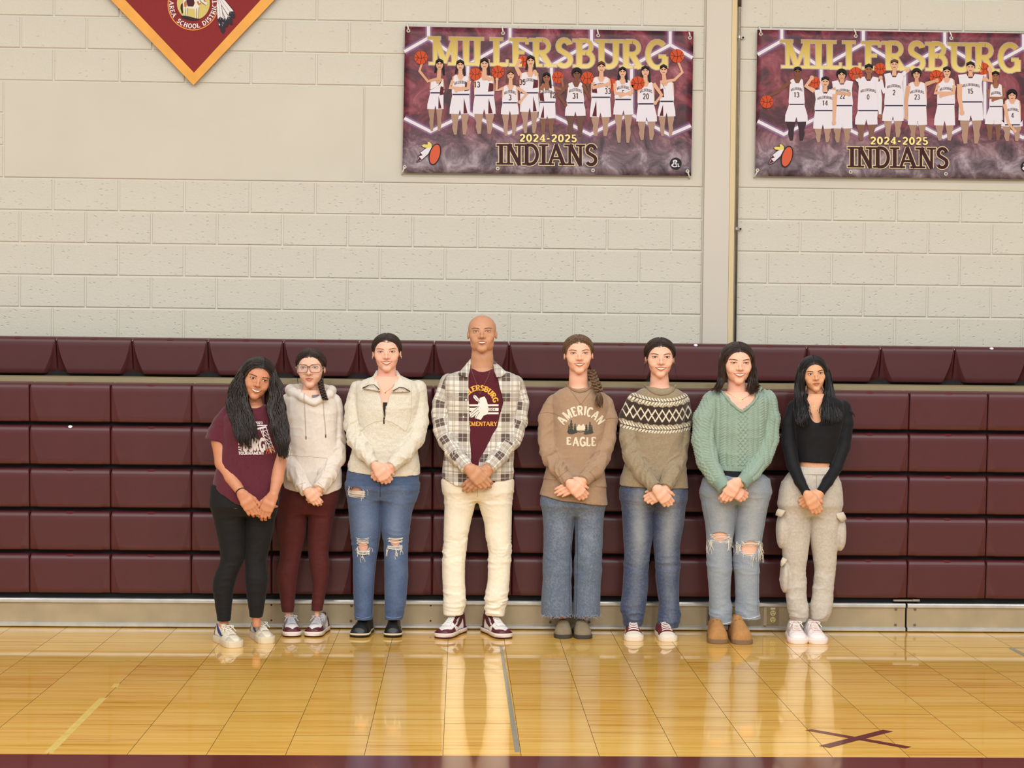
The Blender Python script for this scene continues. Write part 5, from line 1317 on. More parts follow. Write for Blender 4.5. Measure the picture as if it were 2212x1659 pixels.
def band_cut(fd, left, right, pers, ymax):
    """remove the cloth between two frame polylines on the front side (y < ymax)."""
    A = np.array([pers.W(u, v) for u, v in left]); B = np.array([pers.W(u, v) for u, v in right])
    oa, ob = np.argsort(A[:, 2]), np.argsort(B[:, 2])
    sl = tuple(slice(0, n) for n in fd.D.shape); X, Y, Z = fd.pts(sl)
    xa = np.interp(Z.ravel(), A[oa, 2], A[oa, 0], left=9, right=9).astype(f32)[None, None, :]; xb = np.interp(Z.ravel(), B[ob, 2], B[ob, 0], left=-9, right=-9).astype(f32)[None, None, :]
    d = np.maximum(np.maximum(xa - X, X - xb), Y - ymax)
    fd.D = np.maximum(fd.D, -d).astype(f32)
def pants(pers, name, m, hips, legs, color, disp=None, extra=None, h=0.0042, kl=0.006, hem=None, p=2.4):
    lo, hi = bounds(hips, *legs)
    def b(fd):
        for l in legs: fd.stack(l, kl, p=2.15)
        fd.stack(hips, 0.03, p=p)
        if hem: hem(fd)
        if extra: extra(fd)
    return pers.garment(name, m, b, lo, hi, h, color, disp)
def denim_color(base, fade, pers, legs, seed=0, fade_amt=0.5, speck=0.10, dark=None):
    base, fade = rgb(*base), rgb(*fade)
    def fn(V, N):
        f = np.zeros(len(V))
        for l in legs:
            L = np.array(sorted(l)); cx = np.interp(V[:, 2], L[:, 0], (L[:, 1] + L[:, 2]) / 2); w = np.interp(V[:, 2], L[:, 0], (L[:, 2] - L[:, 1]) / 2)
            inz = (V[:, 2] > L[0, 0]) & (V[:, 2] < L[-1, 0])
            q = np.exp(-((V[:, 0] - cx) / (w * 0.55)) ** 2) * (N[:, 1] < 0) * inz; f = np.maximum(f, q)
        zt = legs[0]; z1 = max(q[0] for q in zt); z0 = min(q[0] for q in zt); zz = (V[:, 2] - z0) / (z1 - z0)
        f = f * (0.35 + 0.65 * np.exp(-((zz - .72) / .25) ** 2)) * fade_amt + .25 * (noise3(V, 16, seed) - .5)
        f = f + speck * (noise3(V, 180, seed + 5) - .5) * 2
        f = np.clip(f, 0, 1)[:, None]
        return base * (1 - f) + fade * f
    return fn
def flat_color(c, speck=0.0, seed=0):
    c = rgb(*c)
    def fn(V, N):
        k = 1 + speck * (noise3(V, 150, seed) - .5) * 2
        o = np.tile(c, (len(V), 1)); o[:, :3] *= k[:, None]; return o
    return fn
def sleeve(fd, a, k=.006, ext=.02):
    """sleeve with a flat cuff end."""
    P, r = [list(x) for x in a]; d = unit(np.array(P[-1]) - np.array(P[-2])); e = np.array(P[-1])
    fd.chain(P + [e + d * ext], r + [r[-1]], k, clip=(e, d))
def clasp(pers, wa, ta, wb, tb, L, front='L', dyA=-.185, dyB=-.165, curlA=(.70, .9, .5), curlB=(.65, .9, .5), tA=(.5, .3), tB=(.4, .3)):
    """one hand laid over the other; wa/ta = wrist and fingertip pixels of the front hand."""
    dyA -= .012; dyB += .004
    W = pers.W; A0, A1 = W(*wa, dyA), W(*ta, dyA + .010); B0, B1 = W(*wb, dyB), W(*tb, dyB + .0)
    ma = 1 if front == 'L' else -1
    n = (0, -1, .12)
    return [dict(wrist=B0, u=B1 - B0, n=(0, -1, .2), thumb=(-ma, 0, .6), L=L, curl=curlB, tcurl=tB[1], tout=tB[0]),
            dict(wrist=A0, u=A1 - A0, n=n, thumb=(ma, 0, .6), L=L, curl=curlA, tcurl=tA[1], tout=tA[0])]
def frays(pers, bvh, spots, seed, m=M_THREAD, n=14, r=.0011, ln=(6, 16), spread=8, parent=None):
    """loose white threads: hanging at the edges of a tear."""
    r_ = random.Random(seed); mb = MB()
    for (u, v) in spots:
        for i in range(n):
            a = u + r_.gauss(0, spread); b = v + r_.gauss(0, 2); L = r_.uniform(*ln); sw = r_.gauss(0, 3)
            pts = [(a + sw * t + 1.2 * math.sin(t * 5 + i), b + L * t) for t in (0, .25, .5, .75, 1)]
            P = drape([pers.W(*q) for q in pts], bvh, .0025 + .002 * r_.random()); mb.tube(P, r, 4)
    return mb
M_DENIM = cloth('denim', var=0.10, vscale=260, bump=0.3, bscale=500)
M_KNIT = cloth('knit', var=0.08, vscale=160, bump=0.6, bscale=260, bdist=0.002, sheen=0.25)
M_FLEECE = cloth('sherpa_fleece', var=0.06, vscale=120, bump=0.55, bscale=150, bdist=0.005, sheen=0.3)
M_SWEAT = cloth('sweatshirt_cotton', var=0.04, vscale=60, bump=0.25, bscale=500, sheen=0.2)
M_SPAN = cloth('stretch_jersey', rough=0.7, var=0.05, vscale=80, bump=0.12, bscale=600, sheen=0.05)
M_HAIR_DB = hair_mat('dark_brown_hair', srgb(30, 21, 17), srgb(62, 42, 32))
M_HAIR_BLK = hair_mat('black_hair', srgb(12, 11, 13), srgb(34, 30, 32), 0.32)
M_HAIR_P1 = hair_mat('black_brown_hair', srgb(16, 12, 11), srgb(50, 36, 29), 0.4)
M_HAIR_MB = hair_mat('brown_hair', srgb(66, 47, 33), srgb(128, 96, 66))
M_BROW_D = mat('brow_dark', srgb(40, 26, 20), rough=0.8)
M_BROW_B = mat('brow_brown', srgb(86, 58, 40), rough=0.8)
M_LIP = mat('lip_rose', srgb(196, 116, 102), rough=0.4)
M_LIP2 = mat('lip_tan', srgb(172, 102, 84), rough=0.4)
# ---- leftmost: maroon T-shirt, black leggings, long wavy hair
SK1 = skin_mat('skin_tan', srgb(200, 137, 103))
p = Person('person in maroon printed T-shirt and black leggings with a wrist band', 9.02, 525, SK1)
p.set_head((567, 774), (546, 862), yaw=12, pitch=0, dy=-.03, wf=1.1)
T1 = p.lev([(874, 534, 572, .07), (880, 512, 588, .08), (889, 493, 601, .09), (903, 483, 608, .10), (930, 482, 610, .112, -.006), (965, 480, 608, .108), (1000, 472, 604, .105), (1030, 464, 602, .112), (1060, 457, 604, .120), (1095, 454, 606, .122)], .1)
sL = p.arm([(494, 894, .01, 17), (480, 915, 0, 19), (471, 938, -.005, 21.5), (467, 953, -.01, 22.5)])
sR = p.arm([(600, 894, .01, 17), (606, 925, 0, 18), (607, 955, -.01, 19)])
aL = p.arm([(484, 905, .0, 15), (475, 955, -.01, 18), (481, 1000, -.03, 16.5), (499, 1032, -.08, 14), (522, 1065, -.15, 10)])
aR = p.arm([(600, 905, 0, 15), (603, 960, -.01, 16), (603, 1000, -.03, 15), (599, 1036, -.08, 13), (591, 1068, -.145, 9.5)])
LL = p.lev([(1050, 457, 530), (1092, 456, 530), (1130, 463, 530.5), (1165, 471, 530.5), (1199, 476, 529), (1215, 475, 525), (1235, 466, 516), (1255, 460, 508), (1275, 459, 504), (1300, 463, 501), (1341, 469, 497)], 1.0, yc=.01)
LR = p.lev([(1050, 530, 603), (1092, 530.5, 597), (1130, 530.5, 592), (1181, 530, 582), (1212, 528, 574), (1242, 528.7, 578), (1255, 528.7, 578.6), (1290, 533, 573), (1334, 538.5, 566)], 1.0, yc=.02)
HP = p.lev([(1030, 468, 597, .098), (1060, 459, 601, .106), (1092, 456, 598, .112), (1112, 470, 588, .085)], .11)
hands = [dict(wrist=p.W(523, 1068, -.158), u=p.W(547, 1106, -.15) - p.W(523, 1068, -.158), n=(.15, -1, .1), thumb=(1, 0, .5), L=.165, curl=(.25, .75, .4), tout=.45, tcurl=.3),
         dict(wrist=p.W(590, 1071, -.152), u=p.W(571, 1110, -.155) - p.W(590, 1071, -.152), n=(-.2, -1, .1), thumb=(-1, 0, .5), L=.165, curl=(.3, .6, .4), tout=.5, tcurl=.3)]
ank = [p.lev([(1330, 469, 497), (1362, 472, 496)], 1.0, yc=.02), p.lev([(1325, 539, 566), (1356, 541, 566)], 1.0, yc=.02)]
p.build_body(T1, [aL, aR], hands, [LL, LR] + ank, smile=1.0, headkw=dict(neck=(551, 884, 18, 30, .01), jaw=.98), shrink=.012)
p.face(M_BROW_D, M_LIP2, smile=1.0, teeth=True, eye_open=.85, brow_th=1.15, gaze=.004)
def b1(fd):
    fd.stack(T1, 0, p=2.4)
    sleeve(fd, sL, .02); sleeve(fd, sR, .02)
    hem_cut(fd, p, [(440, 1036), (458, 1042), (480, 1062), (517, 1084), (555, 1088), (590, 1072), (610, 1050)])
    fd.ell(p.W(552, 868, -.02), (.052, .10, .040), .006, 's')
lo, hi = bounds(T1, sL, sR)
p.garment('t_shirt', M_SWEAT, b1, lo, hi, .004, flat_color((88, 32, 46), .10), lambda V, N: folds(V, N, .009, (11, 11, 6), 4) * .8)
pants(p, 'leggings', M_SPAN, HP, [LL, LR], flat_color((21, 21, 24), .05), lambda V, N: folds(V, N, .003, (10, 10, 26), 5))
pw = mat('white_print', srgb(214, 208, 204), rough=.8)
def word(pers, name, m, text, u0, v0, u1, v1, garment, weight=.2, serif=0., bend=None, parent=None, track=.04):
    V, F, w = letters(text, weight, serif, track, .12)
    P = [(u0 + (u1 - u0) * x / w, v1 + (v0 - v1) * y + (bend(x / w) if bend else 0)) for x, y in V]
    return pers.print_on(name, m, P, F, garment, parent=parent)
word(p, 'shirt_lettering', pw, 'BURG', 531, 945, 577, 971, 't_shirt', .30)
word(p, 'shirt_lettering', pw, 'TOURNAMENT', 521, 973, 575, 979.5, 't_shirt', .26, .1)
V, F, w = letters('AT THE', .26, .08, .05, .12)
p.print_on('shirt_lettering', pw, [(529 - 8 * y, 971 - 26 * x / w) for x, y in V], F, 't_shirt')
word(p, 'shirt_lettering', pw, '2023', 556, 909, 572, 914, 't_shirt', .25)
net = MB(); netV = []; netF = []
def rib2(pts, wpx):
    v, f = ribbon(dens(pts, 4), wpx); n = len(netV); netV.extend(v); netF.extend(tuple(i + n for i in q) for q in f)
rib2([(556, 917), (582, 917)], 2.0); rib2([(562, 924), (580, 920)], 4); rib2([(567, 922), (574, 940), (584, 958), (590, 976)], 1.6); rib2([(580, 922), (586, 942), (592, 960), (597, 975)], 1.6); rib2([(573, 922), (576, 945), (582, 972)], 1.4)
for k in range(5): rib2([(570 + 3 * k, 930 + 9 * k), (584 + 2.6 * k, 927 + 9 * k)], 1.2); rib2([(572 + 3 * k, 927 + 9 * k), (583 + 3 * k, 936 + 9 * k)], 1.0)
p.print_on('shirt_net_print', pw, netV, netF, 't_shirt')
netV = []; netF = []
for k in range(4): rib2([(583 + 4 * k, 962), (580 + 5 * k, 978)], 1.6)
rib2([(580, 970), (598, 968)], 1.6)
p.print_on('shirt_ball_print', mat('orange_print', srgb(190, 86, 40), rough=.8), netV, netF, 't_shirt')
V, F = p.cap(M_HAIR_P1, grow=.07, ox=.37, oz=.465, side=(.36, .13, -.18, .12, .20, .44)); mb = MB(); p.capstrands(mb, 40, None, grow=.082, end=(.37, .02, -.30), part=.03, mid=(.80, -.55, .50))
GLh = [[(558, 779, -.05), (537, 797, -.06), (525, 822, -.07), (528, 858, -.075), (536, 890, -.11), (548, 920, -.135), (556, 948, -.14)],
       [(553, 777, -.03), (526, 796, -.04), (510, 828, -.045), (508, 865, -.05), (518, 905, -.115), (530, 945, -.14), (538, 970, -.14)],
       [(550, 777, .0), (520, 799, -.01), (502, 838, -.02), (493, 872, -.03), (503, 905, -.09), (512, 940, -.13), (520, 962, -.135)]]
GRh = [[(569, 778, -.05), (583, 795, -.06), (589, 820, -.07), (587, 850, -.075), (582, 880, -.11), (589, 920, -.14), (598, 955, -.145), (604, 988, -.145)],
       [(573, 777, -.03), (590, 797, -.04), (599, 830, -.045), (600, 870, -.05), (602, 915, -.105), (609, 955, -.13), (613, 992, -.13)],
       [(576, 778, .0), (593, 800, -.01), (604, 838, -.02), (610, 880, -.03), (616, 920, -.07), (620, 955, -.10), (618, 988, -.11)]]
def mass(pers, guides, r, h=.0055, k=.01):
    pts = [[pers.W(*q) for q in g] for g in guides]; A = np.array([q for g in pts for q in g]); lo, hi = A.min(0) - .06, A.max(0) + .06
    fd = Field(axis([(lo[0], hi[0], h)]), axis([(lo[1], hi[1], h)]), axis([(lo[2], hi[2], h)]))
    for g in pts: n = len(g); fd.chain([np.array(q) + np.array([0, .018, 0]) for q in g], [pers.px * r * (1 - .75 * max(0, (i / (n - 1) - .55) / .45)) * min(1, .5 + .3 * i) for i in range(n)], k)
    V, F = fd.surf(); return relax(V, F, 1), F
V1, F1 = mass(p, [GLh[0][2:], GLh[1][2:], GLh[2][2:]], 8.5); V2, F2 = mass(p, [GRh[0][2:], GRh[1][2:], GRh[2][2:]], 8.0)
p.locks(mb, GLh, 330, .0032, wave=2.6, wl=52, jit=3.2, seed=1); p.locks(mb, GRh, 350, .0032, wave=2.6, wl=50, jit=3.2, seed=2)
n1 = len(V); n2 = n1 + len(V1)
p.hair_obj(M_HAIR_P1, np.concatenate([V, V1, V2]), np.concatenate([F, F1 + n1, F2 + n2]), mb)
wr = p.W(519.5, 1062, -.147); wd = unit(p.W(523, 1068, -.152) - p.W(507, 1043, -.10)); e1 = unit(np.cross(wd, [0, 1, 0])); e2 = np.cross(wd, e1)
MB().tube([wr + .0265 * (math.cos(a) * e1 + math.sin(a) * e2) for a in np.linspace(0, 2 * PI, 25)], .003, 6).build('wrist_band', mat('black_elastic', srgb(20, 18, 18), rough=.7), p.root, True)
um = [mat('cream_leather', srgb(222, 212, 190), rough=.5), mat('grey_suede', srgb(190, 180, 164), rough=.7), mat('peach_trim', srgb(214, 142, 112), rough=.6), mat('green_trim', srgb(44, 78, 70), rough=.6)]
AF = dict(sole=.036, top=[(0, .98), (.05, 1), (.30, .98), (.42, .90), (.56, .72), (.72, .60), (.86, .54), (.95, .46), (1, .34)], taper=.15,
          rule=lambda t, a: 3 if t < .14 and (a < .25 or a > .75) else 2 if t < .42 and .27 < min(a, 1 - a) < .36 else 1 if (t > .80 and min(a, 1 - a) < .34) or min(a, 1 - a) < .07 else 0,
          laces=(.74, .46, 6, .30), tongue=(.78, .40, .24), decals=[('side_mark', 'mark', SWOOSH, .002)])
fm = dict(sole=mat('cream_rubber', srgb(214, 200, 172), rough=.55), upper=um, lace=mat('cream_lace', srgb(228, 220, 204), rough=.8), tongue=um[1], mark=mat('blue_mark', srgb(40, 60, 122), rough=.5))
shoe(p.root, onfloor(512, 1400), 30, .272, .104, .105, AF, fm, 'sneaker'); shoe(p.root, onfloor(580, 1391), 24, .262, .100, .105, AF, fm, 'sneaker')
# ---- second: cream hoodie, maroon leggings, glasses
SK2 = skin_mat('skin_fair', srgb(232, 181, 154))
p = Person('person in cream hoodie and maroon leggings wearing clear glasses', 9.31, 667, SK2)
p.set_head((671, 750), (672, 838), yaw=-2, wf=1.12)
T2 = p.lev([(842, 644, 700, .085), (850, 626, 714, .095), (862, 614, 728, .10), (885, 613, 731, .11), (930, 614, 731, .117), (985, 615, 733, .12), (1020, 612, 738, .122), (1048, 612, 738, .122), (1075, 612, 736, .118)], .1)
aL = p.arm([(624, 868, .01, 18), (613, 905, 0, 18), (611, 950, -.03, 18), (618, 990, -.07, 18), (637, 1024, -.13, 16.5), (662, 1060, -.18, 13)])
aR = p.arm([(719, 868, .01, 18), (726, 910, .01, 17), (728, 950, 0, 17), (725, 990, -.04, 17.5), (708, 1024, -.12, 16.5), (690, 1056, -.17, 13)])
LL = p.lev([(1045, 612, 664), (1092, 599, 664), (1147, 597, 661), (1181, 604, 654), (1210, 604, 647), (1233, 597, 643), (1255, 598, 640), (1290, 604, 637), (1322, 609, 634)], 1.0, yc=.01)
LR = p.lev([(1045, 664, 735), (1092, 664.5, 724), (1147, 665, 716), (1190, 665, 709), (1223, 668, 712), (1262, 675, 707), (1290, 674, 701), (1320, 672, 696)], 1.0, yc=.01)
HP = p.lev([(1030, 614, 736, .11), (1060, 604, 733, .115), (1085, 600, 726, .112), (1108, 615, 712, .075)], .11)
ank = [p.lev([(1312, 610, 633), (1340, 612, 632)], 1.0, yc=.02), p.lev([(1310, 673, 695), (1336, 674, 694)], 1.0, yc=.02)]
p.build_body(T2, [(a[0], [r * .6 for r in a[1]]) for a in (aL, aR)], clasp(p, (662, 1058), (684, 1084), (690, 1054), (672, 1080), .135, dyA=-.18, dyB=-.166, curlA=(.3, .6, .5)), [LL, LR] + ank, smile=.15,
             headkw=dict(neck=(672, 858, 18, 30, .01), jaw=.95), shrink=.014)
p.face(M_BROW_D, M_LIP, smile=.15, teeth=False, eye_open=.9)
HDL = p.arm([(650, 840, .07, 11), (628, 842, .03, 11), (632, 849, -.05, 10), (652, 858, -.095, 8), (676, 870, -.115, 5.5)])
HDR = p.arm([(694, 840, .07, 11), (716, 844, .03, 11), (711, 852, -.05, 10), (696, 861, -.095, 8), (680, 870, -.115, 5.5)])
def b2(fd):
    fd.stack(T2, 0, p=2.5)
    hem_cut(fd, p, [(590, 1046), (612, 1051), (640, 1058), (675, 1065), (710, 1065), (735, 1054), (750, 1038)])
    for a in (aL, aR): sleeve(fd, a, .008)
    fd.ell(p.W(673, 846, -.04), (.058, .10, .042), .006, 's')
    fd.chain(*HDL, k=.006); fd.chain(*HDR, k=.006)
lo, hi = bounds(T2, aL, aR, HDL, HDR)
p.garment('hoodie', M_SWEAT, b2, lo, hi, .004, flat_color((221, 211, 200), .03), lambda V, N: folds(V, N, .009, (8, 8, 11), 14) + elbow(V, (aL, aR), .010, (.5, .85), .14, 3))
M_SEAM = mat('hoodie_seam', srgb(204, 190, 174), rough=.9)
p.cord('pocket_seam', M_SEAM, [(622, 1016), (627, 981), (670, 983), (711, 987), (706, 1012)], .0018, 'hoodie', .0)
p.cord('cuff_seam', M_SEAM, [(646, 1046), (655, 1040), (667, 1036)], .0018, 'hoodie', .0); p.cord('cuff_seam', M_SEAM, [(693, 1036), (701, 1042), (706, 1050)], .0018, 'hoodie', .0)
M_AG = mat('dark_aglet', srgb(70, 50, 42), rough=.5)
for pts in ([(661, 848), (662, 870), (664, 905), (665.5, 940)], [(701, 861), (703, 890), (706, 920), (707, 937)]):
    p.cord('drawstring', M_CORD, pts, .0022, 'hoodie', .003); p.cord('aglet', M_AG, [(pts[-1][0], pts[-1][1]), (pts[-1][0], pts[-1][1] + 6)], .0026, 'hoodie', .003)
p.cord('eyelet', M_AG, [(660, 846), (662, 847.5)], .004, 'hoodie', .001)
p.print_on('inner_shirt', mat('grey_inner', srgb(120, 118, 122), rough=.9), [(676, 853), (692, 851), (690, 862), (680, 866)], [(0, 1, 2, 3)], p.body_bvh(), .004)
pants(p, 'leggings', M_SPAN, HP, [LL, LR], flat_color((80, 31, 31), .06), lambda V, N: folds(V, N, .003, (10, 10, 24), 6))
V, F = p.cap(M_HAIR_DB, grow=.03, ox=.375, oz=.43); mb = MB(); p.capstrands(mb, 44, None, grow=.034, end=(.33, .18, -.12))
p.hair_obj(M_HAIR_DB, V, F, mb)
def braid(pers, pts, r, n, m, tail=None, name='braid', seed=0):
    g = np.array(pts, float); d = np.r_[0, np.cumsum(np.hypot(np.diff(g[:, 0]), np.diff(g[:, 1])))]
    mb = MB(); r_ = random.Random(seed)
    for s_ in range(3):
        for k in range(7):
            P = []; R_ = []
            for i in range(60):
                f = i / 59; q = [np.interp(f * d[-1], d, g[:, c]) for c in range(3)]; a = f * n * PI * 2 / 1.0 + s_ * 2 * PI / 3
                tx = math.sin(a) * r * .62; ty = math.sin(2 * a) * .55 * r
                jx, jy = math.cos(k * 2.4) * r * .28, math.sin(k * 2.4) * r * .28
                w = pers.W(q[0] + tx + jx, q[1] + 0, q[2]) ; w[1] += (ty + jy) * pers.px
                P.append(w); R_.append(pers.px * r * .24 * (1 - .25 * f))
            mb.tube(P, R_, 5)
    if tail:
        pers.locks(mb, tail, 60, .0026, wave=1.0, wl=40, jit=2.0, seed=5)
    return mb.build(name, m, pers.root, True)
braid(p, [(688, 812, .0), (692, 825, -.04), (695, 840, -.085), (700, 855, -.12), (703, 864, -.125)], 6.5, 3.0, M_HAIR_DB)
for q in (-1, 1):
    MB().tube([s_ for s_ in [p.hp(q * .30, -.22, .05 - .0), p.hp(q * .315, -.15, -.05), p.hp(q * .30, -.12, -.25), p.hp(q * .29, -.10, -.40)]], .0014, 4).build('loose_strand', M_HAIR_DB, p.root, True)
gl = empty('glasses', p.root.location, parent=p.root); gl.location = (0, 0, 0)
M_FRAME = mat('clear_brown_frame', srgb(150, 118, 108), rough=.2); M_LENS = mat('lens_glass', srgb(255, 255, 255), rough=.05, alpha=.10)
for q in (-1, 1):
    lp = []
    for a in np.linspace(0, 2 * PI, 33):
        cx, sz = math.cos(a), math.sin(a); x = q * .15 + .125 * math.copysign(abs(cx) ** .62, cx); z = .0 + .105 * math.copysign(abs(sz) ** .62, sz) + .008
        lp.append(p.hp(x, -.43 + .22 * abs(x) ** 1.6, z))
    MB().tube(lp, .0022, 6, cap=False).build('frame_rim', M_FRAME, gl, True)
    c = p.hp(q * .15, -.42, .01); obj('lens', [c] + lp[:-1], [(0, 1 + i, 1 + (i + 1) % 32) for i in range(32)], M_LENS, gl, True)
    MB().tube([p.hp(q * .275, -.40, .04), p.hp(q * .33, -.30, .04), p.hp(q * .345, 0, .02)], .0025, 6).build('temple', M_FRAME, gl, True)
MB().tube([p.hp(-.03, -.44, .045), p.hp(0, -.452, .055), p.hp(.03, -.44, .045)], .0024, 6).build('bridge', M_LASH, gl, True)
wm = [mat('white_leather', srgb(228, 224, 222), rough=.45), mat('maroon_leather', srgb(86, 28, 38), rough=.45), mat('grey_leather', srgb(170, 166, 170), rough=.5)]
DUNK = dict(sole=.030, band=2, soleprof=[(0, .97), (.008, 1.0), (.0081, 1.02), (.026, 1.02), (.03, .98)], top=[(0, .95), (.05, 1), (.30, 1), (.42, .92), (.56, .75), (.72, .62), (.86, .55), (.95, .45), (1, .30)], taper=.15,
            rule=lambda t, a: 1 if (t > .62 and min(a, 1 - a) < (.20 + .35 * max(0, t - .80) / .2)) or t > .955 else 2 if .42 < t < .66 and min(a, 1 - a) < .32 else 1 if t < .22 else 0,
            laces=(.72, .46, 6, .30), tongue=(.76, .36, .24), decals=[('side_mark', 'mark', SWOOSH, .002)])
dm = dict(sole=mat('maroon_outsole', srgb(70, 24, 30), rough=.6), sole2=mat('white_midsole', srgb(226, 216, 208), rough=.5), upper=wm, lace=mat('grey_lace', srgb(190, 188, 194), rough=.8), tongue=wm[2], mark=wm[2])
shoe(p.root, onfloor(632, 1377), 10, .262, .106, .105, DUNK, dm, 'sneaker'); shoe(p.root, onfloor(672, 1377), -12, .262, .106, .105, DUNK, dm, 'sneaker')
# ---- third from the left: cream sherpa quarter zip, ripped blue jeans, black boots
SK3 = skin_mat('skin_fair_pink', srgb(236, 181, 156))
p = Person('person in cream sherpa quarter-zip and ripped blue jeans with black boots', 9.28, 830, SK3)
p.set_head((835, 717), (836, 803), yaw=1, pitch=0, wf=1.14)
T3 = p.lev([(812, 808, 864, .075), (820, 786, 888, .085), (829, 772, 902, .095), (845, 764, 910, .105), (880, 766, 906, .115, -.005), (930, 768, 902, .115), (975, 760, 902, .115), (1005, 752, 906, .118), (1034, 748, 909, .118)], .1)
aL = p.arm([(776, 842, .01, 20), (764, 880, -.01, 18.5), (762, 920, -.04, 17.5), (769, 950, -.08, 17), (788, 980, -.13, 15.5), (807, 1003, -.17, 12)])
aR = p.arm([(901, 842, .01, 20), (906, 880, 0, 19), (906, 915, -.03, 18), (897, 950, -.07, 17), (870, 983, -.13, 15.5), (846, 1007, -.17, 12)])
LL = p.lev([(1046, 749, 826), (1072, 750, 826), (1110, 753, 825.5), (1145, 756.5, 823.5), (1188, 761, 816), (1210, 762, 813), (1241, 762, 809.5), (1300, 764, 806), (1338, 766, 803.5)], 1.0, yc=.01)
LR = p.lev([(1046, 821, 903.6), (1072, 821, 901), (1106, 822, 890), (1145, 823.5, 885), (1174, 829, 881), (1210, 830, 881), (1241, 830, 882), (1301, 831, 877), (1338, 831.5, 868.6)], 1.0, yc=.01)
HP = p.lev([(1006, 752, 904, .108), (1030, 748, 905, .112), (1055, 749, 904, .112), (1078, 765, 890, .08)], .11)
p.build_body(T3, [(a[0], [r * .62 for r in a[1]]) for a in (aL, aR)], clasp(p, (812, 1006), (836, 1040), (846, 1010), (802, 1034), .165, dyA=-.18, dyB=-.165), [LL, LR], smile=.9,
             headkw=dict(neck=(835, 826, 20, 32, .01), jaw=1.0), shrink=.014)
p.face(M_BROW_B, M_LIP, smile=.95, teeth=True, eye_open=.8)
def b3(fd):
    fd.stack(T3, 0, p=2.5)
    hem_cut(fd, p, [(740, 1013), (770, 1019), (830, 1026), (880, 1026), (915, 1024)])
    for a in (aL, aR): sleeve(fd, a, .006)
    fd.ell(p.W(836, 806, -.03), (.062, .10, .055), .01, 's')
    band_cut(fd, [(806, 800), (812, 832), (824, 858), (829, 880), (831, 903)], [(866, 800), (858, 832), (842, 858), (836, 880), (832.5, 903)], p, p.Y)
def d3(V, N): return elbow(V, (aL, aR), .008, (.5, .8), .14, 5) + folds(V, N, .006, (7, 7, 13), 3) + .0018 * (noise3(V, 60, 8) - .5) * 2
lo, hi = bounds(T3, aL, aR)
p.garment('fleece_pullover', M_FLEECE, b3, lo, hi, .004, flat_color((216, 209, 191), .04), d3)
cut3 = [(771, 1157), (796, 1200)]
def e3(fd):
    for (u, v, ru, rv) in ((771, 1060, 17, 11), (785, 1178, 12, 13), (854, 1170, 14, 9)):
        c = p.W(u, v, -.0); c[1] = p.Y - .075; fd.ell(c, (ru * p.px, .055, rv * p.px), .004, 's')
pants(p, 'jeans', M_DENIM, HP, [LL, LR], denim_color((70, 88, 122), (124, 142, 168), p, [LL, LR], 2, .55), lambda V, N: folds(V, N, .007, (9, 9, 30), 5, zmask(V, [(p.Z(1170), .07, .8), (p.Z(1325), .05, .8), (p.Z(1060), .06, .7)]) + .15), e3)
V, F = p.cap(M_HAIR_DB, grow=.028, ox=.385, oz=.44); mb = MB(); p.capstrands(mb, 46, None, grow=.030); p.hair_obj(M_HAIR_DB, V, F, mb)
bm_ = dict(sole=mat('black_lug_sole', srgb(22, 20, 20), rough=.6), sole2=mat('cream_welt', srgb(214, 200, 176), rough=.6), upper=[mat('black_leather', srgb(24, 24, 26), rough=.42, bump=.1, bscale=60)])
BOOT = dict(sole=.024, band=2, soleprof=[(0, .98), (.014, 1.0), (.0141, 1.04), (.021, 1.04), (.024, 1.0)], top=[(0, .95), (.08, 1), (.40, 1), (.52, .72), (.68, .60), (.85, .52), (.95, .40), (1, .22)], rule=lambda t, a: 0, taper=.12)
shoe(p.root, onfloor(773, 1378), -9, .262, .112, .13, BOOT, bm_, 'boot'); shoe(p.root, onfloor(848, 1378), 0, .262, .104, .13, BOOT, bm_, 'boot')
P3_ = p

FL = p.garm['fleece_pullover'][2]
# turned-down collar with its dark piped zip edge
M_COL = cloth('sherpa_collar', var=0.07, vscale=90, bump=.8, bscale=100, bdist=.005); M_ZIP = mat('zip_dark', srgb(70, 52, 42), rough=.4, metal=.4); M_TAPE = mat('zip_tape', srgb(214, 204, 184), rough=.8)
def slab(pers, name, m, outer, inner, thick=.006, parent=None, col=None):
    """cloth flap between two world polylines, given thickness."""
    A = np.array(outer); B = np.array(inner); n = len(A); k = 5; V = []
    for sgn in (0, 1):
        for i in range(n):
            for j in range(k):
                t = j / (k - 1); q = A[i] * (1 - t) + B[i] * t + np.array([0, -.004 * math.sin(PI * t) + sgn * thick, 0]); V.append(q)
    F = []
    for i in range(n - 1):
        for j in range(k - 1):
            a = i * k + j; F.append((a, a + 1, a + k + 1, a + k)); b = a + n * k; F.append((b, b + k, b + k + 1, b + 1))
    for i in range(n - 1):
        for j in (0, k - 1):
            a = i * k + j; b = a + n * k; F.append((a, a + k, b + k, b) if j == 0 else (a, b, b + k, a + k))
    for j in range(k - 1):
        for i in (0, n - 1):
            a = i * k + j; b = a + n * k; F.append((a, b, b + 1, a + 1) if i == 0 else (a, a + 1, b + 1, b))
    at_ = {'col': np.tile(rgb(*col), (len(V), 1))} if col else None
    return soft_obj(name, np.array(V), np.array(F), m, parent or pers.root, at_)
W = p.W
slab(p, 'collar', M_COL, [W(813, 800, .03), W(806, 812, -.02), W(796, 824, -.075), W(785, 836, -.10), W(783, 839, -.105)], [W(817, 800, .035), W(814, 814, -.035), W(816, 828, -.09), W(820, 840, -.115), W(822, 846, -.12)], .008, col=(216, 209, 191))
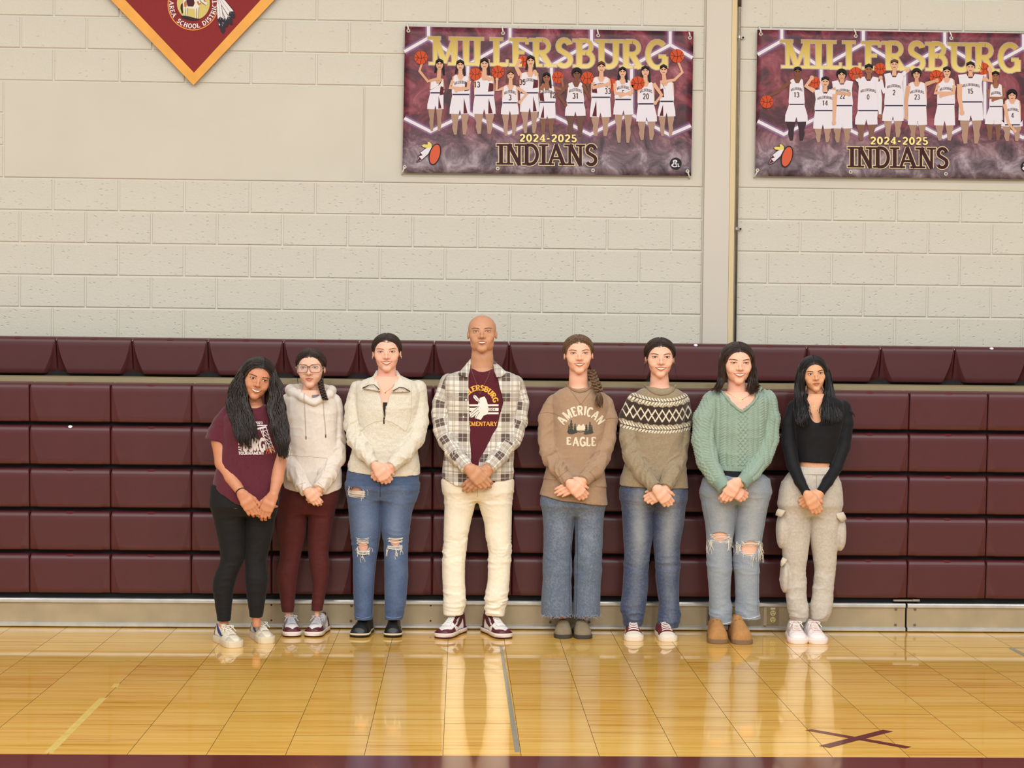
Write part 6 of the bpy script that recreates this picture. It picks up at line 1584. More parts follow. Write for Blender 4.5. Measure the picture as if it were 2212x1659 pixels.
slab(p, 'collar', M_COL, [W(858, 800, .03), W(866, 812, -.02), W(874, 824, -.075), W(884, 841, -.10), W(886, 846, -.105)], [W(854, 800, .035), W(857, 814, -.035), W(853, 828, -.09), W(847, 842, -.115), W(846, 848, -.12)], .008, col=(216, 209, 191))
for pts in ([W(783, 839, -.108), W(797, 832, -.115), W(808, 831, -.122), W(818, 840, -.126), (826, 858), (829, 880), (830.8, 902)], [W(886, 846, -.108), W(873, 838, -.115), W(862, 837, -.122), W(850, 844, -.126), (840, 858), (836, 880), (833, 902)]):
    P = [q if len(q) == 3 else np.array(drape([p.W(*q)], FL, .002)[0]) for q in pts]
    MB().tube(P, .0024, 6).build('zip_edge', M_ZIP, p.root, True); MB().tube([q + np.array([0.0, -.0005, .0042]) for q in P], .0018, 6).build('zip_tape', M_TAPE, p.root, True)
p.cord('zip_pull', M_ZIP, [(831.5, 900), (831.5, 913)], .004, 'fleece_pullover', .003)
p.print_on('inner_top', mat('black_inner', srgb(22, 22, 28), rough=.8), [(829, 868), (838.5, 868), (836, 885), (832, 900), (830, 885)], [(0, 1, 2, 3, 4)], p.body_bvh(), .003)
M_FSEAM = mat('fleece_seam', srgb(196, 184, 154), rough=.9)
for pts in ([(771, 826), (774, 850), (774, 880), (777, 910), (782, 930)], [(889, 830), (890, 858), (889, 890), (886, 910), (878, 930)], [(782, 930), (795, 918), (812, 910), (832, 906)], [(876, 930), (862, 918), (848, 910), (834, 906)]): p.cord('seam', M_FSEAM, pts, .0016, 'fleece_pullover', -.0004)
def necklace(pers, pts, name='necklace', m=M_GOLD, r=.0008, pend=.0035):
    bv = pers.body_bvh(); P = drape([pers.W(u, v) for u, v in dens(pts, 3)], bv, .002); nk = MB().tube(P, r, 5)
    k = max(range(len(P)), key=lambda i: -P[i][2]); q = P[k]
    nk.lathe((q[0], q[1] - .003, q[2] - pend), [(.001, 0), (pend, .002), (.001, .004)], 10); return nk.build(name, m, pers.root)
necklace(p, [(814, 826), (822, 838), (834, 846), (846, 838), (856, 826)])
for q in (-1, 1):
    e = p.hp(q * .335, -.02, -.12); MB().tube([e + .007 * np.array([0, math.cos(a), math.sin(a)]) for a in np.linspace(0, 2 * PI, 13)], .0024, 6).build('earring', mat('silver_hoop', srgb(210, 206, 200), rough=.2, metal=1.0), p.root, True)
JB = p.garm['jeans'][2]
mb = frays(p, JB, [(757, 1052), (789, 1058)], 3, n=10, ln=(8, 18), spread=3)
def across(mb, pers, bvh, u0, u1, v0, v1, n, seed, sag=2, r=.0012, off=.0035):
    r_ = random.Random(seed)
    for i in range(n):
        v = v0 + (v1 - v0) * (i + .5) / n; s_ = sag * r_.random(); o = r_.gauss(0, .6)
        A, B = pers.W(u0 + r_.gauss(0, 1), v + o), pers.W(u1 + r_.gauss(0, 1), v + r_.gauss(0, 1))
        a, b = drape([A, B], bvh, off); a, b = np.array(a), np.array(b); m_ = max(abs(a[1] - b[1]), 0)
        yf = min(a[1], b[1]) - .002
        P = []
        for t in np.linspace(0, 1, 7):
            q = a * (1 - t) + b * t; q[2] -= s_ * pers.px * 4 * t * (1 - t); q[1] -= .010 * 4 * t * (1 - t) * 1.0; P.append(q)
        mb.tube(P, r, 4)
across(mb, p, JB, 755, 790, 1057, 1071, 11, 4); across(mb, p, JB, 772, 797, 1158, 1171, 7, 5, 4); across(mb, p, JB, 773, 798, 1184, 1194, 7, 6, 4); across(mb, p, JB, 840, 870, 1158, 1168, 8, 7, 5); across(mb, p, JB, 838, 870, 1176, 1184, 7, 8, 3)
for sp, sd in (((772, 1180), 1), ((798, 1182), 2), ((838, 1182), 3), ((868, 1176), 4), ((856, 1184), 5), ((784, 1192), 6)):
    b_ = frays(p, JB, [sp], sd, n=6, ln=(8, 20), spread=2); n0 = len(mb.V); mb.V += b_.V; mb.F += [tuple(i + n0 for i in f) for f in b_.F]; mb.M += b_.M
tag(mb.build('frayed_threads', M_THREAD, p.root), kind='stuff')
M_STITCH = mat('denim_seam', srgb(52, 64, 92), rough=.9); M_HEM = mat('denim_hem', srgb(112, 132, 164), rough=.9)
p.cord('inseam', M_STITCH, [(820, 1100), (818.5, 1145), (813, 1193), (807, 1241), (802, 1325)], .0016, 'jeans', 0); p.cord('fly_seam', M_STITCH, [(824, 1030), (823, 1070)], .002, 'jeans', 0)
p.cord('hem', M_HEM, [(767, 1331), (785, 1333.5), (802, 1331)], .0022, 'jeans', 0); p.cord('hem', M_HEM, [(832, 1331), (850, 1333), (868, 1331)], .0022, 'jeans', 0)
# ---- man in the middle: plaid overshirt, maroon tee, cream jeans
SK4 = skin_mat('skin_medium', srgb(198, 145, 111))
p = Person('person in open plaid overshirt over maroon T-shirt and cream jeans', 9.31, 1036, SK4)
p.set_head((1041, 680), (1042, 764), yaw=-2, pitch=7, hair=0.0, wf=1.14)
TB = [(797, 1014, 1068, .08), (804, 988, 1096, .09), (813, 968, 1116, .10), (826, 960, 1124, .108), (860, 964, 1120, .118, -.004), (910, 968, 1114, .115), (960, 968, 1108, .112), (1000, 962, 1106, .112), (1030, 958, 1105, .114), (1046, 957, 1106, .116)]
T4 = p.lev(TB, .1); T4o = p.lev(TB, .1, g=.009)
aL = p.arm([(970, 829, .01, 21), (954, 870, .0, 20), (952, 905, -.02, 19), (961, 945, -.06, 18.5), (986, 985, -.13, 16.5), (1009, 1010, -.18, 13.5)])
aR = p.arm([(1111, 831, .01, 21), (1121, 870, 0, 20), (1118, 910, -.02, 19.5), (1105, 950, -.06, 18.5), (1080, 985, -.12, 16.5), (1057, 1010, -.165, 13.5)])
LL = p.lev([(1040, 956, 1034), (1072, 959, 1032), (1100, 960, 1024), (1132, 959, 1016), (1160, 959, 1010), (1183, 957.5, 1006), (1217, 956, 1003.7), (1241, 955.5, 1004), (1277, 957, 1005), (1295, 959, 1005), (1328, 959, 1000)], 1.0, yc=.01)
LR = p.lev([(1040, 1026, 1107), (1072, 1028, 1107), (1100, 1037, 1106), (1130, 1046, 1105), (1160, 1050, 1105), (1188, 1054, 1106), (1217, 1055, 1103), (1253, 1054, 1101), (1287, 1048, 1098), (1305, 1048, 1094), (1329, 1049.5, 1089)], 1.0, yc=.01)
HP = p.lev([(1020, 958, 1106, .108), (1046, 956, 1107, .110), (1062, 960, 1104, .108), (1080, 985, 1080, .07)], .11)
p.build_body(T4, [(a[0], [r * .62 for r in a[1]]) for a in (aL, aR)], clasp(p, (1013, 1012), (1052, 1050), (1056, 1014), (1004, 1060), .19, dyA=-.185, dyB=-.168, curlA=(.3, .7, .45), curlB=(.2, .35, .25)), [LL, LR], smile=.25,
             headkw=dict(neck=(1041, 800, 24, 34, .01), jaw=1.08, male=True, nose=1.25, cheek=.8, ears=1.25), shrink=.014)
p.face(mat('brow_black', srgb(48, 32, 26), rough=.8), mat('lip_brown', srgb(160, 96, 80), rough=.4), smile=.3, teeth=True, eye_open=.55, brow_th=1.1)
def b4(fd):
    fd.stack(T4, 0, p=2.5)
    hem_cut(fd, p, [(940, 1040), (1060, 1041), (1120, 1040)])
    fd.ell(p.W(1042, 790, -.02), (.060, .10, .046), .006, 's')
lo, hi = bounds(T4)
p.garment('t_shirt', M_SWEAT, b4, lo, hi, .0042, flat_color((82, 24, 36), .06), lambda V, N: folds(V, N, .006, (9, 9, 5), 3))
def b4o(fd):
    fd.stack(T4o, 0, p=2.5)
    hem_cut(fd, p, [(930, 1024), (952, 1028), (975, 1040), (994, 1050), (1008, 1049), (1012, 1036), (1050, 1034), (1085, 1036), (1112, 1032), (1130, 1026)])
    sleeve(fd, aL, .006); sleeve(fd, aR, .006)
    fd.ell(p.W(1042, 786, -.01), (.066, .11, .058), .006, 's')
    band_cut(fd, [(1010, 770), (1012, 800), (1012, 860), (1014, 920), (1017, 985), (1012, 1020), (1010, 1060)], [(1074, 770), (1072, 800), (1079, 833), (1086, 868), (1074, 919), (1052, 960), (1036, 990), (1034, 1005), (1040, 1060)], p, p.Y - .02)
def pc4(V):
    c = np.stack([V[:, 0] - p.X(1040), V[:, 2], 0 * V[:, 0]], 1)
    for a in (aL, aR):
        S, d, A = limb_coord(V, a[0]); r = np.interp(S, np.r_[0, np.cumsum(np.linalg.norm(np.diff(np.array(a[0]), axis=0), axis=1))], a[1])
        m = (d < r * 1.25) & ((np.abs(V[:, 0] - p.X(1038)) > .185) | (V[:, 1] < p.Y - .12)); c[m] = np.stack([A * .05 + .02, -S + .01, 0 * S], 1)[m]
    return {'pc': c}
def plaid_mat():
    m = mat('brown_cream_plaid', (0.5, 0.5, 0.5, 1), rough=.85, spec=.2, bump=.25, bscale=500, sheen=.2)
    N, L, b = node_add(m)
    a = N.new('ShaderNodeAttribute'); a.attribute_name = 'pc'; sp = N.new('ShaderNodeSeparateXYZ'); L.new(a.outputs['Vector'], sp.inputs[0])
    def M(op, x, y=None, z=None):
        n = N.new('ShaderNodeMath'); n.operation = op
        for i, q in enumerate((x, y, z)):
            if q is None: continue
            if isinstance(q, (int, float)): n.inputs[i].default_value = q
            else: L.new(q, n.inputs[i])
        return n.outputs[0]
    def bands(c, per, ph):
        f = M('FRACT', M('ADD', M('DIVIDE', c, per), ph))
        band = M('LESS_THAN', M('ABSOLUTE', M('SUBTRACT', f, .27)), .20)
        ln = None
        for t in (.55, .60, .80, .86):
            q = M('LESS_THAN', M('ABSOLUTE', M('SUBTRACT', f, t)), .011); ln = q if ln is None else M('MAXIMUM', ln, q)
        w = M('LESS_THAN', M('ABSOLUTE', M('SUBTRACT', f, .27)), .012)
        return band, ln, w
    bx, lx, wx = bands(sp.outputs['X'], .118, 10.17); bz, lz, wz = bands(sp.outputs['Y'], .112, 10.35)
    mx = N.new('ShaderNodeMix'); mx.data_type = 'RGBA'; mx.inputs['A'].default_value = srgb(232, 225, 210); mx.inputs['B'].default_value = srgb(84, 66, 62)
    f = M('ADD', M('MULTIPLY', M('ADD', bx, bz), .42), M('MULTIPLY', M('MULTIPLY', bx, bz), .12))
    f = M('MINIMUM', M('MAXIMUM', f, M('MULTIPLY', M('MAXIMUM', lx, lz), .72)), 1.0)
    f = M('MULTIPLY', f, M('SUBTRACT', 1.0, M('MULTIPLY', M('MAXIMUM', wx, wz), .5)))
    L.new(f, mx.inputs['Factor']); L.new(mx.outputs['Result'], b.inputs['Base Color'])
    return m
M_PLAID = plaid_mat()
lo, hi = bounds(T4o, aL, aR)
p.garment('plaid_overshirt', M_PLAID, b4o, lo, hi, .004, None, lambda V, N: folds(V, N, .007, (8, 8, 9), 9) + elbow(V, (aL, aR), .009, (.5, .75), .15, 7), attrs=pc4)
W = p.W
def pslab(name, o_, i_, ph=(0, 0), th=.005):
    ob = slab(p, name, M_PLAID, o_, i_, th); me = ob.data; n = len(me.vertices); co = np.zeros(n * 3); me.vertices.foreach_get('co', co); co = co.reshape(-1, 3)
    a = me.attributes.new('pc', 'FLOAT_VECTOR', 'POINT'); a.data.foreach_set('vector', np.stack([co[:, 0] + ph[0], co[:, 2] + ph[1], 0 * co[:, 0]], 1).astype(f32).ravel()); return ob
pslab('collar', [W(1016, 775, .03), W(1008, 785, -.02), W(998, 797, -.07), W(990, 806, -.10), W(991, 810, -.105)], [W(1019, 775, .035), W(1016, 790, -.04), W(1014, 803, -.09), W(1012, 813, -.122), W(1010, 815, -.125)])
pslab('collar', [W(1064, 775, .03), W(1074, 785, -.02), W(1084, 794, -.07), W(1093, 803, -.10), W(1090, 810, -.11)], [W(1061, 775, .035), W(1066, 790, -.04), W(1068, 803, -.09), W(1072, 814, -.122), W(1076, 817, -.128)], (.04, .02))
PB = p.garm['plaid_overshirt'][2]; M_BTN = mat('pearl_button', srgb(230, 222, 206), rough=.25)
for u, v in ((1014, 829), (1006.5, 862.5), (1001, 899)):
    q = drape([p.W(u, v)], PB, .003)[0]; MB().lathe(q, [(.003, 0), (.0052, .001), (.0052, .003)], 12).build('button', M_BTN, p.root)
p.cord('pocket_seam', mat('plaid_seam', srgb(176, 164, 146), rough=.9), [(966, 856), (985, 854), (1004, 857)], .0016, 'plaid_overshirt', 0)
M_CUFF = mat('cuff_edge', srgb(226, 218, 204), rough=.8)
def wrist_ring(pers, a, r, m, name='cuff_edge', th=.0028, back=.0):
    P = np.array(a[0]); d = unit(P[-1] - P[-2]); c = P[-1] - d * back; e1 = unit(np.cross(d, [0, 0, 1])); e2 = np.cross(d, e1)
    return MB().tube([c + r * (math.cos(t) * e1 + math.sin(t) * e2) for t in np.linspace(0, 2 * PI, 25)], th, 6).build(name, m, pers.root, True)
wrist_ring(p, aL, .0335, M_CUFF)
TS = p.garm['t_shirt'][2]; M_YEL = mat('gold_print', srgb(236, 170, 60), rough=.7); M_WPR = mat('offwhite_print', srgb(232, 226, 216), rough=.7); M_MPR = mat('maroon_print', srgb(84, 24, 38), rough=.7)
def arc_word(pers, name, m, text, cu, cv, r, a0, a1, cap, garment, weight=.22, serif=.1, track=.06, off=.0016):
    """lettering on an arc (degrees clockwise from straight up), baseline radius r, cap height in pixels."""
    V, F, w = letters(text, weight, serif, track, .12); P = []
    for x, y in V:
        a = math.radians(a0 + (a1 - a0) * x / w); R = r + cap * y; P.append((cu + R * math.sin(a), cv - R * math.cos(a)))
    return pers.print_on(name, m, P, F, garment, off)
arc_word(p, 'shirt_lettering', M_YEL, 'MILLERSBURG', 1035, 872, 30, -82, 82, 11, 't_shirt', .26, .14)
word(p, 'shirt_lettering', M_YEL, 'ELEMENTARY', 998, 909, 1073, 918, 't_shirt', .2, 0)
for v0, v1, u0, u1 in ((872, 876, 1010, 1076), (879.5, 886, 1010, 1076), (889, 893, 1010, 1076)):
    p.print_on('shirt_stripe', M_WPR, [(u0 + (u1 - u0) * i / 14, v) for v in (v0, v1) for i in range(15)], [(i, i + 1, i + 16, i + 15) for i in range(14)], 't_shirt')
word(p, 'shirt_lettering', M_MPR, '2024', 1054, 880.6, 1069, 885, 't_shirt', .2).location
# feather emblem on the tee
def poly_px(pers, name, m, pts, garment, off=.0022):
    c = np.mean(pts, 0); V = [tuple(c)] + [tuple(q) for q in pts]; n = len(pts)
    return pers.print_on(name, m, V, [(0, 1 + i, 1 + (i + 1) % n) for i in range(n)], garment, off)
poly_px(p, 'shirt_emblem', M_WPR, [(1036, 858), (1046, 855), (1050, 862), (1053, 872), (1055, 884), (1052, 893), (1044, 896), (1038, 905), (1030, 903), (1030, 888), (1032, 872)], 't_shirt')
for a, b_ in (((1033, 884), (1014, 900)), ((1034, 876), (1017, 892)), ((1036, 868), (1022, 852)), ((1035, 888), (1026, 903))):
    d = np.array(b_, float) - np.array(a, float); n_ = np.array([-d[1], d[0]]) * .16
    poly_px(p, 'feather_print', M_WPR, [a, tuple(np.array(a) + d * .4 + n_), tuple(np.array(a) + d * .8 + n_), b_, tuple(np.array(a) + d * .8 - n_), tuple(np.array(a) + d * .4 - n_)], 't_shirt', .0026)
    v, f = ribbon(dens([a, b_], 4), .9); p.print_on('feather_quill_print', M_MPR, v, f, 't_shirt', .0032)
for pts in ([(1017, 796), (1024, 815), (1031, 834), (1035.5, 850)], [(1060, 796), (1053, 815), (1043, 834), (1036.5, 850)]):
    p.cord('cord_necklace', mat('brown_cord', srgb(120, 84, 66), rough=.8), pts, .0016, 't_shirt', .002)
pants(p, 'cream_jeans', M_SWEAT, HP, [LL, LR], flat_color((236, 227, 206), .02), lambda V, N: folds(V, N, .012, (10, 10, 26), 5, zmask(V, [(p.Z(1190), .09, .9), (p.Z(1305), .07, 1.2), (p.Z(1075), .05, .5)]) + .12))
p.cord('fly_seam', mat('cream_seam', srgb(190, 172, 136), rough=.9), [(1031, 1042), (1031, 1070)], .0016, 'cream_jeans', 0)
HT = dict(heelw=.86, sole=.030, band=2, soleprof=[(0, .97), (.009, 1.0), (.0091, 1.02), (.027, 1.02), (.03, .98)], top=[(0, 1.0), (.05, 1.04), (.28, 1.04), (.40, .98), (.54, .74), (.70, .54), (.84, .46), (.95, .38), (1, .26)], taper=.14,
          rule=lambda t, a: 1 if (t > .66 and min(a, 1 - a) < (.20 + .35 * max(0, t - .82) / .18)) or t > .955 else 1 if .30 < t < .62 and .22 < min(a, 1 - a) < .36 else 1 if t < .2 else 0,
          laces=(.76, .44, 8, .28), bow=False, tongue=(.80, .36, .22), decals=[('side_mark', 'mark', SWOOSH, .002)])
shoe(p.root, onfloor(951, 1380), -25, .292, .112, .126, HT, dict(dm, lace=mat('white_lace', srgb(232, 230, 228), rough=.7), tongue=wm[0], mark=wm[1]), 'sneaker')
shoe(p.root, onfloor(1094, 1380.5), 23, .292, .112, .126, HT, dict(dm, lace=bpy.data.materials['white_lace'], tongue=wm[0], mark=wm[1]), 'sneaker')
# ---- fifth: tan sweatshirt with cream lettering, wide grey-blue jeans, clogs
SK5 = skin_mat('skin_fair_warm', srgb(238, 183, 154))
p = Person('person in tan lettered sweatshirt and wide grey-blue jeans with clogs', 9.31, 1240, SK5)
p.set_head((1249, 720), (1250, 808), yaw=0, pitch=2, wf=1.14)
T5 = p.lev([(838, 1224, 1278, .08), (845, 1206, 1297, .09), (855, 1194, 1310, .10), (875, 1190, 1314, .108), (920, 1192, 1308, .117), (970, 1188, 1304, .117), (1020, 1180, 1304, .12), (1050, 1172, 1308, .124), (1075, 1166, 1310, .126), (1096, 1164, 1312, .126)], .1)
aL = p.arm([(1199, 872, .01, 20), (1184, 905, 0, 20), (1183, 950, -.02, 19.5), (1191, 990, -.06, 18), (1209, 1018, -.12, 15), (1228, 1041, -.175, 11.5)])
aR = p.arm([(1304, 874, .01, 20), (1313, 905, 0, 20), (1311, 945, -.02, 19.5), (1300, 985, -.06, 18), (1283, 1014, -.12, 15), (1262, 1036, -.17, 11.5)])
LL = p.lev([(1060, 1178, 1245), (1078, 1170, 1245), (1100, 1171, 1243), (1137, 1174, 1240), (1185, 1175, 1235), (1208, 1175, 1234), (1255, 1172, 1234.5), (1300, 1169.5, 1236), (1327, 1168.5, 1236.5)], 1.0, yc=.01)
LR = p.lev([(1060, 1238, 1300), (1088, 1239, 1307), (1114, 1240, 1305), (1152, 1242, 1302), (1208, 1242, 1301), (1255, 1241, 1297.5), (1300, 1239, 1296.5), (1329, 1238, 1296)], 1.0, yc=.01)
HP = p.lev([(1050, 1180, 1300, .100), (1072, 1172, 1304, .108), (1092, 1171, 1305, .108), (1112, 1195, 1285, .06)], .11)
ank = [p.lev([(1320, 1205, 1228), (1350, 1207, 1229)], 1.0, yc=.03), p.lev([(1320, 1248, 1271), (1350, 1249, 1270)], 1.0, yc=.03)]
p.build_body([q for q in T5 if q[0] > p.Z(1060)], [(a[0], [r * .6 for r in a[1]]) for a in (aL, aR)], clasp(p, (1231, 1044), (1256, 1068), (1260, 1040), (1208, 1064), .165, dyA=-.18, dyB=-.168, curlA=(.5, 1.2, .7), curlB=(.1, .2, .15)), [LL, LR] + ank, smile=.75,
             headkw=dict(neck=(1250, 848, 20.5, 34, .01), jaw=1.02), shrink=.014)
p.face(M_BROW_B, M_LIP, smile=.75, teeth=True, eye_open=.75)
def b5(fd):
    fd.stack(T5, 0, p=2.5)
    hem_cut(fd, p, [(1150, 1066), (1172, 1069), (1210, 1077), (1250, 1081), (1290, 1087), (1320, 1092)])
    sleeve(fd, aL, .006); sleeve(fd, aR, .006)
    fd.ell(p.W(1250, 826, -.02), (.062, .10, .046), .006, 's')
lo, hi = bounds(T5, aL, aR)
def d5(V, N):
    zc = np.interp(V[:, 0], [p.X(1165), p.X(1310)], [p.Z(1034), p.Z(1052)])
    band = .004 * np.clip((V[:, 2] - zc) / .006, 0, 1) * (V[:, 2] < p.Z(1000)) * np.exp(-np.clip(V[:, 2] - zc, 0, 1) / .05) * (V[:, 1] > p.Y - .135)
    return folds(V, N, .009, (8, 8, 11), 21) + band + elbow(V, (aL, aR), .011, (.55, .8), .15, 9)
p.garment('sweatshirt', M_SWEAT, b5, lo, hi, .004, flat_color((164, 135, 109), .03), d5)
M_TAN = mat('tan_rib', srgb(150, 117, 88), rough=.9, bump=.4, bscale=300)
p.cord('neck_rib', M_TAN, [(1222, 826), (1228, 836), (1238, 843), (1250, 846), (1263, 843), (1273, 836), (1278, 827)], .0062, 'sweatshirt', .001)
p.cord('seam', M_TAN, [(1230, 842), (1250, 870), (1256, 874)], .0016, 'sweatshirt', 0); p.cord('seam', M_TAN, [(1274, 844), (1255, 868), (1249, 873)], .0016, 'sweatshirt', 0)
for pts in ([(1165, 893), (1182, 890), (1199, 893), (1206, 898)], [(1302, 905), (1318, 902), (1332, 904)], [(1172, 1033), (1200, 1034)], [(1282, 1046), (1308, 1051)], [(1202, 1027), (1212, 1018), (1222, 1012)], [(1268, 1013), (1277, 1023), (1283, 1034)]): p.cord('seam', M_TAN, pts, .0018, 'sweatshirt', 0)
M_CREAM = mat('cream_applique', srgb(226, 214, 190), rough=.9, bump=.4, bscale=300)
arc_word(p, 'sweatshirt_lettering', M_CREAM, 'AMERICAN', 1253, 937, 42, -61, 61, 19.5, 'sweatshirt', .25, 0, .10)
word(p, 'sweatshirt_lettering', M_CREAM, 'E', 1221, 942, 1231, 958, 'sweatshirt', .25); word(p, 'sweatshirt_lettering', M_CREAM, 'AGLE', 1234, 942, 1284, 961, 'sweatshirt', .25, track=.08)
M_PINE = mat('pine_print', srgb(62, 66, 60), rough=.9)
for u, v0, v1, w in ((1231, 904, 937, 7), (1239, 912, 934, 5), (1226, 915, 933, 4), (1271, 908, 936, 6), (1263, 914, 937, 6), (1275, 916, 934, 4)):
    pts = []
    for k in range(5): t = k / 4; pts += [(u - w * (.25 + .75 * t) * (1 if k < 5 else 1), v0 + (v1 - v0) * (t * .8 + .12)), (u - w * .35 * t, v0 + (v1 - v0) * (t * .8 + .16))]
    pts = [(u, v0)] + pts + [(2 * u - a, b) for a, b in pts[::-1]]
    poly_px(p, 'pine_print', M_PINE, pts, 'sweatshirt', .002)
poly_px(p, 'mountain_print', M_CREAM, [(1242, 922), (1247, 914), (1252, 918), (1257, 913), (1262, 922), (1261, 927), (1243, 927)], 'sweatshirt', .0015)
v, f = ribbon(dens([(1241, 929), (1250, 931), (1262, 929)], 4), 1.6); p.print_on('ground_print', M_PINE, v, f, 'sweatshirt')
pants(p, 'wide_jeans', M_DENIM, HP, [LL, LR], denim_color((92, 104, 122), (140, 150, 164), p, [LL, LR], 3, .35, .38), lambda V, N: folds(V, N, .010, (9, 9, 16), 15, zmask(V, [(p.Z(1215), .10, .9)]) + .2))
mb = frays(p, p.garm['wide_jeans'][2], [(1172 + 5.5 * i, 1325) for i in range(12)] + [(1240 + 5 * i, 1327) for i in range(12)], 9, n=5, ln=(3, 7), spread=3, r=.0009); tag(mb.build('frayed_hem', mat('denim_thread', srgb(150, 160, 176), rough=.9), p.root), kind='stuff')
p.cord('inseam', M_STITCH, [(1236, 1120), (1231, 1185), (1228, 1255), (1230, 1322)], .0015, 'wide_jeans', 0); p.cord('inseam', M_STITCH, [(1246, 1120), (1247, 1185), (1246, 1255), (1244, 1322)], .0015, 'wide_jeans', 0)
V, F = p.cap(M_HAIR_MB, grow=.03, ox=.38, oz=.43); mb = MB(); p.capstrands(mb, 44, None, grow=.033); p.hair_obj(M_HAIR_MB, V, F, mb)
braid(p, [(1276, 800, .03), (1281, 815, -.02), (1288, 828, -.08), (1294, 845, -.125)], 10, 2.2, M_HAIR_MB, [[(1290, 846, -.13), (1291, 860, -.135), (1288, 880, -.135)], [(1296, 846, -.13), (1301, 862, -.135), (1298, 882, -.135)]])
for q in (-1, 1):
    e = p.hp(q * .335, -.03, -.10); MB().lathe(e, [(.001, -.003), (.0035, 0), (.001, .003)], 8).build('earring', M_GOLD, p.root)
cm = dict(sole=mat('dark_cork_sole', srgb(58, 50, 44), rough=.7), upper=[mat('taupe_suede', srgb(128, 114, 90), rough=.85, var=.08, vscale=30, bump=.2, bscale=200)], strap=mat('taupe_strap', srgb(112, 98, 76), rough=.85))
CLOG = dict(sole=.022, top=[(0, .30), (.2, .34), (.40, .40), (.46, 1.0), (.6, .95), (.78, .80), (.90, .66), (.97, .5), (1, .30)], rule=lambda t, a: 0, pow=2.5, decals=[('strap', 'strap', [(.56, .05, .62, .05), (.54, .2, .60, .2), (.53, .4, .58, .4), (.53, .5, .58, .5)], .0025)])
shoe(p.root, onfloor(1216, 1380), -4, .255, .104, .092, CLOG, cm, 'clog'); shoe(p.root, onfloor(1262, 1381), 4, .255, .104, .092, CLOG, cm, 'clog')
# ---- sixth: fair isle yoke sweater, dark blue jeans, maroon canvas shoes
SK6 = skin_mat('skin_fair_neutral', srgb(236, 183, 156))
p = Person('person in oatmeal sweater with patterned brown yoke and dark blue jeans', 9.29, 1412, SK6)
p.set_head((1426, 727), (1425, 816), yaw=-2, wf=1.13)
T6 = p.lev([(835, 1400, 1448, .08), (842, 1382, 1466, .09), (852, 1370, 1478, .10), (870, 1364, 1484, .108), (910, 1366, 1478, .115), (960, 1362, 1476, .115), (1000, 1352, 1480, .117), (1030, 1342, 1484, .12), (1058, 1338, 1486, .12)], .1)
aL = p.arm([(1373, 868, .01, 20), (1359, 900, 0, 20), (1358, 945, -.02, 19.5), (1367, 985, -.06, 19), (1389, 1022, -.12, 17), (1414, 1052, -.175, 12.5)])
aR = p.arm([(1471, 868, .02, 19), (1475, 900, .015, 18.5), (1472, 945, .0, 18.5), (1463, 985, -.03, 18.5), (1449, 1022, -.12, 16.5), (1438, 1052, -.168, 12.5)])
LL = p.lev([(1045, 1347, 1413), (1058, 1341, 1413), (1090, 1342, 1413), (1114, 1344.5, 1412), (1161, 1347, 1410), (1208, 1350, 1403), (1235, 1348, 1400), (1267, 1346, 1400), (1314, 1341, 1395), (1335, 1344, 1391), (1352, 1349, 1386)], 1.0, yc=.01)
LR = p.lev([(1045, 1408, 1477), (1060, 1408, 1482), (1090, 1408, 1481), (1126, 1409, 1478.5), (1161, 1410.5, 1472), (1185, 1412, 1468), (1227, 1416, 1469), (1262, 1418, 1467), (1302, 1424, 1467), (1333, 1421, 1470), (1355, 1421, 1465.6)], 1.0, yc=.01)
HP = p.lev([(1030, 1350, 1476, .100), (1048, 1344, 1480, .106), (1060, 1341, 1483, .112), (1080, 1344, 1480, .108), (1100, 1365, 1460, .065)], .11)
p.build_body(T6, [(a[0], [r * .6 for r in a[1]]) for a in (aL, aR)], clasp(p, (1418, 1056), (1444, 1086), (1438, 1058), (1394, 1084), .165, dyA=-.182, dyB=-.168, curlA=(.45, 1.0, .6), curlB=(.5, 1.0, .5)), [], smile=.85,
             headkw=dict(neck=(1425, 846, 20, 36, .01), jaw=.98), shrink=.014)
p.face(M_BROW_D, M_LIP, smile=.85, teeth=True, eye_open=.85)
def b6(fd):
    fd.stack(T6, 0, p=2.5)
    hem_cut(fd, p, [(1325, 1046), (1400, 1050), (1490, 1054)])
    sleeve(fd, aL, .006); sleeve(fd, aR, .006)
    fd.ell(p.W(1425, 824, -.02), (.080, .10, .050), .006, 's')
BASE6, DK6, LT6 = rgb(150, 134, 108), rgb(58, 44, 36), rgb(226, 216, 192)
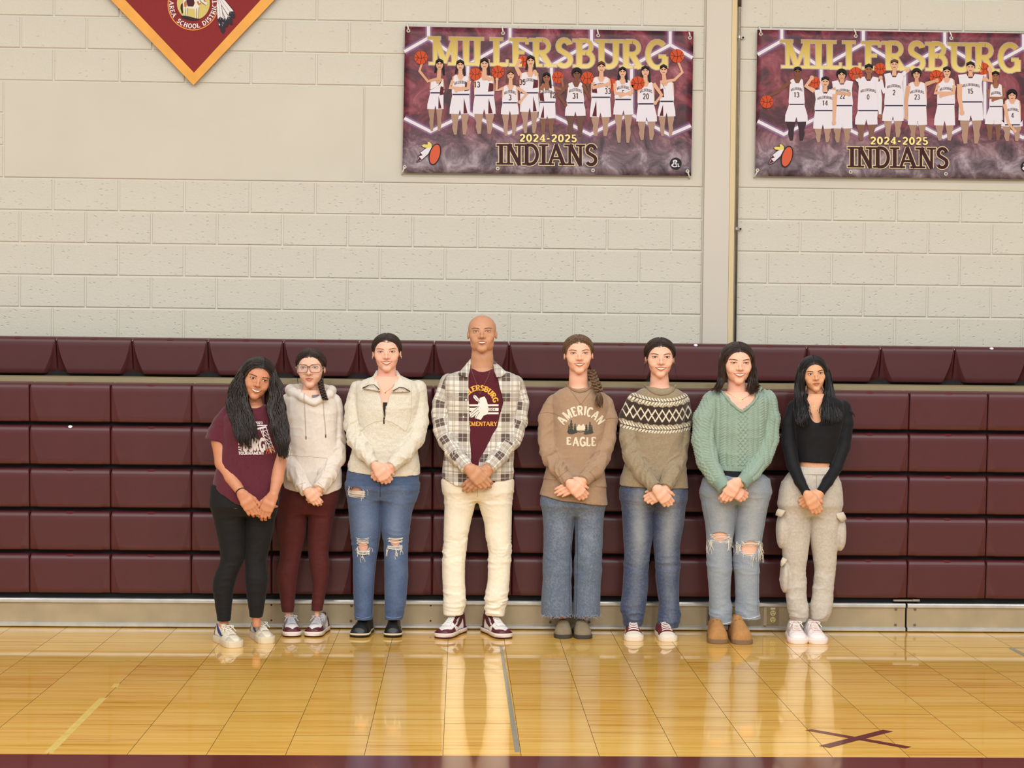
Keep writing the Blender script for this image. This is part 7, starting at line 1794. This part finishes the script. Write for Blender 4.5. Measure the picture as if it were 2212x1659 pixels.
def c6(V, N):
    o = np.tile(BASE6, (len(V), 1)); nz = noise3(V, 170, 2) - .5; o[:, :3] *= (1 + .22 * nz)[:, None]
    dx = (V[:, 0] - p.X(1424)); dz = V[:, 2] - p.Z(800)
    # pixel space of the yoke: depth below the collar, measured along the cloth
    U = dx / p.px; Vv = -dz / p.px; R = np.hypot(U * .62, Vv); th = np.arctan2(U, Vv)
    a = U * 1.0
    def rope(r0, r1):
        m = (R > r0) & (R < r1); s_ = (a / 6.5 + np.abs(R - (r0 + r1) / 2) / 9); fr = s_ - np.floor(s_); mid = np.abs(R - (r0 + r1) / 2) < 1.1
        return m, (fr < .68) & ~mid
    m1, l1 = rope(57, 71); m2, l2 = rope(117, 131)
    dk = (R >= 75) & (R <= 113); zig = 3.0 * np.abs((a / 8.0) % 2 - 1)
    dk = (R >= 73 + zig) & (R <= 115 - zig)
    o[dk] = DK6
    T = np.abs((a / 15.0) % 2 - 1)
    for c0, s_ in ((94, 1), (94, -1)):
        zc = c0 + s_ * (T - .5) * 24
        w = dk & (np.abs(R - zc) < 2.3) & (R > 79) & (R < 109); o[w] = LT6
    o[m1 & l1] = LT6; o[m2 & l2] = LT6; o[(m1 & ~l1) | (m2 & ~l2)] = rgb(92, 78, 62)
    tick = ((R > 70) & (R < 76) | (R > 112) & (R < 118)) & (((a / 3.2) % 2) < 1) & ~dk; o[tick & ~m1 & ~m2] = rgb(190, 178, 152)
    return o
def d6(V, N):
    rib = ((V[:, 2] < p.Z(1030)) & (V[:, 1] > p.Y - .14)) * .0012 * np.sin(V[:, 0] / .0075 * 2 * PI) * 0
    return folds(V, N, .007, (8, 8, 12), 30) + elbow(V, (aL, aR), .008, (.55, .8), .16, 11)
lo, hi = bounds(T6, aL, aR)
p.garment('yoke_sweater', M_KNIT, b6, lo, hi, .0030, c6, d6)
M_OAT = mat('oatmeal_rib', srgb(142, 127, 102), rough=.9, bump=.5, bscale=260)
p.cord('neck_rib', M_OAT, [(1392, 831), (1400, 842), (1412, 849), (1425, 851), (1438, 849), (1450, 842), (1458, 831)], .0075, 'yoke_sweater', .0)
for k in range(9):
    t = k / 8; u = 1399 + 24 * t; p.cord('cuff_rib', M_OAT, [(u - 2, 1036 - 10 * (t - .2)), (u + 7, 1058 - 9 * (t - .5))], .0016, 'yoke_sweater', 0)
pants(p, 'jeans', M_DENIM, HP, [LL, LR], denim_color((58, 69, 98), (136, 142, 148), p, [LL, LR], 12, .95, .16), lambda V, N: folds(V, N, .010, (9, 9, 24), 25, zmask(V, [(p.Z(1215), .07, .9), (p.Z(1325), .06, 1.0), (p.Z(1085), .05, .5)]) + .15))
p.cord('inseam', M_STITCH, [(1411, 1110), (1407, 1161), (1398, 1215), (1396, 1267), (1391, 1320)], .0016, 'jeans', 0); p.cord('inseam', M_STITCH, [(1414, 1196), (1420, 1243), (1428, 1302)], .0016, 'jeans', 0); p.cord('fly_seam', M_STITCH, [(1411, 1060), (1411, 1095)], .0018, 'jeans', 0)
V, F = p.cap(M_HAIR_DB, grow=.032, ox=.38, oz=.43); mb = MB(); p.capstrands(mb, 44, None, grow=.036); p.hair_obj(M_HAIR_DB, V, F, mb)
for q in (-1, 1):
    e = p.hp(q * .335, -.03, -.13); MB().lathe(e, [(.001, -.004), (.0042, 0), (.001, .004)], 8).build('earring', M_GOLD, p.root)
    MB().tube([p.hp(q * .315, -.12, .05), p.hp(q * .33, -.10, -.15), p.hp(q * .36, -.06, -.35), p.hp(q * .40, -.04, -.52)], [.0016, .0014, .001, .0006], 4).build('loose_strand', M_HAIR_DB, p.root, True)
necklace(p, [(1400, 832), (1410, 843), (1424, 852), (1438, 843), (1448, 832)], pend=.005)
vm = [mat('maroon_canvas', srgb(112, 34, 44), rough=.8, bump=.3, bscale=400), mat('cream_toe_rubber', srgb(226, 216, 198), rough=.45)]
CHUCK = dict(sole=.028, soleprof=[(0, .98), (.004, 1.02), (.024, 1.02), (.028, .98)], top=[(0, .9), (.05, 1), (.30, 1), (.42, .95), (.56, .82), (.70, .68), (.82, .52), (.92, .44), (1, .32)], rule=lambda t, a: 1 if t > .80 else 0, laces=(.76, .42, 6, .34), bow=False, tongue=(.78, .36, .30), taper=.1)
ch = dict(sole=mat('cream_rubber_sole', srgb(222, 210, 190), rough=.5), upper=vm, lace=mat('offwhite_lace', srgb(232, 224, 214), rough=.8), tongue=vm[0])
shoe(p.root, onfloor(1370, 1386), -3, .258, .108, .092, CHUCK, ch, 'canvas_shoe'); shoe(p.root, onfloor(1446, 1387), 4, .258, .106, .092, CHUCK, ch, 'canvas_shoe')
# ---- seventh: sage cable sweater, ripped light jeans, tan boots
SK7 = skin_mat('skin_fair_rose', srgb(238, 183, 156))
p = Person('person in sage green cable sweater and ripped light jeans with tan boots', 9.23, 1590, SK7)
p.set_head((1594, 738), (1592, 830), yaw=1, wf=1.12)
T7 = p.lev([(846, 1560, 1630, .075), (852, 1546, 1652, .09), (862, 1534, 1662, .10), (880, 1530, 1662, .11), (920, 1534, 1652, .12), (965, 1537, 1646, .117), (1000, 1540, 1642, .115), (1026, 1540, 1640, .115)], .1)
aL = p.arm([(1541, 868, 0, 24), (1523, 905, -.02, 24.5), (1519, 950, -.04, 23.5), (1528, 995, -.08, 22), (1547, 1030, -.12, 18), (1566, 1056, -.175, 13)])
aR = p.arm([(1655, 865, .01, 22), (1662, 905, 0, 23), (1658, 950, -.02, 23), (1645, 990, -.06, 21), (1624, 1020, -.13, 17), (1601, 1046, -.18, 13)])
LL = p.lev([(1036, 1523, 1592), (1067, 1513, 1592), (1100, 1518, 1591), (1126, 1523.5, 1588), (1152, 1526, 1586), (1170, 1527, 1583), (1185, 1527, 1580), (1232, 1529, 1581), (1279, 1532, 1578), (1320, 1534, 1580), (1347, 1535, 1583.4)], 1.0, yc=.01)
LR = p.lev([(1036, 1586, 1659), (1067, 1586, 1664.6), (1100, 1587, 1658), (1119, 1587, 1654), (1150, 1587.5, 1649), (1170, 1587, 1645.7), (1208, 1585, 1641), (1255, 1588, 1640), (1279, 1589, 1640), (1310, 1590, 1641), (1336, 1588, 1642)], 1.0, yc=.01)
HP = p.lev([(1020, 1546, 1640, .100), (1026, 1532, 1652, .108), (1036, 1521, 1661, .114), (1060, 1514, 1664, .115), (1085, 1535, 1645, .07)], .11)
p.build_body(T7, [(a[0], [r * .55 for r in a[1]]) for a in (aL, aR)], clasp(p, (1593, 1040), (1568, 1078), (1572, 1054), (1606, 1072), .165, front='R', dyA=-.186, dyB=-.172, curlA=(.35, .6, .4)), [LL, LR], smile=1.0,
             headkw=dict(neck=(1592, 862, 20, 40, .01), jaw=.98), shrink=.013)
p.face(M_BROW_D, M_LIP, smile=1.05, teeth=True, eye_open=.6)
def b7(fd):
    fd.stack(T7, 0, p=2.5)
    hem_cut(fd, p, [(1500, 1008), (1565, 1015), (1605, 1017), (1680, 1010)])
    sleeve(fd, aL, .006); sleeve(fd, aR, .006)
    fd.ell(p.W(1596, 832, -.01), (.105, .12, .045), .006, 's')
    band_cut(fd, [(1548, 815), (1558, 842), (1572, 866), (1584, 878), (1593, 886)], [(1648, 815), (1636, 842), (1620, 866), (1608, 876), (1597, 886)], p, p.Y + .0)
def d7(V, N):
    U = (V[:, 0] - p.X(1596)) / p.px; Z = V[:, 2] / p.px; o = np.zeros(len(V)); arm = np.zeros(len(V), bool)
    for a in (aL, aR):
        S, d, A = limb_coord(V, a[0]); r = np.interp(S, np.r_[0, np.cumsum(np.linalg.norm(np.diff(np.array(a[0]), axis=0), axis=1))], a[1])
        m = (d < r * 1.2) & ((np.abs(U) > 62) | (V[:, 1] < p.Y - .125)); arm |= m
        u = A * 20; s_ = S / p.px
        q = cable(u, s_, 0, 7, 13) + cable(u, s_, 18, 7, 13) + .8 * lattice(u + 19, s_, 9, 24) + cable(u, s_, -38, 6, 11)
        rb = (s_ > s_.max() - 22) * np.sin(u * 2.2) * .45
        o = np.where(m, np.where(s_ > s_.max() - 22, rb, q), o)
    q = lattice(U, Z, 10, 23)
    for c in (-20, -31, 20, 31): q = q + cable(U, Z, c, 4, 9)
    for c in (-42, 42): q = q + cable(U, Z, c, 6, 12)
    for c in (-54, 54): q = q + cable(U, Z, c, 4, 9)
    rib = (V[:, 2] < p.Z(998)) ; q = np.where(rib, .35 * np.sin(U * 2.4), q)
    o = np.where(arm, o, q)
    return .0056 * o + folds(V, N, .007, (8, 8, 10), 40)
def cable(U, S, c, w, per):
    """two-strand rope of half width w pixels."""
    x = (U - c) / w; ins = np.abs(x) < 1; t = S / per * 2 * PI
    a = np.exp(-((x - .5 * np.sin(t)) / .42) ** 2) * (.6 + .4 * np.cos(t)); b = np.exp(-((x + .5 * np.sin(t)) / .42) ** 2) * (.6 - .4 * np.cos(t))
    return np.where(ins | (np.abs(x) < 1.4), np.maximum(a, b), 0) - .25 * np.exp(-((np.abs(x) - 1.35) / .25) ** 2)
def lattice(U, S, w, per):
    f = np.abs((S / per) % 2 - 1); o = 0
    for k in (0, 1):
        for sh in (0, .5):
            ff = np.abs((S / per + sh) % 2 - 1); c = (ff * 2 - 1) * w * (1 if k else -1); o = np.maximum(o, np.exp(-((U - c) / 1.7) ** 2))
    return o * (np.abs(U) < w + 3)
lo, hi = bounds(T7, aL, aR)
p.garment('cable_sweater', M_KNIT, b7, lo, hi, .0028, flat_color((142, 163, 147), .03), d7, relaxn=1)
M_SAGE = mat('sage_rib', srgb(140, 160, 145), rough=.9, bump=.5, bscale=260)
p.cord('neck_rib', M_SAGE, [(1553, 838), (1560, 852), (1572, 869), (1584, 880), (1595, 888), (1608, 879), (1621, 868), (1634, 850), (1642, 836)], .0080, 'cable_sweater', .0)
ut = p.lev([(1004, 1542, 1640, .108), (1030, 1542, 1640, .110)], .1); lo, hi = bounds(ut)
p.garment('undershirt', M_SWEAT, lambda fd: fd.stack(ut, 0, p=2.5), lo, hi, .005, flat_color((30, 30, 34)))
def e7(fd):
    for (u, v, ru, rv) in ((1551, 1158, 20, 11), (1617, 1182, 22, 17)):
        c = p.W(u, v); c[1] = p.Y - .075; fd.ell(c, (ru * p.px, .060, rv * p.px), .004, 's')
pants(p, 'jeans', M_DENIM, HP, [LL, LR], denim_color((134, 144, 156), (178, 182, 180), p, [LL, LR], 32, .5, .14), lambda V, N: folds(V, N, .011, (9, 9, 20), 45, zmask(V, [(p.Z(1215), .06, .8), (p.Z(1320), .07, 1.1), (p.Z(1075), .05, .6)]) + .15), e7)
JB = p.garm['jeans'][2]; mb = MB()
across(mb, p, JB, 1533, 1573, 1152, 1160, 5, 14, 6); across(mb, p, JB, 1534, 1573, 1163, 1170, 6, 15, 5); across(mb, p, JB, 1597, 1638, 1166, 1175, 7, 16, 6); across(mb, p, JB, 1600, 1640, 1190, 1198, 4, 17, 2)
for sp, sd, n_ in (((1531, 1165), 1, 7), ((1527, 1166), 12, 6), ((1574, 1160), 2, 8), ((1594, 1176), 3, 9), ((1588, 1170), 8, 6), ((1641, 1174), 4, 14), ((1644, 1186), 6, 12), ((1625, 1192), 5, 7)):
    b_ = frays(p, JB, [sp], sd + 20, n=n_, ln=(10, 30), spread=2.5); n0 = len(mb.V); mb.V += b_.V; mb.F += [tuple(i + n0 for i in f) for f in b_.F]; mb.M += b_.M
tag(mb.build('frayed_threads', M_THREAD, p.root), kind='stuff')
M_LST = mat('light_denim_seam', srgb(108, 116, 126), rough=.9)
p.cord('inseam', M_LST, [(1589, 1060), (1588.5, 1080)], .002, 'jeans', 0); p.cord('side_seam', M_LST, [(1657, 1070), (1648, 1118), (1639, 1165)], .0014, 'jeans', 0); p.cord('side_seam', M_LST, [(1634, 1215), (1633, 1260), (1634, 1325)], .0014, 'jeans', 0); p.cord('side_seam', M_LST, [(1518, 1070), (1529, 1126), (1533, 1145)], .0014, 'jeans', 0)
for pts in ([(1537, 1342), (1560, 1345), (1582, 1341)], [(1589, 1331), (1615, 1333), (1641, 1328)]): p.cord('hem', mat('light_hem', srgb(196, 200, 204), rough=.9), pts, .0028, 'jeans', 0)
V, F = p.cap(M_HAIR_DB, grow=.05, ox=.36, oz=.44, side=(.31, .10, -.14, .10, .2, .40)); mb = MB(); p.capstrands(mb, 44, None, grow=.055, end=(.36, .06, -.28))
G7L = [[(1577, 765, -.05), (1566, 790, -.05), (1562, 815, -.03), (1560, 835, -.05), (1550, 848, -.10)], [(1570, 770, -.01), (1560, 795, -.01), (1556, 820, -.01), (1548, 838, -.05), (1540, 843, -.09)], [(1566, 775, .03), (1556, 800, .03), (1553, 825, .02), (1546, 838, -.02), (1537, 839, -.05)]]
G7R = [[(1612, 765, -.05), (1621, 790, -.05), (1622, 815, -.03), (1618, 840, -.06), (1622, 852, -.11), (1632, 850, -.11)], [(1618, 768, -.01), (1627, 795, -.01), (1628, 820, -.01), (1629, 838, -.06), (1640, 842, -.10)], [(1622, 775, .03), (1631, 800, .03), (1632, 822, .02), (1637, 832, -.03), (1645, 834, -.06)]]
V1, F1 = mass(p, [g[2:-1] for g in G7L], 6); V2, F2 = mass(p, [g[2:-1] for g in G7R], 6)
p.locks(mb, G7L, 170, .0028, wave=1.0, wl=60, jit=1.8, seed=3); p.locks(mb, G7R, 170, .0028, wave=1.0, wl=60, jit=1.8, seed=4)
n1 = len(V); n2 = n1 + len(V1); p.hair_obj(M_HAIR_DB, np.concatenate([V, V1, V2]), np.concatenate([F, F1 + n1, F2 + n2]), mb)
necklace(p, [(1566, 846), (1578, 855), (1598, 861), (1612, 854), (1620, 846)])
ub = dict(sole=mat('brown_foam_sole', srgb(122, 94, 66), rough=.7), upper=[mat('tan_suede', srgb(172, 124, 70), rough=.9, var=.10, vscale=26, bump=.2, bscale=160)], strap=mat('suede_seam', srgb(112, 76, 42), rough=.9))
UGG = dict(sole=.024, sole_out=1.03, top=[(0, .96), (.08, 1), (.42, 1.0), (.54, .90), (.68, .78), (.82, .66), (.92, .54), (1, .34)], rule=lambda t, a: 0, pow=2.3, taper=.10, decals=[('seam', 'strap', [(.47, .05, .485, .05), (.50, .2, .515, .2), (.54, .36, .555, .36), (.56, .5, .575, .5)], .002)])
shoe(p.root, onfloor(1553, 1391.5), -3, .262, .122, .13, UGG, ub, 'suede_boot'); shoe(p.root, onfloor(1607, 1393), 3, .262, .122, .138, UGG, ub, 'suede_boot')
# ---- rightmost: black crop top, grey cargo sweatpants, long straight black hair
SK8 = skin_mat('skin_olive', srgb(221, 164, 126))
p = Person('person in black crop top and grey cargo sweatpants at the right end', 9.23, 1757, SK8)
p.set_head((1754, 767), (1761, 846), yaw=-3, hair=.014, wf=1.06)
T8 = p.lev([(850, 1738, 1786, .07), (858, 1724, 1806, .08), (868, 1714, 1820, .09), (886, 1710, 1824, .10), (920, 1713, 1818, .110), (960, 1719, 1808, .102), (990, 1722, 1801, .097), (1008, 1722, 1799, .096), (1034, 1712, 1806, .10)], .1)
aL = p.arm([(1717, 882, .01, 17.5), (1705, 915, 0, 17), (1704, 960, -.02, 15.5), (1713, 1005, -.06, 13.5), (1728, 1040, -.12, 11.5), (1742, 1065, -.16, 9)])
aR = p.arm([(1820, 882, .01, 18), (1826, 915, 0, 17.5), (1821, 965, -.02, 15.5), (1805, 1010, -.06, 13.5), (1788, 1040, -.12, 11.5), (1772, 1064, -.155, 9)])
LL = p.lev([(1045, 1692, 1752), (1064, 1687, 1752), (1090, 1683, 1751.5), (1140, 1686, 1750.5), (1173, 1690, 1749), (1200, 1692, 1745), (1224, 1696, 1741), (1278, 1699, 1741), (1300, 1700, 1744), (1318, 1702, 1747), (1330, 1706, 1745), (1342, 1712, 1741)], 1.0, yc=.01)
LR = p.lev([(1045, 1747, 1812), (1064, 1747, 1816), (1090, 1747.5, 1818), (1140, 1749, 1815), (1173, 1752, 1810), (1200, 1757, 1808), (1231, 1762, 1806), (1262, 1759, 1803), (1290, 1755, 1800), (1309, 1751, 1799), (1328, 1752, 1796), (1342, 1756, 1786)], 1.0, yc=.01)
HP = p.lev([(1008, 1723, 1798, .100), (1015, 1714, 1803, .105), (1023, 1704, 1808, .109), (1036, 1694, 1813, .113), (1060, 1687, 1817, .117), (1090, 1684, 1817, .112), (1112, 1705, 1800, .07)], .11)
p.build_body(T8, [(a[0], [r * .75 for r in a[1]]) for a in (aL, aR)], clasp(p, (1744, 1068), (1766, 1104), (1771, 1066), (1738, 1088), .162, dyA=-.172, dyB=-.158, curlA=(.35, .7, .4)), [], smile=.2,
             headkw=dict(neck=(1764, 866, 17.5, 30, .01), jaw=.94), shrink=.009, extra=lambda fd: fd.ell(p.W(1757, 1004, -.092), (.005, .012, .006), .004, 's'))
p.face(mat('brow_heavy', srgb(26, 18, 16), rough=.8), M_LIP2, smile=.2, teeth=False, eye_open=1.0, brow_th=1.35)
def b8(fd):
    fd.stack(T8, 0, p=2.5)
    hem_cut(fd, p, [(1680, 995), (1722, 996), (1760, 997.5), (1800, 998.5), (1850, 999)])
    fd.ell(p.W(1765, 868, -.09), (.054, .075, .118), .006, 's')
    fd.ell(p.W(1765, 852, -.0), (.062, .09, .035), .006, 's')
    sleeve(fd, aL, .012); sleeve(fd, aR, .012)
lo, hi = bounds(T8, aL, aR)
p.garment('crop_top', M_SPAN, b8, lo, hi, .0038, flat_color((17, 17, 22), .06), lambda V, N: folds(V, N, .003, (10, 10, 10), 50))
def e8(fd):
    fd.ell(p.W(1688, 1146, .0), (.030, .055, .10), .012); fd.ell(p.W(1695, 1244, .0), (.024, .05, .092), .012); fd.ell(p.W(1815, 1152, .0), (.032, .055, .10), .012)
pants(p, 'sweatpants', M_SWEAT, HP, [LL, LR], flat_color((190, 182, 170), .12, 3), lambda V, N: folds(V, N, .010, (9, 9, 18), 55, zmask(V, [(p.Z(1250), .10, .8), (p.Z(1320), .05, 1.0)]) + .2), e8)
SP = p.garm['sweatpants'][2]; M_FLAP = cloth('flap_cotton', var=.04, bump=.25)
W = p.W
for o_, i_ in (([W(1681, 1099, -.055), W(1677, 1106, -.05), W(1675.5, 1113, -.045)], [W(1697, 1103, -.075), W(1693, 1110, -.078), W(1687, 1117, -.075)]), ([W(1691, 1204, -.05), W(1687, 1212, -.05), W(1686, 1222, -.045)], [W(1701, 1209, -.06), W(1696, 1217, -.062), W(1689, 1224, -.058)]),
               ([W(1806, 1109, -.075), W(1809, 1119, -.078), W(1818, 1128, -.075)], [W(1822, 1106, -.05), W(1826, 1113, -.05), W(1829, 1121, -.045)])): slab(p, 'pocket_flap', M_FLAP, o_, i_, .012, col=(204, 192, 172))
M_WB = cloth('waistband_rib', var=.05, bump=.5, bscale=240)
wb = p.lev([(1007, 1722, 1799, .1015), (1014, 1718, 1802, .106), (1023, 1706, 1808, .110)], .1, g=.003); lo, hi = bounds(wb)
p.garment('waistband', M_WB, lambda fd: fd.stack(wb, 0, p=2.4), lo, hi, .004, flat_color((194, 186, 174), .06), lambda V, N: .0010 * np.sin(V[:, 0] / .008 * 2 * PI))
M_GS = mat('grey_seam', srgb(150, 138, 120), rough=.9)
p.cord('fly_seam', M_GS, [(1755, 1024), (1753, 1060), (1750, 1095)], .0016, 'sweatpants', 0)
V, F = p.cap(M_HAIR_BLK, grow=.06, ox=.345, oz=.44, side=(.34, .12, -.16, .11, .20, .46)); mb = MB(); p.capstrands(mb, 44, None, grow=.066, end=(.36, .04, -.28), part=-.01, rad=.0055)
G8L = [[(1752, 777, -.05), (1738, 799, -.06), (1733, 828, -.055), (1735, 850, -.05), (1739, 875, -.10), (1744, 900, -.13), (1748, 918, -.13)], [(1750, 774, -.02), (1731, 796, -.02), (1724, 832, -.02), (1725, 860, -.05), (1729, 885, -.10), (1734, 910, -.125), (1738, 924, -.125)], [(1748, 773, .01), (1727, 795, .0), (1720, 838, .02), (1719, 865, -.02), (1719, 890, -.08), (1722, 908, -.115), (1727, 920, -.12)]]
G8R = [[(1764, 777, -.05), (1779, 798, -.06), (1786, 826, -.055), (1784, 850, -.055), (1781, 875, -.10), (1778, 900, -.13), (1775, 918, -.13)], [(1766, 774, -.02), (1784, 795, -.02), (1793, 830, -.02), (1794, 858, -.05), (1797, 882, -.10), (1799, 905, -.125), (1797, 918, -.125)], [(1768, 773, .01), (1788, 795, .0), (1797, 835, .02), (1802, 860, -.02), (1812, 882, -.07), (1819, 900, -.10), (1816, 910, -.11)]]
V1, F1 = mass(p, [g[2:] for g in G8L], 5.2); V2, F2 = mass(p, [g[2:] for g in G8R], 5.6)
p.locks(mb, G8L, 300, .0026, wave=.6, wl=90, jit=1.8, seed=6); p.locks(mb, G8R, 330, .0026, wave=.6, wl=90, jit=1.8, seed=7)
p.locks(mb, [[(1800, 862, .0), (1828, 876, -.01), (1842, 888, -.02), (1849, 903, -.02)], [(1800, 866, .0), (1826, 880, -.01), (1840, 892, -.02), (1846, 902, -.02)]], 10, .0018, jit=.8, seed=8)
p.locks(mb, [[(1736, 850, -.06), (1744, 880, -.125), (1752, 905, -.135)], [(1738, 850, -.06), (1748, 880, -.125), (1756, 908, -.135)]], 10, .0016, wave=1.5, wl=30, jit=1.5, seed=9); p.locks(mb, [[(1784, 850, -.06), (1779, 880, -.125), (1776, 908, -.135)], [(1782, 850, -.06), (1773, 880, -.125), (1770, 905, -.135)]], 10, .0016, wave=1.5, wl=30, jit=1.5, seed=10)
n1 = len(V); n2 = n1 + len(V1); p.hair_obj(M_HAIR_BLK, np.concatenate([V, V1, V2]), np.concatenate([F, F1 + n1, F2 + n2]), mb)
necklace(p, [(1750, 872), (1756, 882), (1762, 889), (1770, 882), (1776, 872)], pend=.003)
rm = [mat('white_mesh', srgb(232, 226, 222), rough=.6, bump=.2, bscale=300), mat('pink_trim', srgb(226, 176, 172), rough=.5), mat('silver_white', srgb(214, 210, 212), rough=.4)]
RUN = dict(sole=.034, soleprof=[(0, .94), (.006, 1.0), (.02, 1.06), (.034, .98)], top=[(0, .92), (.05, 1), (.28, 1.0), (.40, .93), (.56, .78), (.72, .62), (.86, .52), (.95, .44), (1, .32)], rule=lambda t, a: 1 if (.60 < t < .64) or (.80 < t < .83 and .2 < a < .8) else 2 if min(a, 1 - a) < .14 else 0, laces=(.74, .46, 6, .28), tongue=(.76, .34, .24), taper=.12)
rn = dict(sole=mat('cream_foam', srgb(230, 214, 204), rough=.55), upper=rm, lace=mat('white_lace_round', srgb(234, 224, 216), rough=.8), tongue=rm[1])
shoe(p.root, onfloor(1726, 1392), -3, .258, .112, .11, RUN, rn, 'running_shoe'); shoe(p.root, onfloor(1771, 1392.5), 3, .258, .112, .11, RUN, rn, 'running_shoe')
